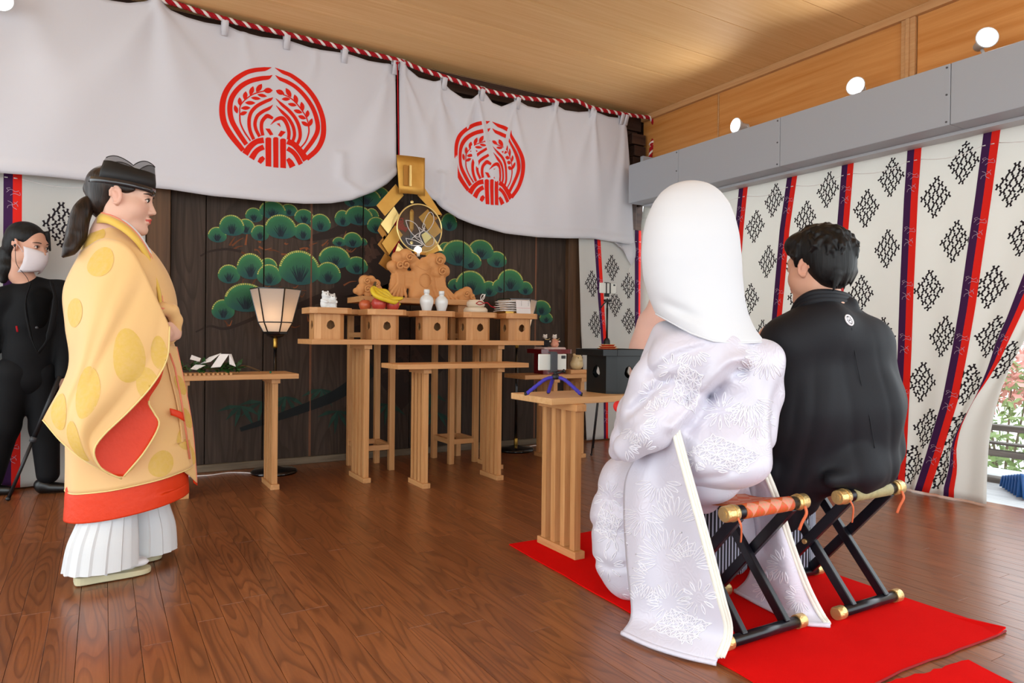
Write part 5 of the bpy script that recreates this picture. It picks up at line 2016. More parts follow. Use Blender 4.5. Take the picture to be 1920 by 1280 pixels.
def head_prims(f, full=0., nose=1.):
    """x forward, y left, z up; eyes at half the head height"""
    P = [f.e((-.012, 0, .042), (.093, .073, .079), .02), f.e((.026, 0, -.02), (.064, .060 + full * .5, .082), .02), f.e((.04, 0, -.078), (.04, .036 + full, .028), .025)]
    for y in (-1, 1):
        P += [f.e((.046, y * .034, -.03), (.034, .027 + full, .036), .02), f.e((.005, y * (.05 + full * .4), -.045), (.04, .016, .04), .025)]
        P += [f.e((.0, y * .071, .0), (.006, .012, .018), .008)]
    P += [f.e((.074, 0, -.094), (.016, .02, .014), .015), f.e((.073, 0, .028), (.016, .05, .018), .02)]
    for y in (-1, 1):
        P.append(f.e((.097, y * .031, .006), (.016, .019, .0115), .012, sub=True))
        P.append(f.e((.0762, y * .032, .0065), (.0105, .0145, .0118), .003))
    P += [f.c((.083, 0, .012), (.1005 + .003 * nose, 0, -.027), .006, .009, .012)]
    for y in (-1, 1):
        P.append(f.e((.0925, y * .0095, -.0315), (.0085, .0075, .0068), .006))
    P += [f.e((.0895, 0, -.0535), (.0105, .021, .0062), .008), f.e((.0875, 0, -.0655), (.0105, .018, .0068), .008)]
    P.append(f.c((.1, -.02, -.0598), (.1, .02, -.0598), .0018, .0018, .004, sub=True))
    # ears: rim, lobe and hollow
    for y in (-1, 1):
        rim = [(-.006 + .017 * math.cos(w) - .004 * math.sin(w), y * (.0775 + .004 * math.cos(w + .6)), .004 + .029 * math.sin(w)) for w in np.linspace(-1.9, 3.3, 11)]
        P += [f.c(rim[i], rim[i + 1], .0046, .0046, .004) for i in range(10)]
        P += [f.e((-.004, y * .073, .003), (.014, .005, .024), .005), f.e((-.0, y * .0755, -.024), (.0075, .0045, .009), .005), f.c((-.012, y * .0765, .012), (.006, y * .0765, -.012), .0038, .0038, .004)]
    P += [f.c((-.018, 0, -.05), (-.036, 0, -.15), .047, .049, .03), f.e((.03, 0, -.098), (.04 + full, .035 + full * 2, .016), .025)]
    return P


def head_colors(f, base='#dbb09a', lip='#c0625a', blush=.35):
    b = np.array(lin(base)[:3])
    L = np.array(lin(lip)[:3])
    red = np.array(lin('#cf8f7c')[:3])

    def col(V):
        q = f.inv(V)
        c = np.tile(b, (len(V), 1))
        ch = np.exp(-(((q[:, 0] - .06) / .035) ** 2 + ((np.abs(q[:, 1]) - .042) / .022) ** 2 + ((q[:, 2] + .025) / .022) ** 2))
        ear = np.exp(-(((q[:, 0]) / .03) ** 2 + ((np.abs(q[:, 1]) - .08) / .01) ** 2 + (q[:, 2] / .04) ** 2))
        w = np.clip(blush * ch + .5 * ear, 0, 1)[:, None]
        c = c * (1 - w) + red * w
        hw = .021 * (1 - np.clip((np.abs(q[:, 2] + .0595) - .002) / .0105, 0, 1))
        m = ((q[:, 0] > .083) & (np.abs(q[:, 1]) < hw) & (q[:, 2] > -.0715) & (q[:, 2] < -.049)).astype(float)[:, None]
        return c * (1 - m) + L * m
    return col


def face_bits(f, root, lid=.0, brow=m_brow, off=(0, 0, 0)):
    """irises, lashes and brows as parts of the person"""
    q = Vector(off)

    def mk(name, mat, pls, rad, n=6):
        b = MB()
        for pl in pls:
            pts = catmull([np.array(f.p(p)) + np.array(q) for p in pl], 5)
            r = np.interp(np.linspace(0, 1, len(pts)), np.linspace(0, 1, len(rad)), np.array(rad) * f.s)
            b.tube(pts, r, n)
        return b.build(name, mat, root)
    for y in (-1, 1):
        b = MB()
        b.ball(np.array(f.p((.0835, y * .0325, .0068))) + np.array(q), .0074 * f.s, 12)
        b.build('iris', m_iris, root)
        b = MB()
        b.ball(np.array(f.p((.0795, y * .032, .0062))) + np.array(q), tuple(np.array((.0096, .0118, .0072)) * f.s), 14, M=f.R)
        b.build('eye', m_eyew, root)
        mk('eyelash', m_lash, [[(.0785, y * .0475, .006), (.087, y * .041, .0125), (.0905, y * .032, .0145), (.089, y * .022, .0105), (.086, y * .018, .006)]], [.001, .0015, .0014, .001, .0007])
        mk('eyebrow', brow, [[(.073, y * .054, .0255), (.0855, y * .042, .0295), (.0918, y * .03, .030), (.0932, y * .018, .0285)]], [.0012, .0026, .003, .0024])


def hand_prims(T, s=1., curl=(.5, .7, .5), side=1, spread=.0, thumb=.5):
    """x along the fingers, y to the thumb side, -z palm"""
    f = Fig(T, s)
    P = [f.e((.045, 0, 0), (.05, .04, .0165), .012), f.e((.07, .0, .001), (.026, .04, .014), .01), f.c((-.03, 0, 0), (.02, 0, 0), .024, .027, .012)]
    for i, (y, L) in enumerate(((.029, .067), (.0098, .075), (-.0098, .07), (-.0285, .054))):
        p = Vector((.083 - .004 * abs(i - 1), y, .001))
        a = 0
        seg = (.46 * L, .31 * L, .25 * L)
        r = (.0088, .0080, .0072, .0062)
        yaw = spread * (1.5 - i)
        for j in range(3):
            a += curl[j]
            q = p + Vector((math.cos(a) * math.cos(yaw), math.sin(yaw) * math.cos(a), -math.sin(a))) * seg[j]
            P.append(f.c(p, q, r[j], r[j + 1], .003))
            p = q
    t0 = Vector((.014, .03, -.006))
    t1 = t0 + Vector((.028, .022, -.012))
    t2 = t1 + Vector((.028 * math.cos(thumb), .006, -.026 * math.sin(thumb)))
    t3 = t2 + Vector((.02 * math.cos(thumb * 1.6), -.004, -.022 * math.sin(thumb * 1.6)))
    P += [f.c(t0, t1, .0135, .011, .006), f.c(t1, t2, .0105, .0092, .003), f.c(t2, t3, .0092, .0072, .003)]
    return P


def frame(x, z):
    """rotation whose local x axis is x, local z near z"""
    x = Vector(x).normalized()
    z = Vector(z)
    z = (z - x * z.dot(x)).normalized()
    y = z.cross(x)
    return Matrix((x, y, z)).transposed().to_4x4()


def coons(c0, c1, d0, d1, nu=24, nv=30, bulge=None):
    """c0,c1: curves s->3D at t=0,1; d0,d1: curves t->3D at s=0,1 (lists of points)"""
    def samp(c, n):
        P = catmull(c, 8)
        d = np.concatenate([[0], np.cumsum(np.linalg.norm(np.diff(P, axis=0), axis=1))])
        w = np.linspace(0, d[-1], n)
        return np.stack([np.interp(w, d, P[:, k]) for k in range(3)], 1)
    C0, C1, D0, D1 = samp(c0, nu), samp(c1, nu), samp(d0, nv), samp(d1, nv)
    s = np.linspace(0, 1, nu)[:, None, None]
    t = np.linspace(0, 1, nv)[None, :, None]
    S = (1 - t) * C0[:, None] + t * C1[:, None] + (1 - s) * D0[None] + s * D1[None]
    S = S - ((1 - s) * (1 - t) * C0[0] + s * (1 - t) * C0[-1] + (1 - s) * t * C1[0] + s * t * C1[-1])
    if bulge is not None:
        S = S + bulge(s[..., 0], t[..., 0])
    return S


def disc_on(G, s, t, r, mat_, root, name='medallion', off=.003, n=26, sx=1., sgn=1.):
    """round woven medallion laid on grid surface G"""
    nu, nv = G.shape[:2]

    def P(a, b):
        a, b = min(max(a, 0), .999) * (nu - 1), min(max(b, 0), .999) * (nv - 1)
        i, j = int(a), int(b)
        fa, fb = a - i, b - j
        return G[i, j] * (1 - fa) * (1 - fb) + G[i + 1, j] * fa * (1 - fb) + G[i, j + 1] * (1 - fa) * fb + G[i + 1, j + 1] * fa * fb
    c = P(s, t)
    us = np.linalg.norm(P(s + .05, t) - P(s - .05, t)) / .1
    ut = np.linalg.norm(P(s, t + .05) - P(s, t - .05)) / .1
    nrm = np.cross(P(s + .05, t) - P(s - .05, t), P(s, t + .05) - P(s, t - .05))
    nrm = nrm / np.linalg.norm(nrm) * off * sgn
    b = MB()
    rings = []
    for q in (0.001, .3, .55, .8, 1):
        rings.append([P(s + q * r / us * math.cos(w), t + q * r / ut * math.sin(w)) + nrm for w in np.linspace(0, 2 * math.pi, n, endpoint=False)])
    A = np.array(rings)
    b.grid(np.concatenate([A, A[:, :1]], axis=1))
    return b.build(name, mat_, root)


def robe_rings(rings, n=48, e1=(1, 0), o=(0, 0), pleat=None, tilt=0.):
    """loft of ellipses; rings: (z, cx, cy, rx, ry)"""
    e1 = np.array([e1[0], e1[1]])
    e2 = np.array([-e1[1], e1[0]])
    K = np.array(rings, float)
    zs = np.linspace(0, 1, len(K))
    C = catmull(K, 6)
    G = np.zeros((n + 1, len(C), 3))
    for j, (z, cx_, cy_, rx, ry) in enumerate(C):
        for i in range(n + 1):
            w = 2 * math.pi * i / n
            k = 1 + (pleat(w, z) if pleat else 0)
            a, b = cx_ + rx * k * math.cos(w), cy_ + ry * k * math.sin(w)
            q = e1 * a + e2 * b
            G[i, j] = (o[0] + q[0], o[1] + q[1], z + tilt * a * (1 if j < 8 else 0))
    return G


# ------------------------------------------------------------------ priestess
m_robe = plain('peach_gauze', '#e4b883', .6, var=(5., '#e8c07c'), spec=.3, sheen=.25, bump=(400., .05))
m_med = plain('yellow_woven_medallion', '#d4ae3a', .6, var=(70., '#dcb878'), spec=.3)
m_orange = plain('orange_silk', '#dd3d12', .5, var=(40., '#d4350e'), spec=.35, bump=(60., .15))
m_pinkedge = plain('pink_edging', '#e58667', .6)
m_yedge = plain('cream_hem', '#ead08a', .6)
m_hak = plain('white_hakama_cloth', '#d7dadc', .8, spec=.2)
m_tabi = plain('white_tabi', '#dedee2', .85, spec=.2, bump=(250., .05))
m_zori = plain('cream_sandal_sole', '#c9c09c', .6)

PX, PY = .085, 3.13
pri = thing('person', 'person in peach yellow robe with round medallions and black gauze cap, standing in profile', 'person', (PX, PY, 0))
PL = (-PX, -PY, 0)
HB = Matrix.Translation((.066, 3.10, 1.473)) @ Matrix.Rotation(R(-12), 4, 'Z') @ Matrix.Rotation(R(6), 4, 'Y')
fh = Fig(HB, 1.12)
body = head_prims(fh, full=.008, nose=.6)
hr = atd(326, 622, 2.68)
wr = np.array([.185, 2.99, .93])
body += chain([fh.p((-.03, 0, -.13)), (.02, 3.12, 1.22), (.05, 3.13, 1.0), (.07, 3.14, .85)], [.055, .10, .10, .12], .03)
for sy, hand_t in ((-1, (.20, 2.985, .955)), (1, (.20, 3.16, .955))):
    sh = (.02, 3.125 + sy * .11, 1.225)
    body += chain([(.02, 3.125, 1.25), sh, (.06, 3.13 + sy * .135, 1.0), hand_t], [.05, .045, .036, .026], .02)
    body += chain([(.07, 3.14 + sy * .06, .85), (.06, 3.14 + sy * .075, .5), (.02 + (.09 if sy > 0 else 0), 3.13 + sy * .07, .1)], [.09, .065, .04], .02)
body += hand_prims(Matrix.Translation((.20, 2.975, .945)) @ frame((.72, .62, .28), (.6, -.75, .1)), .98, (.75, 1.0, .7), thumb=.4)
body += hand_prims(Matrix.Translation((.205, 3.17, .985)) @ frame((.62, -.75, .12), (.75, .55, .2)), .96, (.8, .9, .6), thumb=.4)
sdf_obj('body', body, .0034, m_skin, pri, it=1, colors=head_colors(fh, '#deb49f', '#c8574e', .45), loc=PL)


def off(o, L):
    o.location = L
    return o


fbits = len(bpy.data.objects)
before = set(bpy.data.objects)
face_bits(fh, pri)
for o in set(bpy.data.objects) - before:
    o.location = PL
# hair swept back, ponytail
hp = [fh.e((-.024, 0, .045), (.094, .081, .074), .02), fh.e((-.052, 0, -.005), (.056, .066, .075), .02), fh.e((.05, 0, .1), (.12, .08, .03), .01, sub=True), fh.e((.085, 0, .0), (.062, .1, .075), .012, sub=True), fh.e((.0, -.08, -.01), (.026, .03, .04), .008, sub=True), fh.e((.0, .08, -.01), (.026, .03, .04), .008, sub=True), fh.e((.02, 0, -.09), (.075, .1, .055), .012, sub=True)]
hp += [fh.e((.014, y * .068, .034), (.036, .009, .017), .01) for y in (-1, 1)]
tail = [(182, 372, 3.10), (162, 384, 3.09), (150, 408, 3.08), (143, 440, 3.07), (132, 465, 3.05), (117, 482, 3.04)]
tp = [at(u, v, Y=y) for u, v, y in tail]
hp += chain([fh.p((-.10, 0, .02)), tp[0]], [.026, .02], .014)
tl = catmull(tp, 8)
MB().tube(tl, np.interp(np.linspace(0, 1, len(tl)), [0, .08, .3, .6, .85, 1], [.017, .024, .034, .036, .024, .004]), 20).build('ponytail', m_hairbr, pri, loc=PL)
sdf_obj('hair', hp, .0035, m_hairbr, pri, it=1, loc=PL)
MB().tube([tuple(tp[0] + np.array([.02, 0, .0])), tuple(tp[0] + np.array([-.012, 0, -.012]))], .025, 14).build('hair_tie', m_kblack, pri, loc=PL)
# black cap: lacquered band and stiff gauze with two peaks
m_gauze = plain('black_gauze', '#0c0c0e', .6, alpha=.62)
m_felt = plain('black_stiff_cloth', '#121315', .65)
m_band2 = plain('lacquered_band', '#1b1e24', .2, spec=.5, coat=.5)


def capring(w, z, grow=1.):
    return fh.p((-.008 + .106 * grow * math.cos(w), .090 * grow * math.sin(w), z))


G = np.array([[capring(w, z, 1.0) for z in (.036, .044, .055)] for w in np.linspace(-2.55, 2.55, 50)])
MB().grid(G).build('cap_band', m_band2, pri, solid=.003, loc=PL)
ws = np.linspace(-2.1, 2.1, 60)
low, high = [], []
for w in ws:
    x = math.cos(w)
    top = .108 + .010 * math.exp(-((x + .3) / .45) ** 2)
    pk = .024 * max(0, math.cos((x + .1) * 2.7)) ** .6 if x < .42 else .036 * max(0, math.cos((x - .78) * 3.4)) ** .8
    a = [capring(w, .055), np.array(fh.p((-.008 + .105 * x, .087 * math.sin(w), .078))), np.array(fh.p((-.008 + .1 * x, .066 * math.sin(w), top)))]
    b_ = np.array(fh.p((-.008 + .096 * x, .046 * math.sin(w), top + pk)))
    low.append(a)
    high.append([a[2], (a[2] + b_) / 2 + 0, b_])
MB().grid(np.array(low)).build('cap_crown', m_felt, pri, solid=.0012, loc=PL)
MB().grid(np.array(high)).build('cap_gauze', m_gauze, pri, loc=PL)
MB().tube([h[2] for h in high], .0018, 6).build('cap_piping', m_felt, pri, loc=PL)

# robe body
E1 = (math.cos(R(9)), math.sin(R(9)))
G = robe_rings([(.372, .025, 0, .228, .185), (.47, .02, 0, .222, .178), (.6, .01, 0, .212, .168), (.76, .012, 0, .19, .158), (.90, .008, 0, .165, .152), (.94, .0, 0, .158, .148), (1.0, .006, 0, .172, .158), (1.09, .0, 0, .178, .175), (1.18, -.012, 0, .162, .185), (1.25, -.025, 0, .135, .168), (1.30, -.04, 0, .108, .128), (1.335, -.05, 0, .08, .085), (1.36, -.05, 0, .07, .072)],
               64, E1, (PX, PY), pleat=lambda w, z: .012 * math.sin(9 * w + 2 * z) * max(0, min(1, (1.0 - z) * 2)), tilt=.14)
MB().grid(G).build('robe', m_robe, pri, solid=.003, loc=PL)
for s, t_, r in ((.70, .08, .05), (.80, .05, .05), (.90, .11, .05), (.93, .30, .045), (.56, .78, .05), (.62, .3, .05), (.60, .9, .04)):
    disc_on(G, s, t_, r, m_med, pri, off=.0026).location = PL
MB().tube([tuple(G[i, 0]) for i in range(64)], .0028, 6).build('hem_line', m_yedge, pri, loc=PL)
# orange under-robe hem and white hakama
G2 = robe_rings([(.262, .012, 0, .22, .18), (.30, .012, 0, .218, .179), (.38, .014, 0, .213, .174), (.5, .01, 0, .20, .165)], 56, E1, (PX, PY), tilt=.14)
MB().grid(G2).build('under_robe', m_orange, pri, solid=.003, loc=PL)
for (cx_, cy_, rx, ry), (z0, z1) in (((-.105, -.07, .125, .10), (.052, .5)), ((.075, .09, .125, .105), (.04, .5))):
    G = robe_rings([(z0, cx_ + .01, cy_, rx, ry), (z0 + .1, cx_ * .95 + .014, cy_ * .95, rx * .93, ry * .93), (z0 + .19, cx_ * .8 + .016, cy_ * .75, rx * .78, ry * .78), (z0 + .3, cx_ * .65 + .015, cy_ * .6, rx * .68, ry * .66), (z1, cx_ * .5, cy_ * .6, rx * .66, ry * .6)], 90, E1, (PX, PY),
                   pleat=lambda w, z: .085 * ((w * 8 / math.pi) % 1 - .5) * min(1, (.6 - z) * 2.5))
    MB().grid(G, smooth=False).build('hakama_leg', m_hak, pri, solid=.003, loc=PL)
# sandals and socks
for dx, dy in ((-.005, -.075), (.045, .09)):
    ft = Matrix.Translation((PX - .04 + dx, PY + dy, 0)) @ Matrix.Rotation(R(9), 4, 'Z')
    f2 = Fig(ft, 1.0)
    sdf_obj('sock', [f2.e((-.075, 0, .062), (.045, .035, .035), .02), f2.c((-.07, 0, .06), (.06, -.0, .052), .036, .03, .02), f2.e((.085, .012, .048), (.04, .022, .016), .008), f2.e((.09, -.018, .048), (.036, .02, .015), .008), f2.c((-.06, 0, .08), (-.055, 0, .16), .036, .04, .02)], .005, m_tabi, pri, loc=PL)
    outl = [(-.125 + .0, .03), (-.12, -.03), (-.05, -.038), (.06, -.046), (.115, -.036), (.135, -.005), (.125, .03), (.06, .046), (-.05, .038)]
    c = catmull(outl + outl[:1], 5)[:-1]
    b = MB().prism([(p[0], p[1]) for p in c], 0, 1)
    b.v = [tuple(ft @ Vector((x, y, (.003 if z < .5 else .034 - .012 * (x + .12) / .25)))) for x, y, z in b.v]
    s_ = b.build('sandal_sole', m_zori, pri, bevel=.004, loc=PL)
    b = MB()
    b.tube([ft @ Vector(p) for p in catmull([(.06, .0, .072), (.02, -.03, .078), (-.02, -.042, .05), (-.03, -.044, .03)], 5)], .006, 8)
    b.tube([ft @ Vector(p) for p in catmull([(.06, .0, .072), (.02, .03, .078), (-.02, .042, .05), (-.03, .044, .03)], 5)], .006, 8)
    b.build('sandal_strap', m_tabi, pri, loc=PL)


def Q(*pts):
    return [at(u, v, Y=y) for u, v, y in pts]


# big hanging right sleeve: near panel, orange lined far panel
top = Q((152, 470, 3.06), (196, 447, 2.99), (245, 468, 2.92), (288, 548, 2.88), (318, 612, 2.87))
back = Q((152, 470, 3.06), (119, 540, 3.06), (122, 610, 3.04), (128, 690, 2.98), (80, 787, 2.9))
bot = Q((80, 787, 2.9), (120, 832, 2.87), (170, 870, 2.85), (228, 897, 2.85))
cuff = Q((318, 612, 2.87), (313, 672, 2.84), (285, 722, 2.81), (240, 772, 2.8), (192, 818, 2.8), (176, 848, 2.8), (192, 880, 2.82), (228, 897, 2.85))


def slb(s, t):
    B = np.zeros(np.broadcast(s, t).shape + (3,))
    B[..., 1] = -.07 * np.sin(np.pi * np.clip(s * 1.15, 0, 1)) * np.sin(np.pi * np.clip(t * .9 + .06, 0, 1)) + .016 * np.sin(11 * s + 4 * t) * np.sin(np.pi * t) * np.sin(np.pi * s) + .014 * np.exp(-((s - .62 + .25 * t) / .05) ** 2) * np.sin(np.pi * np.clip(t * 1.3, 0, 1)) + .012 * np.exp(-((s - .42 + .1 * t) / .05) ** 2) * np.sin(np.pi * t)
    return B


SL = coons(top, bot, back, cuff, 40, 50, slb)
MB().grid(SL).build('sleeve', m_robe, pri, solid=.003, loc=PL)
for s, t_, r in ((.72, .36, .08), (.52, .66, .076), (.25, .12, .06), (.13, .38, .055), (.18, .88, .055), (.55, .9, .06), (.93, .2, .05), (.97, .36, .045)):
    disc_on(SL, s, t_, r, m_med, pri, off=-.0026).location = PL
MB().tube([tuple(p) for p in SL[-1]], .0035, 6).build('sleeve_edge', m_yedge, pri, loc=PL)
MB().tube([tuple(p) for p in SL[:, -1]], .003, 6).build('sleeve_edge', m_yedge, pri, loc=PL)
far = coons(Q((270, 640, 2.9), (295, 655, 2.89), (312, 668, 2.88)), Q((180, 872, 2.87), (205, 890, 2.87), (232, 893, 2.87)), Q((270, 640, 2.9), (215, 740, 2.9), (172, 815, 2.89), (168, 850, 2.88), (180, 872, 2.87)),
            Q((312, 668, 2.88), (301, 712, 2.885), (279, 750, 2.89), (289, 774, 2.89), (298, 797, 2.885), (272, 845, 2.88), (232, 893, 2.87)), 16, 40)
MB().grid(far).build('sleeve_lining', m_orange, pri, solid=.003, loc=PL)
MB().tube([tuple(p) for p in far[-1, 14:]], .004, 6).build('sleeve_edge', m_yedge, pri, loc=PL)
# far sleeve and front flaps with pink edges
fl = coons(Q((306, 640, 3.02), (318, 645, 3.05), (331, 650, 3.08)), Q((346, 885, 3.04), (357, 893, 3.07), (369, 905, 3.1)), Q((306, 640, 3.02), (318, 700, 3.02), (334, 770, 3.03), (346, 885, 3.04)), Q((331, 650, 3.08), (347, 725, 3.09), (361, 805, 3.1), (369, 905, 3.1)), 12, 24)
MB().grid(fl).build('front_panel', m_robe, pri, solid=.003, loc=PL)
for t_ in (.3, .55, .82):
    disc_on(fl, .6, t_, .04, m_med, pri, off=-.0026).location = PL
MB().tube([tuple(p) for p in fl[-1]], .003, 6).build('panel_edge', m_pinkedge, pri, loc=PL)
MB().tube(Q((318, 662, 3.0), (328, 690, 3.0), (338, 740, 3.01), (343, 770, 3.02), (356, 860, 3.05)), .0035, 6).build('panel_edge', m_pinkedge, pri, loc=PL)
fo = coons(Q((318, 765, 2.985), (330, 768, 2.99), (343, 773, 3.0)), Q((320, 778, 2.985), (332, 782, 2.99), (346, 790, 3.0)), Q((318, 765, 2.985), (320, 778, 2.985)), Q((343, 773, 3.0), (346, 790, 3.0)), 6, 4)
MB().grid(fo).build('lining_strip', m_orange, pri, solid=.002, loc=PL)
fo = coons(Q((350, 790, 3.09), (356, 800, 3.11)), Q((363, 905, 3.09), (370, 910, 3.11)), Q((350, 790, 3.09), (358, 860, 3.09), (363, 905, 3.09)), Q((356, 800, 3.11), (366, 860, 3.12), (370, 910, 3.11)), 4, 12)
MB().grid(fo).build('lining_strip', m_orange, pri, solid=.003, loc=PL)
# sash knot in front, back belt
sdf_obj('sash_loop', chain(Q((290, 585, 2.98), (306, 578, 2.985), (322, 582, 3.0), (330, 600, 3.02), (328, 625, 3.03), (318, 640, 3.03)), [.02, .024, .025, .024, .022, .016], .01), .0045, m_robe, pri, loc=PL)
MB().tube(Q((284, 592, 2.96), (298, 578, 2.955), (316, 578, 2.97), (326, 588, 2.99)), .0045, 6).build('panel_edge', m_pinkedge, pri, loc=PL)
MB().tube([(PX + E1[0] * .163 * math.cos(w) - E1[1] * .152 * math.sin(w), PY + E1[1] * .163 * math.cos(w) + E1[0] * .152 * math.sin(w), .925) for w in np.linspace(0, 2 * math.pi, 40)], .008, 8).build('belt_cord', m_pinkedge, pri, loc=PL)
MB().tube([(PX + E1[0] * .166 * math.cos(w) - E1[1] * .155 * math.sin(w), PY + E1[1] * .166 * math.cos(w) + E1[0] * .155 * math.sin(w), .955) for w in np.linspace(0, 2 * math.pi, 40)], .022, 8, flat=.4, up=(1, 0, 0)).build('belt', m_med, pri, loc=PL)
# layered collar: yellow, pink edge, white inner
cl1 = catmull(Q((178, 424, 3.13), (184, 418, 3.06), (204, 420, 3.01), (232, 436, 2.985), (257, 460, 2.98), (278, 496, 2.99), (293, 540, 2.98), (300, 585, 2.98)), 6)
cl2 = catmull(Q((182, 402, 3.14), (190, 399, 3.07), (212, 406, 3.025), (238, 421, 3.01), (262, 446, 3.0), (284, 484, 3.005), (299, 530, 3.0), (306, 578, 3.0)), 6)
cl3 = catmull(Q((212, 404, 3.04), (238, 418, 3.025), (262, 442, 3.02), (284, 478, 3.03), (298, 515, 3.03)), 6)
n = min(len(cl1), len(cl2))
MB().grid(np.stack([cl1[:n], (cl1[:n] + cl2[:n]) / 2 + np.array([0, -.012, 0]), cl2[:n]], 1)).build('collar', plain('yellow_collar', '#e3bd55', .6, spec=.3, sheen=.2), pri, solid=.004, loc=PL)
MB().tube(cl2, .0042, 8).build('collar_edge', m_pinkedge, pri, loc=PL)
MB().tube(cl3, .005, 8).build('inner_collar', m_hak, pri, loc=PL)

# ------------------------------------------------------------------ woman in the black suit
m_suit = plain('black_suit', '#0b0c0f', .75, spec=.2, bump=(300., .1))
m_shirt = plain('black_top', '#0a0a0b', .9, spec=.15)
m_mask = plain('white_mask', '#d9d3d8', .85, spec=.15)
m_shoe = plain('black_shoe', '#0b0b0c', .35, spec=.5)
SXY = atd(60, 915, 4.04)
sx_, sy_ = float(SXY[0]), float(SXY[1])
sta = thing('person', 'person in a black suit with white face mask standing at the left edge', 'person', (sx_, sy_, 0))
SLc = (-sx_, -sy_, 0)
hc = atd(52, 463, 3.98)
fs = Fig(Matrix.Translation(hc) @ Matrix.Rotation(R(-38), 4, 'Z') @ Matrix.Rotation(R(8), 4, 'Y'), 1.09)
A = lambda u, v, d=4.04: atd(u, v, d)
bp_ = head_prims(fs, full=.0)
bp_ += chain([fs.p((-.03, 0, -.13)), A(68, 560), A(60, 640), A(55, 700)], [.05, .075, .08, .09], .03)
for sh, el, hd in ((A(112, 545, 4.08), A(128, 640, 4.1), A(122, 720, 4.0)), (A(8, 560, 3.97), A(-22, 650, 3.97), A(-45, 735, 3.95))):
    bp_ += chain([A(62, 550), sh, el, hd], [.05, .04, .034, .026], .02)
    bp_ += hand_prims(Matrix.Translation(hd) @ frame((.2, -.3, -1), (0, -1, .2)), .95, (.5, .7, .5))
for hip, kn, an in ((A(78, 705, 4.06), A(86, 800, 4.06), A(92, 895, 4.04)), (A(32, 705, 3.98), A(10, 800, 3.95), A(-18, 905, 3.95))):
    bp_ += chain([hip, kn, an], [.08, .055, .036], .02)
sdf_obj('body', bp_, .0045, m_skin, sta, it=1, colors=head_colors(fs, '#cf9f88', '#b0605a', .2), loc=SLc)
before = set(bpy.data.objects)
face_bits(fs, sta)
for o in set(bpy.data.objects) - before:
    o.location = SLc
hp = [fs.e((-.022, 0, .05), (.097, .083, .084), .02), fs.e((-.06, 0, -.0), (.06, .078, .075), .02), fs.e((.092, 0, -.005), (.05, .1, .082), .012, sub=True), fs.e((.012, -.08, -.014), (.03, .03, .04), .008, sub=True), fs.e((.012, .08, -.014), (.03, .03, .04), .008, sub=True), fs.e((.02, 0, -.09), (.075, .1, .055), .012, sub=True)]
hp += chain([A(30, 462, 4.0), A(16, 478, 3.98), A(14, 502, 3.96), A(6, 525, 3.95)], [.035, .052, .048, .02], .02)
hp += [fs.c((.06, .05, .09), (.075, .066, .0), .012, .006, .015)]
sdf_obj('hair', hp, .005, m_hairb, sta, it=1, loc=SLc)
# mask following the lower face
G = []
for i in range(15):
    a = (i / 14 - .5) * 2
    col = []
    for j in range(9):
        b_ = j / 8
        z = -.018 - .103 * b_ + (.018 * abs(a) * (1 - 2 * b_))
        x = .104 - .062 * a * a + .012 * math.sin(math.pi * b_) - .024 * b_ ** 2 + (.0016 if j % 2 else 0)
        col.append(fs.p((x, .074 * a * (1 - .12 * b_), z)))
    G.append(col)
mk_ = MB().grid(np.array(G)).build('face_mask', m_mask, sta, solid=.002, loc=SLc)
for y in (-1, 1):
    MB().tube([fs.p(p) for p in catmull([(.044, y * .073, -.03), (.02, y * .08, .0), (-.004, y * .084, .022)], 5)], .0014, 5).build('ear_loop', m_mask, mk_)
MB().tube([fs.p(p) for p in catmull([(.006, -.085, -.004), (.012, -.087, -.03), (.02, -.075, -.1), (.055, -.04, -.16), (.06, -.02, -.2)], 6)], .0016, 5).build('earphone_wire', m_blkp, sta, loc=SLc)
MB().ball(fs.p((.004, -.083, -.002)), .009 * 1, 10).build('earphone', m_blkp, sta, loc=SLc)
# jacket, top, trousers, shoes
jk = chain([A(66, 566), A(62, 605), A(58, 660), A(56, 705)], [.125, .13, .125, .135], .05)
jk += [E_(A(66, 556), (.15, .10, .052), .03, fs.R)]
for sh, el, hd in ((A(112, 548, 4.08), A(122, 640, 4.1), A(120, 705, 4.02)), (A(8, 562, 3.96), A(-22, 650, 3.96), A(-42, 720, 3.95))):
    jk += chain([A(62, 545), sh, el, hd], [.08, .07, .056, .045], .03)
sdf_obj('jacket', jk, .007, m_suit, sta, loc=SLc)
tpc = A(76, 590, 3.9)
sdf_obj('top', [E_(A(74, 556, 3.98), (.07, .07, .06), .02), E_(A(74, 580, 3.965), (.05, .06, .12), .02)], .007, m_shirt, sta, loc=SLc)
for pl in ([(58, 530, 3.9), (48, 570, 3.87), (58, 630, 3.86), (70, 660, 3.86)], [(96, 527, 3.93), (104, 565, 3.9), (92, 630, 3.87), (72, 662, 3.86)]):
    MB().tube(catmull([A(u, v, d) for u, v, d in pl], 6), [.01] * 6 + [.017] * 7 + [.008] * 6, 8, flat=.4).build('lapel', m_suit, sta, loc=SLc)
MB().ball(A(69, 614, 3.855), .008, 10).build('button', m_grey, sta, loc=SLc)
MB().tube([A(31, 611, 3.86), A(33, 622, 3.855)], .005, 8).build('red_pen', m_redcord, sta, loc=SLc)
tr = []
for hip, kn, an in ((A(78, 700, 4.06), A(84, 800, 4.06), A(90, 888, 4.04)), (A(30, 700, 3.98), A(8, 800, 3.95), A(-18, 900, 3.95))):
    tr += chain([A(54, 690), hip, kn, an], [.12, .10, .076, .06], .03)
sdf_obj('trousers', tr, .007, m_suit, sta, loc=SLc)
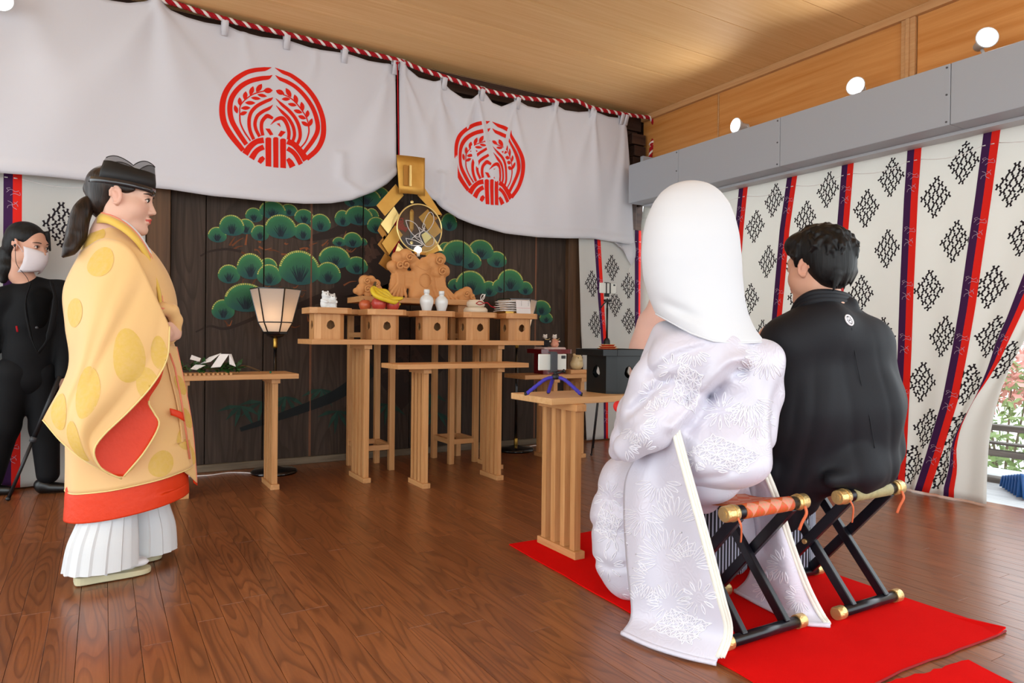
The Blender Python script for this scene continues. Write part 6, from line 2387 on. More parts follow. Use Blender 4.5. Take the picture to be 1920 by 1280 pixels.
for hx, hy in (A(94, 900)[:2], A(-16, 905, 3.96)[:2]):
    f2 = Fig(Matrix.Translation((hx, hy, 0)) @ Matrix.Rotation(R(-20), 4, 'Z'), 1.)
    sdf_obj('shoe', [f2.c((-.04, 0, .035), (.09, 0, .028), .037, .027, .02), f2.e((-.04, 0, .055), (.045, .038, .035), .02), f2.e((.0, 0, -.05), (.3, .2, .053), .001, sub=True)], .005, m_shoe, sta, loc=SLc)
a, b = at(15, 936, Z=.008), A(112, 705, 3.96)
t = thing('monopod', 'thin black camera monopod leaning in front of the woman in the black suit', 'monopod', a)
a_ = Vector((0, 0, 0))
d = Vector(b - a)
MB().tube([a_, d * .5], .009, 10).build('lower_tube', m_blkp, t)
MB().tube([d * .48, d], .0125, 10).build('upper_tube', m_blkp, t)
MB().tube([d * .46, d * .5], .017, 10).build('twist_lock', m_grey, t)
MB().ball((0, 0, .004), .013, 10).build('rubber_foot', m_blkp, t)
# ------------------------------------------------------------------ bride
def brocade(name, c1, c2, rough=.35):
    m, nt, b = new_mat(name)
    L = nt.links.new
    tc = node(nt, 'ShaderNodeTexCoord')
    vo = node(nt, 'ShaderNodeTexVoronoi', i_Scale=14.)
    nd = node(nt, 'ShaderNodeTexNoise', i_Scale=9., i_Detail=2.)
    L(tc.outputs['Object'], nd.inputs['Vector'])
    va = node(nt, 'ShaderNodeVectorMath', operation='SCALE')
    va.inputs['Scale'].default_value = .16
    L(nd.outputs['Color'], va.inputs[0])
    vb = node(nt, 'ShaderNodeVectorMath', operation='ADD')
    L(tc.outputs['Object'], vb.inputs[0])
    L(va.outputs[0], vb.inputs[1])
    L(vb.outputs[0], vo.inputs['Vector'])
    ml = node(nt, 'ShaderNodeMath', operation='MULTIPLY', i_1=34.)
    L(vo.outputs['Distance'], ml.inputs[0])
    si = node(nt, 'ShaderNodeMath', operation='SINE')
    L(ml.outputs[0], si.inputs[0])
    n2 = node(nt, 'ShaderNodeTexNoise', i_Scale=5., i_Detail=1.)
    L(tc.outputs['Object'], n2.inputs['Vector'])
    cr = node(nt, 'ShaderNodeValToRGB')
    cr.color_ramp.elements[0].position, cr.color_ramp.elements[1].position = .42, .6
    L(n2.outputs['Fac'], cr.inputs['Fac'])
    mm = node(nt, 'ShaderNodeMath', operation='MULTIPLY')
    L(si.outputs[0], mm.inputs[0])
    L(cr.outputs['Color'], mm.inputs[1])
    bp = node(nt, 'ShaderNodeBump', i_Strength=.16, i_Distance=.003)
    L(mm.outputs[0], bp.inputs['Height'])
    L(bp.outputs['Normal'], b.inputs['Normal'])
    mx = node(nt, 'ShaderNodeMix', data_type='RGBA')
    mx.inputs[6].default_value, mx.inputs[7].default_value = lin(c1), lin(c2)
    L(n2.outputs['Fac'], mx.inputs[0])
    L(mx.outputs[2], b.inputs['Base Color'])
    b.inputs['Roughness'].default_value = rough
    b.inputs['Sheen Weight'].default_value = .15
    return m


m_silk = brocade('white_embossed_silk', '#cbccd9', '#d6d1de')
m_hood = plain('white_hood_silk', '#d7dadf', .75, spec=.2)
m_cream = plain('cream_lining', '#e6e5da', .6)
m_redl = plain('red_lining', '#d3201f', .55)
BXY = (1.80, 1.62)
bri = thing('person', 'person in a white bridal kimono and large white hood seated on a folding stool', 'person', (BXY[0], BXY[1], 0))
BLc = (-BXY[0], -BXY[1], 0)
D = atd
hc = D(1303, 500, 2.27)
fb = Fig(Matrix.Translation(hc) @ Matrix.Rotation(R(92), 4, 'Z') @ Matrix.Rotation(R(10), 4, 'Y'), 1.02)
bp_ = head_prims(fb)
tor = [fb.p((-.03, 0, -.13)), (1.74, 1.68, .86), (1.78, 1.68, .65), (1.80, 1.66, .52)]
bp_ += chain(tor, [.05, .09, .09, .09], .03)
for s in (-1, 1):
    sh = (1.74 + s * .14, 1.69, .88)
    hd = (1.76 + s * .05, 1.95, .62)
    bp_ += chain([(1.74, 1.68, .90), sh, (1.78 + s * .14, 1.80, .68), hd], [.05, .04, .034, .024], .02)
    bp_ += hand_prims(Matrix.Translation(hd) @ frame((-s * .6, .7, .05), (0, .1, 1)), .92, (.3, .4, .3), thumb=.2)
    bp_ += chain([(1.80 + s * .07, 1.66, .51), (1.79 + s * .06, 1.98, .46), (1.79 + s * .05, 2.0, .09)], [.07, .05, .035], .02)
    bp_ += [C_((1.79 + s * .05, 1.98, .05), (1.79 + s * .05, 2.08, .035), .03, .024, .02)]
sdf_obj('body', bp_, .006, m_skin, bri, it=1, colors=head_colors(fb, '#e3c3b3', '#b8434a', .2), loc=BLc)
before = set(bpy.data.objects)
face_bits(fb, bri)
sdf_obj('hair', [fb.e((-.02, 0, .055), (.095, .082, .085), .02), fb.e((.085, 0, -.01), (.05, .1, .085), .012, sub=True), fb.e((.02, 0, -.09), (.075, .1, .055), .012, sub=True)], .006, m_hairb, bri, it=1)
for o in set(bpy.data.objects) - before:
    o.location = BLc
# hood: tall egg with a drape that runs down to the right shoulder
hv = [338, 341, 348, 360, 380, 410, 440, 480, 520, 560, 590, 615, 642]
hl = [1297, 1276, 1258, 1241, 1226, 1213, 1206, 1203, 1207, 1218, 1231, 1246, 1262]
hr_ = [1299, 1320, 1337, 1352, 1367, 1379, 1386, 1390, 1392, 1396, 1403, 1414, 1434]
hy = [.002, .035, .06, .09, .12, .15, .163, .17, .172, .178, .19, .202, .213]
G = np.zeros((65, 40, 3))
for i in range(65):
    w = 2 * math.pi * i / 64
    c, s_ = math.cos(w), math.sin(w)
    vh = np.interp(c, [-1, -.8, -.45, -.1, .3, .7, 1], [588, 602, 626, 639, 643, 642, 641]) if s_ < 0 else np.interp(c, [-1, 0, 1], [588, 560, 641])
    for j in range(40):
        t_ = (j / 39) ** 1.25
        v = 338 + (vh - 338) * t_
        a, b_, ry = (np.interp(v, hv, q) for q in (hl, hr_, hy))
        k_ = 1.0
        u = (a + b_) / 2 + (b_ - a) / 2 * c
        cr = math.exp(-((v - (566 + (u - 1240) * .42)) / 9.) ** 2) * math.exp(-((u - 1272) / 42.) ** 2) if s_ < 0 else 0
        sw = .006 * math.sin(u * .05 + v * .012) * t_ * (s_ < 0)
        G[i, j] = D(u, v, 2.23 + ry * s_ + .016 * cr + sw)
MB().grid(G).build('hood', m_hood, bri, solid=.004, loc=BLc, sub=1)
MB().tube([tuple(p) for p in G[30:66, -1]], .0035, 7).build('hood_hem', m_hood, bri, loc=BLc)

# kimono back with the sash bulge under it
kb = []
kb += chain([D(1272, 672, 2.12), D(1330, 668, 2.12), D(1405, 682, 2.2)], [.085, .1, .085], .05)
kb += chain([D(1270, 690, 2.16), D(1278, 760, 2.18), D(1300, 850, 2.18)], [.09, .10, .10], .05)
kb += [E_(D(1375, 745, 2.19), (.105, .12, .15), .05), E_(D(1372, 830, 2.14), (.115, .12, .12), .05), E_(D(1345, 850, 2.14), (.13, .13, .105), .04), E_(D(1400, 700, 2.2), (.085, .09, .1), .04), E_(D(1378, 870, 2.12), (.10, .11, .065), .03)]
kb += [E_(D(1264, 636, 2.19), (.06, .06, .055), .04), C_(D(1246, 628, 2.24), D(1228, 690, 2.24), .045, .055, .04)]
kb += chain([D(1405, 692, 2.2), D(1438, 672, 2.2), D(1436, 740, 2.22), D(1425, 820, 2.2)], [.055, .05, .05, .05], .03)


def px_folds(lines, base=0.):
    """soft creases (positive) and ridges (negative) running along lines seen in the photograph, pressed into the cloth"""
    def fn(X, Y, Z):
        f = .515 * X + .857 * Y
        u = 960 + 1280 * (.857 * X - .515 * Y) / f
        v = 640 + 1280 * (.95 - Z) / f - 8 + .0105 * (u - 960)
        q = base * np.sin(26 * X + 31 * Z) * np.sin(19 * Y + 7 * Z)
        for pts, a, w in lines:
            d = None
            for (x0, y0), (x1, y1) in zip(pts, pts[1:]):
                dx, dy = x1 - x0, y1 - y0
                t = np.clip(((u - x0) * dx + (v - y0) * dy) / (dx * dx + dy * dy), 0, 1)
                e = (u - x0 - t * dx) ** 2 + (v - y0 - t * dy) ** 2
                d = e if d is None else np.minimum(d, e)
            q = q + a * np.exp(-d / (w * w))
        return q.astype(np.float32)
    return fn


ksel = px_folds([([(1398, 672), (1372, 676), (1335, 715), (1292, 775), (1262, 800)], -.026, 13), ([(1392, 694), (1368, 700), (1330, 745), (1296, 800)], .030, 13), ([(1330, 742), (1306, 738), (1290, 752)], .016, 8),
                 ([(1220, 700), (1262, 668), (1320, 650)], .010, 8), ([(1225, 688), (1265, 655), (1318, 640)], -.006, 7), ([(1186, 770), (1228, 728), (1262, 708)], .010, 9), ([(1180, 758), (1222, 716), (1256, 696)], -.006, 8),
                 ([(1170, 815), (1215, 770), (1252, 748)], .008, 9), ([(1330, 800), (1345, 835), (1375, 850)], .010, 10), ([(1300, 840), (1325, 862), (1370, 872)], .006, 9), ([(1430, 700), (1424, 760), (1408, 830), (1380, 880)], .007, 9), ([(1290, 830), (1300, 890)], .008, 10), ([(1415, 860), (1360, 893), (1310, 897)], .008, 7)], .0012)
sdf_obj('kimono_back', kb, .0065, m_silk, bri, it=3, warp=ksel, loc=BLc)
# left sleeve lying over the lap
ks = chain([D(1262, 660, 2.16), D(1232, 715, 2.19), D(1212, 775, 2.22), D(1200, 810, 2.3)], [.07, .075, .075, .07], .04)
ks += chain([D(1262, 740, 2.1), D(1225, 800, 2.12), D(1178, 838, 2.2)], [.055, .065, .05], .04)
ks += chain([D(1205, 790, 2.25), D(1175, 825, 2.3), D(1160, 845, 2.34)], [.065, .05, .035], .03)
ks += chain([D(1218, 720, 2.22), D(1192, 770, 2.32), D(1175, 800, 2.4)], [.06, .055, .045], .03)
sdf_obj('sleeve', ks, .0065, m_silk, bri, it=3, warp=ksel, loc=BLc)
sdf_obj('sleeve_lining', [E_(D(1166, 765, 2.52), (.028, .03, .02), .01), E_(D(1160, 760, 2.53), (.02, .02, .018), .01)], .004, m_redl, bri, loc=BLc)
# skirt over knees and shins
sk = chain([D(1330, 880, 2.2), D(1240, 895, 2.42), D(1178, 915, 2.55)], [.11, .115, .10], .05)
sk += chain([D(1180, 905, 2.55), D(1170, 970, 2.55), D(1172, 1040, 2.52), D(1178, 1080, 2.5)], [.105, .115, .11, .085], .05)
sk += chain([D(1235, 920, 2.5), D(1235, 1000, 2.5), D(1240, 1080, 2.45)], [.11, .12, .10], .05)
sk += chain([D(1330, 890, 2.3), D(1320, 930, 2.35)], [.09, .06], .05)
sdf_obj('kimono_skirt', sk, .007, m_silk, bri, it=3, warp=px_folds([([(1118, 985), (1150, 1000), (1180, 998)], .012, 9), ([(1122, 1050), (1150, 1066), (1182, 1062)], .012, 8), ([(1125, 920), (1150, 945), (1176, 950)], .008, 10), ([(1160, 880), (1150, 930), (1148, 990)], .006, 9)], .002), loc=BLc)
# trailing robe: one flap each side of the stool
Fz = lambda u, v, z=.014: at(u, v, Z=z)


def flap_bulge(a, ph, k1=5., k2=2.):
    def fn(s, t):
        B = np.zeros(np.broadcast(s, t).shape + (3,))
        q = a * np.sin(np.pi * s) * np.sin(np.pi * np.clip(t * 1.02, 0, 1)) * np.sin(k1 * s + k2 * t + ph)
        B[..., 0] = -.5 * q
        B[..., 1] = -.85 * q
        return B
    return fn


f1 = coons([D(1212, 835, 2.26), D(1240, 815, 2.16), D(1258, 788, 2.08)], [Fz(1166, 1186), Fz(1220, 1210), Fz(1285, 1230), Fz(1343, 1243)],
           [D(1212, 835, 2.26), D(1176, 890, 2.3), D(1170, 960, 2.28), D(1176, 1060, 2.25), D(1184, 1150, 2.22), Fz(1166, 1186)], [D(1258, 788, 2.08), D(1290, 905, 2.03), D(1322, 1020, 2.0), D(1348, 1120, 1.99), D(1362, 1185, 2.0), Fz(1343, 1243)], 30, 50, flap_bulge(.05, .6))
MB().grid(f1).build('robe_flap', m_silk, bri, solid=.006, loc=BLc)
for dx, r in ((0, .007), (.010, .005), (.018, .005)):
    MB().tube([tuple(np.array(p) + np.array([.86, -.5, 0]) * dx + np.array([.0, .004, 0])) for p in f1[-1, :-1]], r, 7).build('padded_edge', m_cream, bri, loc=BLc)
MB().tube([tuple(p) for p in f1[:, -1]], .008, 7).build('padded_hem', m_silk, bri, loc=BLc)
f2_ = coons([D(1398, 880, 2.4), D(1415, 872, 2.36), D(1430, 868, 2.32)], [Fz(1378, 1107), Fz(1440, 1140), Fz(1500, 1166), Fz(1556, 1172)],
            [D(1398, 880, 2.4), D(1404, 930, 2.42), D(1418, 1000, 2.42), D(1405, 1075, 2.46), Fz(1378, 1107)], [D(1430, 868, 2.32), D(1455, 930, 2.32), D(1484, 1020, 2.31), D(1512, 1095, 2.3), D(1540, 1150, 2.29), Fz(1556, 1172)], 22, 40, flap_bulge(.035, 2.))
MB().grid(f2_).build('robe_flap', m_silk, bri, solid=.006, loc=BLc)
for dx, r in ((0, .008), (-.012, .006)):
    MB().tube([tuple(np.array(p) + np.array([.86, -.5, 0]) * dx + np.array([-.004, -.008, 0])) for p in f2_[-1, :-1]], r, 7).build('padded_edge', m_cream, bri, loc=BLc)
MB().tube([tuple(p) for p in f2_[:, -1]], .008, 7).build('padded_hem', m_silk, bri, loc=BLc)
f3 = coons([D(1362, 905, 2.32), D(1400, 900, 2.34)], [D(1396, 1040, 2.42), D(1418, 1020, 2.42)], [D(1362, 905, 2.32), D(1372, 960, 2.4), D(1396, 1040, 2.42)], [D(1400, 900, 2.34), D(1416, 960, 2.42), D(1418, 1020, 2.42)], 10, 20)
MB().grid(f3).build('robe_flap', m_silk, bri, solid=.005, loc=BLc)
# bride's white sandal tip and raised embossed lattice on the lower back


def ray_on(objs, u, v, lift=.0015):
    r = Vector(_M3 @ np.array([(u - 960) / 1280., -(v - 640) / 1280., -1.])).normalized()
    best = None
    for o in objs:
        M = Matrix.Translation(Vector(o.location) + Vector(bri.location))
        ok, loc, nr, _ = o.ray_cast(M.inverted() @ Vector((0, 0, CAM_H)), r)
        if ok:
            p = M @ loc
            d = (p - Vector((0, 0, CAM_H))).length
            if best is None or d < best[0]:
                best = (d, p - r * lift)
    return None if best is None else best[1]


m_thread = plain('white_satin_thread', '#ecebf2', .35, spec=.45, sheen=.2)
bpy.context.view_layer.update()
targets = [c for c in bri.children if c.name.split('.')[0] in ('kimono_back', 'sleeve', 'robe_flap', 'kimono_skirt', 'hood')]
emb = {}
r5 = np.random.default_rng(8)


def thread(pl, w=.0022):
    pts = [ray_on(targets, u, v) for u, v in catmull(pl, 3)]
    run = []
    for p in pts + [None]:
        if p is None or (run and (p - run[-1]).length > .05):
            if len(run) > 2:
                ml = emb.setdefault('embroidery', MB())
                ml.tube(run, [w * .5] + [w] * (len(run) - 2) + [w * .5], 5, caps=False)
            run = []
        if p is not None:
            run.append(p)


def fan(u, v, r, a0, a1, n, k=.35):
    for w in np.linspace(a0, a1, n):
        c, s = math.cos(w), math.sin(w)
        q = .12 * r
        thread([(u + r * k * c, v + r * k * s), (u + r * .7 * c - q * s * .6, v + r * .7 * s + q * c * .6), (u + r * c, v + r * s), (u + r * .72 * c + q * s * .6, v + r * .72 * s - q * c * .6), (u + r * k * c, v + r * k * s)], .0016)


def lattice(u0, v0, ax, ay, m, n):
    """interlocking petals with a small square in each field"""
    ax, ay = np.array(ax, float), np.array(ay, float)
    for i in range(m):
        for j in range(n):
            c = np.array([u0, v0]) + ax * i + ay * j
            for e, f in ((ax, ay), (ay, -ax)):
                thread([c - e / 2 - f / 2, c - f / 2 * .62, c + e / 2 - f / 2], .0019)
                thread([c - e / 2 + f / 2, c + f / 2 * .62, c + e / 2 + f / 2], .0019)
            s = .17
            thread([c - ax * s - ay * s, c + ax * s - ay * s, c + ax * s + ay * s, c - ax * s + ay * s, c - ax * s - ay * s], .0016)


for a in [(1405, 745, 46, .2, 2.6, 9), (1400, 745, 58, .6, 2.2, 9), (1440, 668, 44, 1.0, 3.4, 9), (1352, 770, 36, 0, 6.0, 12), (1352, 770, 20, 0, 6.0, 8), (1415, 700, 34, 2.6, 5.2, 7), (1420, 790, 34, -.6, 2.4, 8), (1330, 880, 26, 3.2, 6.2, 7), (1375, 885, 28, 3.2, 6.2, 7), (1305, 860, 24, 0, 6, 9),
          (1262, 692, 30, 0, 6, 10), (1300, 655, 34, .4, 2.6, 7), (1225, 740, 30, 0, 6, 10), (1195, 800, 34, -.4, 2.8, 9), (1240, 775, 34, 2.2, 5.2, 8), (1172, 835, 30, -1.2, 1.4, 7), (1205, 845, 26, 3.4, 6.0, 6),
          (1235, 900, 44, .2, 3., 9), (1210, 960, 50, .8, 3.2, 9), (1262, 985, 55, 3.4, 5.9, 11), (1250, 1050, 60, 2.8, 6., 13), (1290, 1060, 46, 3.6, 6.4, 9), (1225, 1085, 44, 1., 4., 9), (1255, 1130, 40, 0, 6, 14), (1310, 1120, 34, 0, 6, 11), (1200, 1130, 36, 3.6, 6.4, 8), (1290, 1180, 30, 0, 6, 10),
          (1140, 930, 30, 0, 6, 10), (1150, 1000, 34, 0, 6, 10), (1140, 1060, 30, 0, 6, 9), (1470, 1060, 34, 1.4, 4.6, 9), (1440, 1100, 30, 2, 5, 8), (1500, 1120, 30, 1, 4, 8)]:
    fan(*a)
lattice(1338, 822, (19, 8), (-15, 12), 5, 3)
lattice(1280, 690, (15, 9), (-4, 18), 3, 4)
lattice(1262, 1150, (19, 7), (-14, 13), 4, 3)
lattice(1130, 960, (13, 8), (-4, 15), 3, 3)
for k_, mb_ in emb.items():
    mb_.build(k_, m_thread, bri, loc=BLc)['kind'] = 'stuff'
# white sandal tip under the skirt hem
sdf_obj('sandal', [E_((1.74, 1.93, .022), (.05, .11, .016), .01)], .005, m_hood, bri, loc=BLc)
# ------------------------------------------------------------------ groom
m_haori = plain('black_silk', '#14161c', .65, spec=.3, bump=(350., .06))
m_crest = plain('white_crest', '#e9e9ee', .7)
m_str, nt, b_ = new_mat('striped_hakama_cloth')
tc = node(nt, 'ShaderNodeTexCoord')
sp = node(nt, 'ShaderNodeSeparateXYZ')
nt.links.new(tc.outputs['UV'], sp.inputs[0])
m1 = node(nt, 'ShaderNodeMath', operation='FRACT')
nt.links.new(sp.outputs['X'], m1.inputs[0])
r_ = node(nt, 'ShaderNodeValToRGB')
r_.color_ramp.interpolation = 'CONSTANT'
r_.color_ramp.elements[0].color = lin('#14161f')
r_.color_ramp.elements[1].position = .58
r_.color_ramp.elements[1].color = lin('#b9bfd2')
nt.links.new(m1.outputs[0], r_.inputs['Fac'])
nt.links.new(r_.outputs[0], b_.inputs['Base Color'])
b_.inputs['Roughness'].default_value = .7
GXY = (2.30, 1.60)
gro = thing('person', 'person in a black kimono coat with white back crest, seated with short black hair', 'person', (GXY[0], GXY[1], 0))
GLc = (-GXY[0], -GXY[1], 0)
hc = D(1533, 505, 2.46)
fg = Fig(Matrix.Translation(hc) @ Matrix.Rotation(R(90), 4, 'Z') @ Matrix.Rotation(R(3), 4, 'Y'), 1.1)
bp_ = head_prims(fg, full=.003, nose=1.2)
bp_ += chain([fg.p((-.032, 0, -.13)), D(1548, 685, 2.53), D(1560, 760, 2.5), D(1560, 870, 2.52)], [.05, .09, .11, .11], .03)
for s in (-1, 1):
    sh = np.array((2.27 + s * .17, 1.64, .95))
    hd = (2.26 + s * .07, 2.03, .62)
    bp_ += chain([(2.27, 1.64, .96), sh, (2.28 + s * .23, 1.78, .68), hd], [.06, .055, .042, .028], .02)
    bp_ += hand_prims(Matrix.Translation(hd) @ frame((-s * .3, .9, -.1), (0, .1, 1)), 1., (.3, .4, .3), thumb=.2)
    bp_ += chain([(2.3 + s * .08, 1.64, .52), (2.28 + s * .1, 2.08, .49), (2.28 + s * .1, 2.08, .1)], [.09, .066, .04], .02)
    bp_ += [C_((2.28 + s * .1, 2.06, .055), (2.28 + s * .1, 2.22, .04), .036, .027, .02)]
sdf_obj('body', bp_, .004, m_skin, gro, it=1, colors=head_colors(fg, '#dba88e', '#b86a5e', .3), loc=GLc)
before = set(bpy.data.objects)
face_bits(fg, gro)
# short layered hair: a cap cut away round face, ears and nape, roughened with locks
hp = [fg.e((-.02, 0, .054), (.1, .086, .086), .02), fg.e((-.05, 0, .01), (.072, .08, .085), .02), fg.e((.03, 0, .085), (.075, .078, .05), .02)]
for y in (-1, 1):
    hp += [fg.c((.022, y * .076, .045), (.028, y * .071, .008), .012, .006, .012)]
r4 = np.random.default_rng(21)
for k in range(150):
    th, ph = r4.uniform(-2.9, 2.9), r4.uniform(.15, 1.5)
    base = np.array([-.02 + .1 * math.sin(ph) * math.cos(th), .086 * math.sin(ph) * math.sin(th), .054 + .086 * math.cos(ph)])
    if base[0] > .06 and base[2] < .07:
        continue
    nr = np.array([math.sin(ph) * math.cos(th), math.sin(ph) * math.sin(th), math.cos(ph)])
    dn = np.array([r4.normal(.0, .3), r4.normal(0, .35), -.6 + r4.normal(0, .3)])
    dn = dn - nr * (dn @ nr) * .8
    dn = dn / np.linalg.norm(dn)
    L = r4.uniform(.025, .06)
    p1 = base + dn * L * .55 + nr * .003
    p2 = base + dn * L - nr * .002
    hp += [fg.c(base - nr * .002, p1, .007, .006, .007), fg.c(p1, p2, .006, .002, .006)]
for k in range(26):
    y = r4.uniform(-.055, .055)
    a_ = np.array([-.108 + abs(y) * .25, y, r4.uniform(-.03, .0)])
    hp += [fg.c(a_, a_ + np.array([.012 + r4.normal(0, .004), r4.normal(0, .008), -.035 - .02 * r4.random()]), .0095, .002, .006)]
hp += [fg.e((.1, 0, .0), (.06, .12, .062), .012, sub=True), fg.e((.012, -.09, -.012), (.028, .03, .036), .008, sub=True), fg.e((.012, .09, -.012), (.028, .03, .036), .008, sub=True), fg.e((.03, 0, -.1), (.075, .12, .065), .012, sub=True)]
sdf_obj('hair', hp, .0034, m_hairb, gro, it=2)
for o in set(bpy.data.objects) - before:
    o.location = GLc
# haori
ha = chain([D(1478, 640, 2.42), D(1540, 618, 2.4), D(1620, 640, 2.46)], [.085, .095, .085], .06)
ha += chain([D(1510, 660, 2.45), D(1520, 760, 2.46), D(1530, 850, 2.5)], [.135, .155, .15], .06)
ha += chain([D(1590, 660, 2.46), D(1608, 760, 2.46), D(1605, 850, 2.46)], [.125, .14, .13], .06)
ha += chain([D(1628, 650, 2.48), D(1648, 750, 2.5), D(1652, 840, 2.5), D(1640, 880, 2.48)], [.075, .07, .065, .05], .05)
ha += chain([D(1478, 650, 2.43), D(1478, 760, 2.46), D(1478, 850, 2.5)], [.09, .09, .09], .05)
ha += chain([D(1490, 800, 2.44), D(1492, 890, 2.5), D(1490, 960, 2.6)], [.09, .085, .05], .05)
ha += chain([D(1545, 870, 2.44), D(1600, 872, 2.4), D(1640, 868, 2.44)], [.085, .09, .07], .04)
ha += [E_(D(1546, 605, 2.46), (.088, .088, .05), .04), C_(D(1556, 594, 2.45), D(1596, 592, 2.48), .034, .034, .03)]
ha += [C_(D(1532, 580, 2.40), D(1590, 573, 2.43), .036, .034, .03)]
ha += chain([D(1455, 880, 2.5), D(1472, 950, 2.52), D(1480, 990, 2.52)], [.075, .05, .014], .03)
ha += chain([D(1530, 905, 2.45), D(1515, 945, 2.48), D(1490, 985, 2.52)], [.05, .03, .012], .03)
ha += [C_(D(1555, 898, 2.40), D(1646, 884, 2.42), .045, .04, .04), C_(D(1560, 900, 2.32), D(1636, 888, 2.34), .026, .024, .03)]
ha += [E_(D(1475, 800, 2.6), (.1, .16, .2), .04), C_(D(1500, 880, 2.6), D(1420, 900, 2.9), .12, .1, .05)]
ha += [C_(D(1548, 640, 2.24), D(1530, 800, 2.25), .016, .03, .03, True), C_(D(1518, 812, 2.2), D(1580, 850, 2.22), .014, .024, .03, True)]


def coat_folds(X, Y, Z):
    lat = .857 * X - .515 * Y
    q = .002 * np.sin(22 * X + 26 * Y + 3 * Z)
    for l0, sl, w, a, z0 in ((1.02, .05, .012, .010, .93), (1.06, .10, .02, -.008, .95), (1.15, -.12, .014, .007, .96), (1.19, -.10, .03, -.005, .9), (1.285, -.16, .010, .007, 1.0), (1.33, -.14, .02, -.006, .95), (.97, .06, .012, .008, .85)):
        q = q + .55 * a * np.exp(-((lat - (l0 + sl * (Z - .7))) / w) ** 2) * np.clip((z0 - Z) * 6, 0, 1)
    return q


sdf_obj('coat', ha, .0065, m_haori, gro, it=3, warp=coat_folds, loc=GLc)
# collar: folded band round the nape
for k, (u0, v0, r) in enumerate(((0, 0, .0145), (-2, -7, .012), (1, 8, .017), (2, 15, .018))):
    pts = catmull([D(1487 + u0, 596 + v0, 2.5), D(1500 + u0, 572 + v0, 2.42), D(1525 + u0, 557 + v0, 2.37), D(1556 + u0, 555 + v0, 2.37), D(1584 + u0, 560 + v0, 2.42), D(1593 + u0, 566 + v0, 2.48), D(1592 + u0, 578 + v0, 2.56)], 6)
    MB().tube(pts, r, 10).build('collar', m_haori, gro, loc=GLc)
# back crest: laid onto the coat surface by ray casting
dg = bpy.context.evaluated_depsgraph_get()
dg.update()


def cast(u, v, lift=.0025):
    r = _M3 @ np.array([(u - 960) / 1280., -(v - 640) / 1280., -1.])
    r = Vector(r).normalized()
    o = [c for c in gro.children if c.name.startswith('coat')][0]
    M = o.matrix_world
    q = M.inverted()
    ok, loc, nr, _ = o.ray_cast(q @ Vector((0, 0, CAM_H)), (q.to_3x3() @ r).normalized())
    if not ok:
        return None
    return np.array(M @ loc) - np.array(r) * lift


def crest_bit(polys, name, mat_, w=None):
    b = MB()
    for pl in polys:
        q = [cast(u, v) for u, v in pl]
        if any(p is None for p in q):
            continue
        if w:
            b.tube(q, w, 6)
        else:
            b.add(q, [tuple(range(len(q)))])
    if b.v:
        b.build(name, mat_, gro, loc=GLc)


ux, vx = np.array([4.6, 3.4]), np.array([5.2, 9.2])
E_c = np.array([1592.4, 600])
ep = lambda r, w: tuple(E_c + np.array([7.2 * r * math.cos(w) + 2.6 * r * math.sin(w), 9.8 * r * math.sin(w) + 2.2 * r * math.cos(w)]))
crest_bit([[ep(.92, w) for w in np.linspace(0, 2 * math.pi, 29)]], 'back_crest', m_crest, .0032)
crest_bit([[ep(.62, w + k), ep(.2, w + k + .3), ep(.62, w + k + .75)] for k in (0,) for w in np.linspace(0, 2 * math.pi, 5, endpoint=False)], 'back_crest', m_crest, .0022)
# seam down the middle of the back
sm_ = [cast(u, v, .0006) for u, v in [(1597, 615), (1603, 660), (1615, 720), (1630, 780), (1640, 840)]]
if all(p is not None for p in sm_):
    MB().tube(catmull(sm_, 6), .0012, 5).build('back_seam', m_haori, gro, loc=GLc)


# striped hakama: two wide legs of pleated cloth
def uv_grid(o, nu, nv, ku):
    me = o.data
    uv = me.uv_layers.new(name='UVMap')
    for lp in me.loops:
        i, j = divmod(lp.vertex_index, nv)
        uv.data[lp.index].uv = (i / (nu - 1) * ku, j / (nv - 1))


for cx_, cy_, rx in ((2.14, 1.97, .13), (2.425, 1.87, .14)):
    G = robe_rings([(.035, cx_, cy_, rx, .15), (.16, cx_, cy_, rx, .15), (.32, cx_, cy_, rx * .98, .15), (.46, cx_, cy_, rx * .9, .16), (.54, cx_, cy_ - .02, rx * .75, .16)], 72, (1, 0), (0, 0),
                   pleat=lambda w, z: .05 * (abs(((w * 8 / math.pi) % 2) - 1) - .5) * min(1, (.6 - z) * 2.5))
    o = MB().grid(G).build('hakama_leg', m_str, gro, solid=.003, loc=GLc)
    uv_grid(o, G.shape[0], G.shape[1], 66)
# thighs of the hakama between seat and knees
for x0 in (2.2, 2.4):
    Gp = np.array([[(x0 + .11 * math.cos(w), y, .50 + .085 * math.sin(w)) for y in np.linspace(1.55, 2.1, 8)] for w in np.linspace(0, 2 * math.pi, 33)])
    o = MB().grid(Gp).build('hakama_thigh', m_str, gro, loc=GLc)
    uv_grid(o, 33, 8, 40)

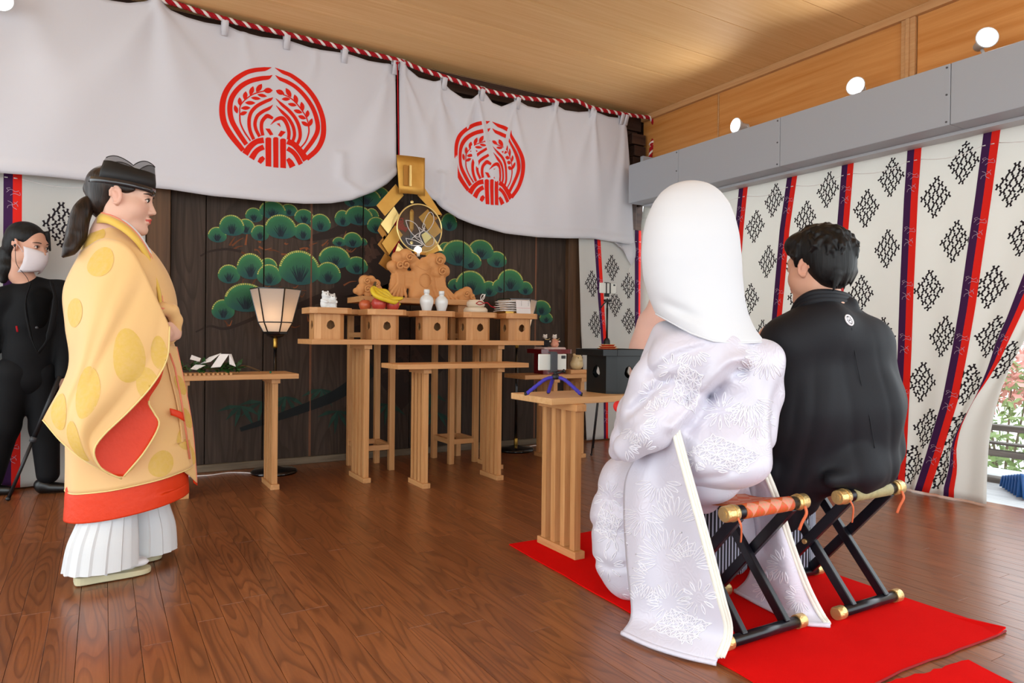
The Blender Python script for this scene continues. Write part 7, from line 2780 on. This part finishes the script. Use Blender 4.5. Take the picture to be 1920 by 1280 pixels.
# ------------------------------------------------------------------ attendant in a pink gauze robe behind the bride
m_pinkg = plain('pink_gauze', '#e3bcae', .6, alpha=.92, spec=.25, sheen=.3, var=(6., '#dcaea0'))
MXY = (2.86, 2.86)
mik = thing('person', 'person in a pale pink gauze robe, almost hidden behind the bride', 'person', (MXY[0], MXY[1], 0))
MLc = (-MXY[0], -MXY[1], 0)
fm = Fig(Matrix.Translation((2.87, 2.86, 1.36)) @ Matrix.Rotation(R(170), 4, 'Z') @ Matrix.Rotation(R(12), 4, 'Y'), 1.)
bp_ = head_prims(fm)
bp_ += chain([fm.p((-.03, 0, -.13)), (2.87, 2.86, 1.1), (2.87, 2.87, .85), (2.87, 2.87, .75)], [.05, .1, .1, .12], .03)
for s in (-1, 1):
    hd = (2.62, 2.88 + s * .1, .86)
    bp_ += chain([(2.87, 2.86, 1.14), (2.87, 2.86 + s * .15, 1.12), (2.80, 2.87 + s * .2, .88), hd], [.05, .05, .038, .026], .02)
    bp_ += hand_prims(Matrix.Translation(hd) @ frame((-1, -s * .3, -.1), (0, 0, 1)), .95, (.5, .6, .4))
    bp_ += chain([(2.87, 2.87 + s * .07, .78), (2.87, 2.87 + s * .07, .45), (2.87, 2.87 + s * .07, .06)], [.085, .06, .038], .02)
    bp_ += [C_((2.87, 2.87 + s * .07, .035), (2.73, 2.87 + s * .07, .03), .03, .024, .02)]
sdf_obj('body', bp_, .007, m_skin, mik, it=1, colors=head_colors(fm), loc=MLc)
before = set(bpy.data.objects)
face_bits(fm, mik)
sdf_obj('hair', [fm.e((-.02, 0, .055), (.095, .082, .085), .02), fm.e((.085, 0, -.01), (.05, .1, .085), .012, sub=True), fm.e((.02, 0, -.09), (.075, .1, .055), .012, sub=True), fm.c((-.09, 0, .0), (-.11, 0, -.3), .03, .02, .02)], .006, m_hairb, mik, it=1)
for o in set(bpy.data.objects) - before:
    o.location = MLc
rb = chain([(2.87, 2.86, 1.15), (2.87, 2.87, .9), (2.88, 2.88, .6), (2.88, 2.88, .12)], [.13, .15, .18, .2], .06)
rb += chain([D(1240, 552, 3.85), D(1222, 600, 3.85), D(1208, 660, 3.85), D(1206, 740, 3.85)], [.05, .065, .085, .09], .04)
for s in (-1, 1):
    rb += chain([(2.87, 2.86, 1.16), (2.87, 2.86 + s * .13, 1.12), (2.80, 2.87 + s * .19, .90), (2.69, 2.88 + s * .14, .875)], [.08, .08, .07, .06], .04)
sdf_obj('robe', rb, .009, m_pinkg, mik, it=3, warp=lambda X, Y, Z: .008 * np.sin(28 * X - 22 * Y + 10 * Z), loc=MLc)
